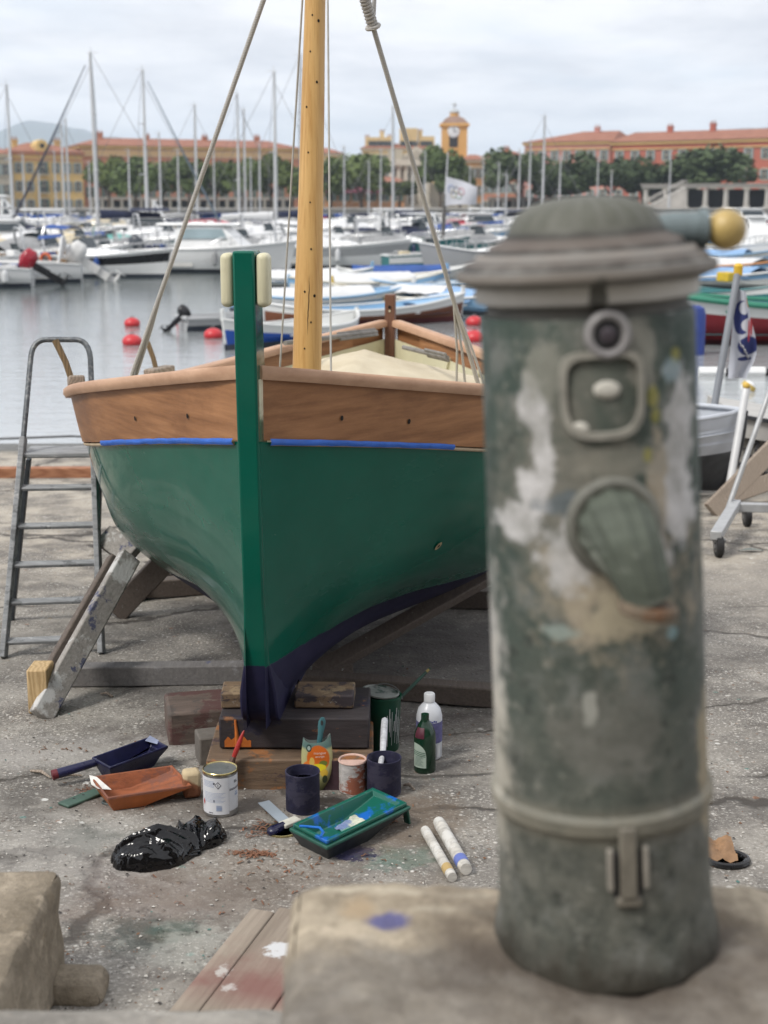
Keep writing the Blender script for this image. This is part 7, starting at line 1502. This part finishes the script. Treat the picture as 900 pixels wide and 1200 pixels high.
# ---- staff with the white ringed flag
fp = P(521, 262, 60); o = thing('flag_staff', 'slender dark staff with a white flag bearing faint rings, in the mid harbour', 'flagpole', (XW(517, 60), 60, WZ)); top = P(525, 178, 60)-o.location
m = MB(); m.tube([(0, 0, 0), top*.62], [.10, .075], 10, 0); m.tube([top*.62, top], [.04, .022], 8, 1); m.build('staff', [plain('dark_staff', (.10, .095, .09), .6), M_mast], o)
c = P(522, 224, 59.9)-o.location; px_ = lambda d: d/FPX*60
def wf(u, v):
    h_ = px_(33)*(1-.42*u); x = px_(36)*u; z = (.5-v)*h_ - px_(4)*u + px_(1.5)*sin(u*4+v)*u; return c+Vector((x, .10*sin(u*5+v*2)*u, z))
m = MB(); m.grid(wf, 20, 14)
for i, (u0, v0, mi) in enumerate(((.18, .40, 1), (.34, .42, 2), (.50, .46, 3), (.26, .58, 4), (.42, .62, 5))): m.tube([wf(u0+.085*cos(a), v0+.14*sin(a))+Vector((0, -.01, 0)) for a in [k*pi/10 for k in range(20)]], .022, 6, mi, closed=True)
m.build('flag', [plain('flag_cloth', (.60, .61, .66), .8, .05)]+[plain('ring_'+n_, c_, .8) for n_, c_ in (('blue', (.28, .34, .50)), ('grey', (.33, .33, .36)), ('red', (.55, .30, .33)), ('yellow', (.55, .50, .36)), ('green', (.34, .44, .38)))], o, 180)
# ---- buoys
M_buoy = plain('red_buoy', (.52, .030, .038), .4, .12, 4)
for px, py, r, lab in ((155, 404, .155, 'red mooring buoy nearest the shroud rope, the lower of two in a column'), (155, 382, .145, 'red mooring buoy above and behind another in line with the shroud rope'), (215, 379, .14, 'red mooring buoy floating alone left of the blue rowing boat'), (250, 396, .155, 'red mooring buoy touching the bow of the blue rowing boat'), (556, 400, .17, 'lower red buoy of the pair beside the fountain post'), (556, 381, .16, 'upper red buoy of the pair beside the fountain post')):
    dp = ray(px, py); t_ = (WZ-CZ)/dp.z; o = thing('mooring_buoy', lab, 'buoy', (dp.x*t_, dp.y*t_, WZ), group='red mooring buoys'); m = MB(); m.ball((0, 0, r*.35), r, 12, 0, (1.08, 1.08, .78)); m.build('float', M_buoy, o); m = MB(); m.tube([(.03*cos(a), 0, r*1.12+.03*sin(a)) for a in [k*pi/8 for k in range(16)]], .010, 6, closed=True); m.build('ring', M_wire, o)
dp = ray(883, 358); t_ = (WZ-CZ)/dp.z; o = thing('white_float', 'small white float on the dark water by the right edge', 'buoy', (dp.x*t_, dp.y*t_, WZ)); m = MB(); m.ball((0, 0, .1), .3, 10, 0, (1.2, .8, .6)); m.build('float', M_gel, o)
dp = ray(876, 458); t_ = (WZ-CZ)/dp.z; o = thing('yellow_float', 'round white and yellow float just behind the white pole', 'buoy', (dp.x*t_, dp.y*t_, WZ)); m = MB(); m.ball((0, 0, .04), .09, 10, 0); m.lathe([(.0905, -.01), (.092, .02), (.0905, .05)], 20, 1, Matrix.Translation((0, 0, .04)) @ Matrix.Rotation(.6, 4, 'Y')); m.build('float', [M_gel, M_yel_h], o)
# dark fender post beside the crimson boat
o = thing('blue_fender', 'tall blue fender drum standing by the right side of the fountain', 'fender', (XW(814, 22.0), 22.0, WZ)); m = MB(); m.lathe([(.10, -.3), (.15, -.25), (.15, .62), (.12, .72), (.05, .76), (.001, .76)], 16); m.build('drum', plain('royal_blue_plastic', (.02, .045, .22), .5, .15, 4), o)
# floating boom at the right
a = Vector((XW(818, 19.2), 19.2, WZ)); o = thing('floating_boom', 'line of white floats with dark joints across the water at the right', 'boom', a); m2 = MB()
for k in range(9):
    x = .55*k; m = MB(); m.tube([(x, .01*k, .05), (x+.36, .01*k, .05)], .07, 8); m.build('float', M_gel, o); 0
m2.tube([(.3, 0, .05), (4.9, .09, .05)], .05, 8); m2.build('cable', M_blk_h, o)
# black tender engine bracket near the blue boat: a small tender with a grey oar
o = place(258, 26.6, -60, 'tiny dark tender with an upright outboard leg left of the blue rowing boat', 'tender', 'tender', None); h = Hull(1.5, .7, .28, .24, .24, .8, .1, .03); h.shell([(0, .45, 1), (.45, 1, 0)], 14).build('hull', [M_gelg, M_anti], o, 40); h.rim(.05).build('tube_rim', M_gelg, o); outboard(o, -.8, 0, .22, M_obb, -.9, .42)
# dark mooring line slung between ladder and boat
o = tag(MB().tube([P(-60, 516, 13.0), P(34, 513, 13.4), P(83, 511, 13.6), P(140, 514, 13.9)], .012, 6).build('mooring_line', M_wire, None), 'dark mooring line lying low over the water behind the ladder', 'rope')
# ---- more of the crowded marina
for a in [
    (30, 49, -30, 5.6, 'white boat with a steel arch just behind the crimson outboard', M_gel, None, 'console', None, None), (78, 51, -65, 6.0, 'white boat with a dark windscreen between the two nearest outboards', M_gel, M_gelg, 'cuddy', None, None),
    (140, 54, -78, 5.8, 'white boat with a tan cushion behind the orange buoy', M_gel, M_gel2, 'cuddy', None, None), (184, 57, -60, 5.6, 'white boat with a grey hood tucked behind the charcoal outboard', M_gel, None, 'none', M_cvg, M_obg),
    (6, 64, -75, 7.4, 'white cabin boat at the left edge under a cream tent', M_gel, None, 'cruiser', M_cvc, None), (66, 62, -70, 6.6, 'white boat with a pale grey cockpit cover, fourth row on the left', M_gel, M_navy_h, 'cuddy', M_cvw, None),
    (118, 70, -66, 7.4, 'cream boat with a mustard folded hood below the blue grey furled jib', M_gel2, None, 'cuddy', M_cvc, None), (176, 74, -80, 8.0, 'white flybridge boat right of the second tallest mast', M_gel, None, 'cruiser', None, None),
    (150, 90, -82, 8.4, 'long white boat with a sand coloured hood near the far quay', M_gel, M_gel2, 'cuddy', M_cvc, None), (232, 96, -84, 8.6, 'white boat with a navy cover below the slim mast', M_gel, None, 'cuddy', M_cvn, None),
    (60, 104, -84, 9.0, 'white cabin boat in the last row before the ochre house', M_gel, M_cvb, 'cruiser', None, None), (110, 116, -84, 9.0, 'white boat with a blue hood in the last row on the left', M_gel, None, 'cuddy', M_cvb, None),
    (190, 126, -84, 9.0, 'pale wheelhouse boat in the last row under the plane trees', M_gel, None, 'wheelhouse', None, None), (330, 70, -80, 7.0, 'dark hulled boat seen between the stem and the pine mast', M_blk_h, M_blk_h, 'cuddy', M_cvw, None),
    (318, 100, -84, 8.4, 'white boat with a navy cover between the stem and the pine mast', M_gel, None, 'cuddy', M_cvn, None), (410, 68, -80, 6.4, 'white boat with a pale hood just above the white bow', M_gel, None, 'cuddy', M_cvw, None),
    (452, 74, -75, 6.4, 'white boat with a dark canopy behind the teal hulled one', M_gel, M_navy_h, 'wheelhouse', M_cvn, None), (400, 104, -84, 8.4, 'white boat with a crimson hood far behind the pine mast', M_gel, M_cvr, 'cuddy', M_cvr, None),
    (498, 90, -82, 8.0, 'white boat with a long pale awning left of the flag staff', M_gel, None, 'cruiser', M_cvw, None), (470, 112, -84, 9.0, 'white cabin boat close under the church quay', M_gel, None, 'cruiser', None, None),
    (545, 80, -78, 7.0, 'white boat with a blue spray hood right of the flag staff', M_gel, M_lb_h, 'cuddy', M_cvb, None), (520, 50, -75, 5.6, 'small teal and white boat below the flag staff', M_teal_h, M_gel, 'cuddy', None, None),
    (575, 62, -80, 7.0, 'white boat with a jade stripe just left of the fountain rim', M_gel, M_teal_h, 'cuddy', M_cvg, None), (580, 120, -84, 9.0, 'white boat below the terracotta house near the quay', M_gel, M_cvr, 'cruiser', None, None),
    (886, 75, -150, 5.8, 'white boat with a red hood behind the wheelhouse pair', M_gel, M_cvr, 'console', M_cvr, None), (862, 86, -130, 6.4, 'white boat with a black engine in the far right group', M_gel, None, 'cuddy', None, M_obb)]:
    motorboat(a[0], a[1], a[2], a[3], a[4], a[5], a[6], M_anti, a[7], a[8], a[9])
# ------------------------------------------------------------------ haze
def haze():
    m = MB(); m.box((0, 3480, 165), (16000, 7040, 340)); mt = bpy.data.materials.new('haze'); mt.use_nodes = True; t = mt.node_tree; t.nodes.clear()
    out = t.nodes.new('ShaderNodeOutputMaterial'); v = t.nodes.new('ShaderNodeVolumePrincipled'); v.inputs['Color'].default_value = (.76, .87, 1.0, 1); v.inputs['Density'].default_value = HAZE; v.inputs['Anisotropy'].default_value = .1
    t.links.new(v.outputs[0], out.inputs['Volume']); return tag(m.build('haze', mt, None, 0), kind='stuff')
HAZE = 2.1e-4
haze()
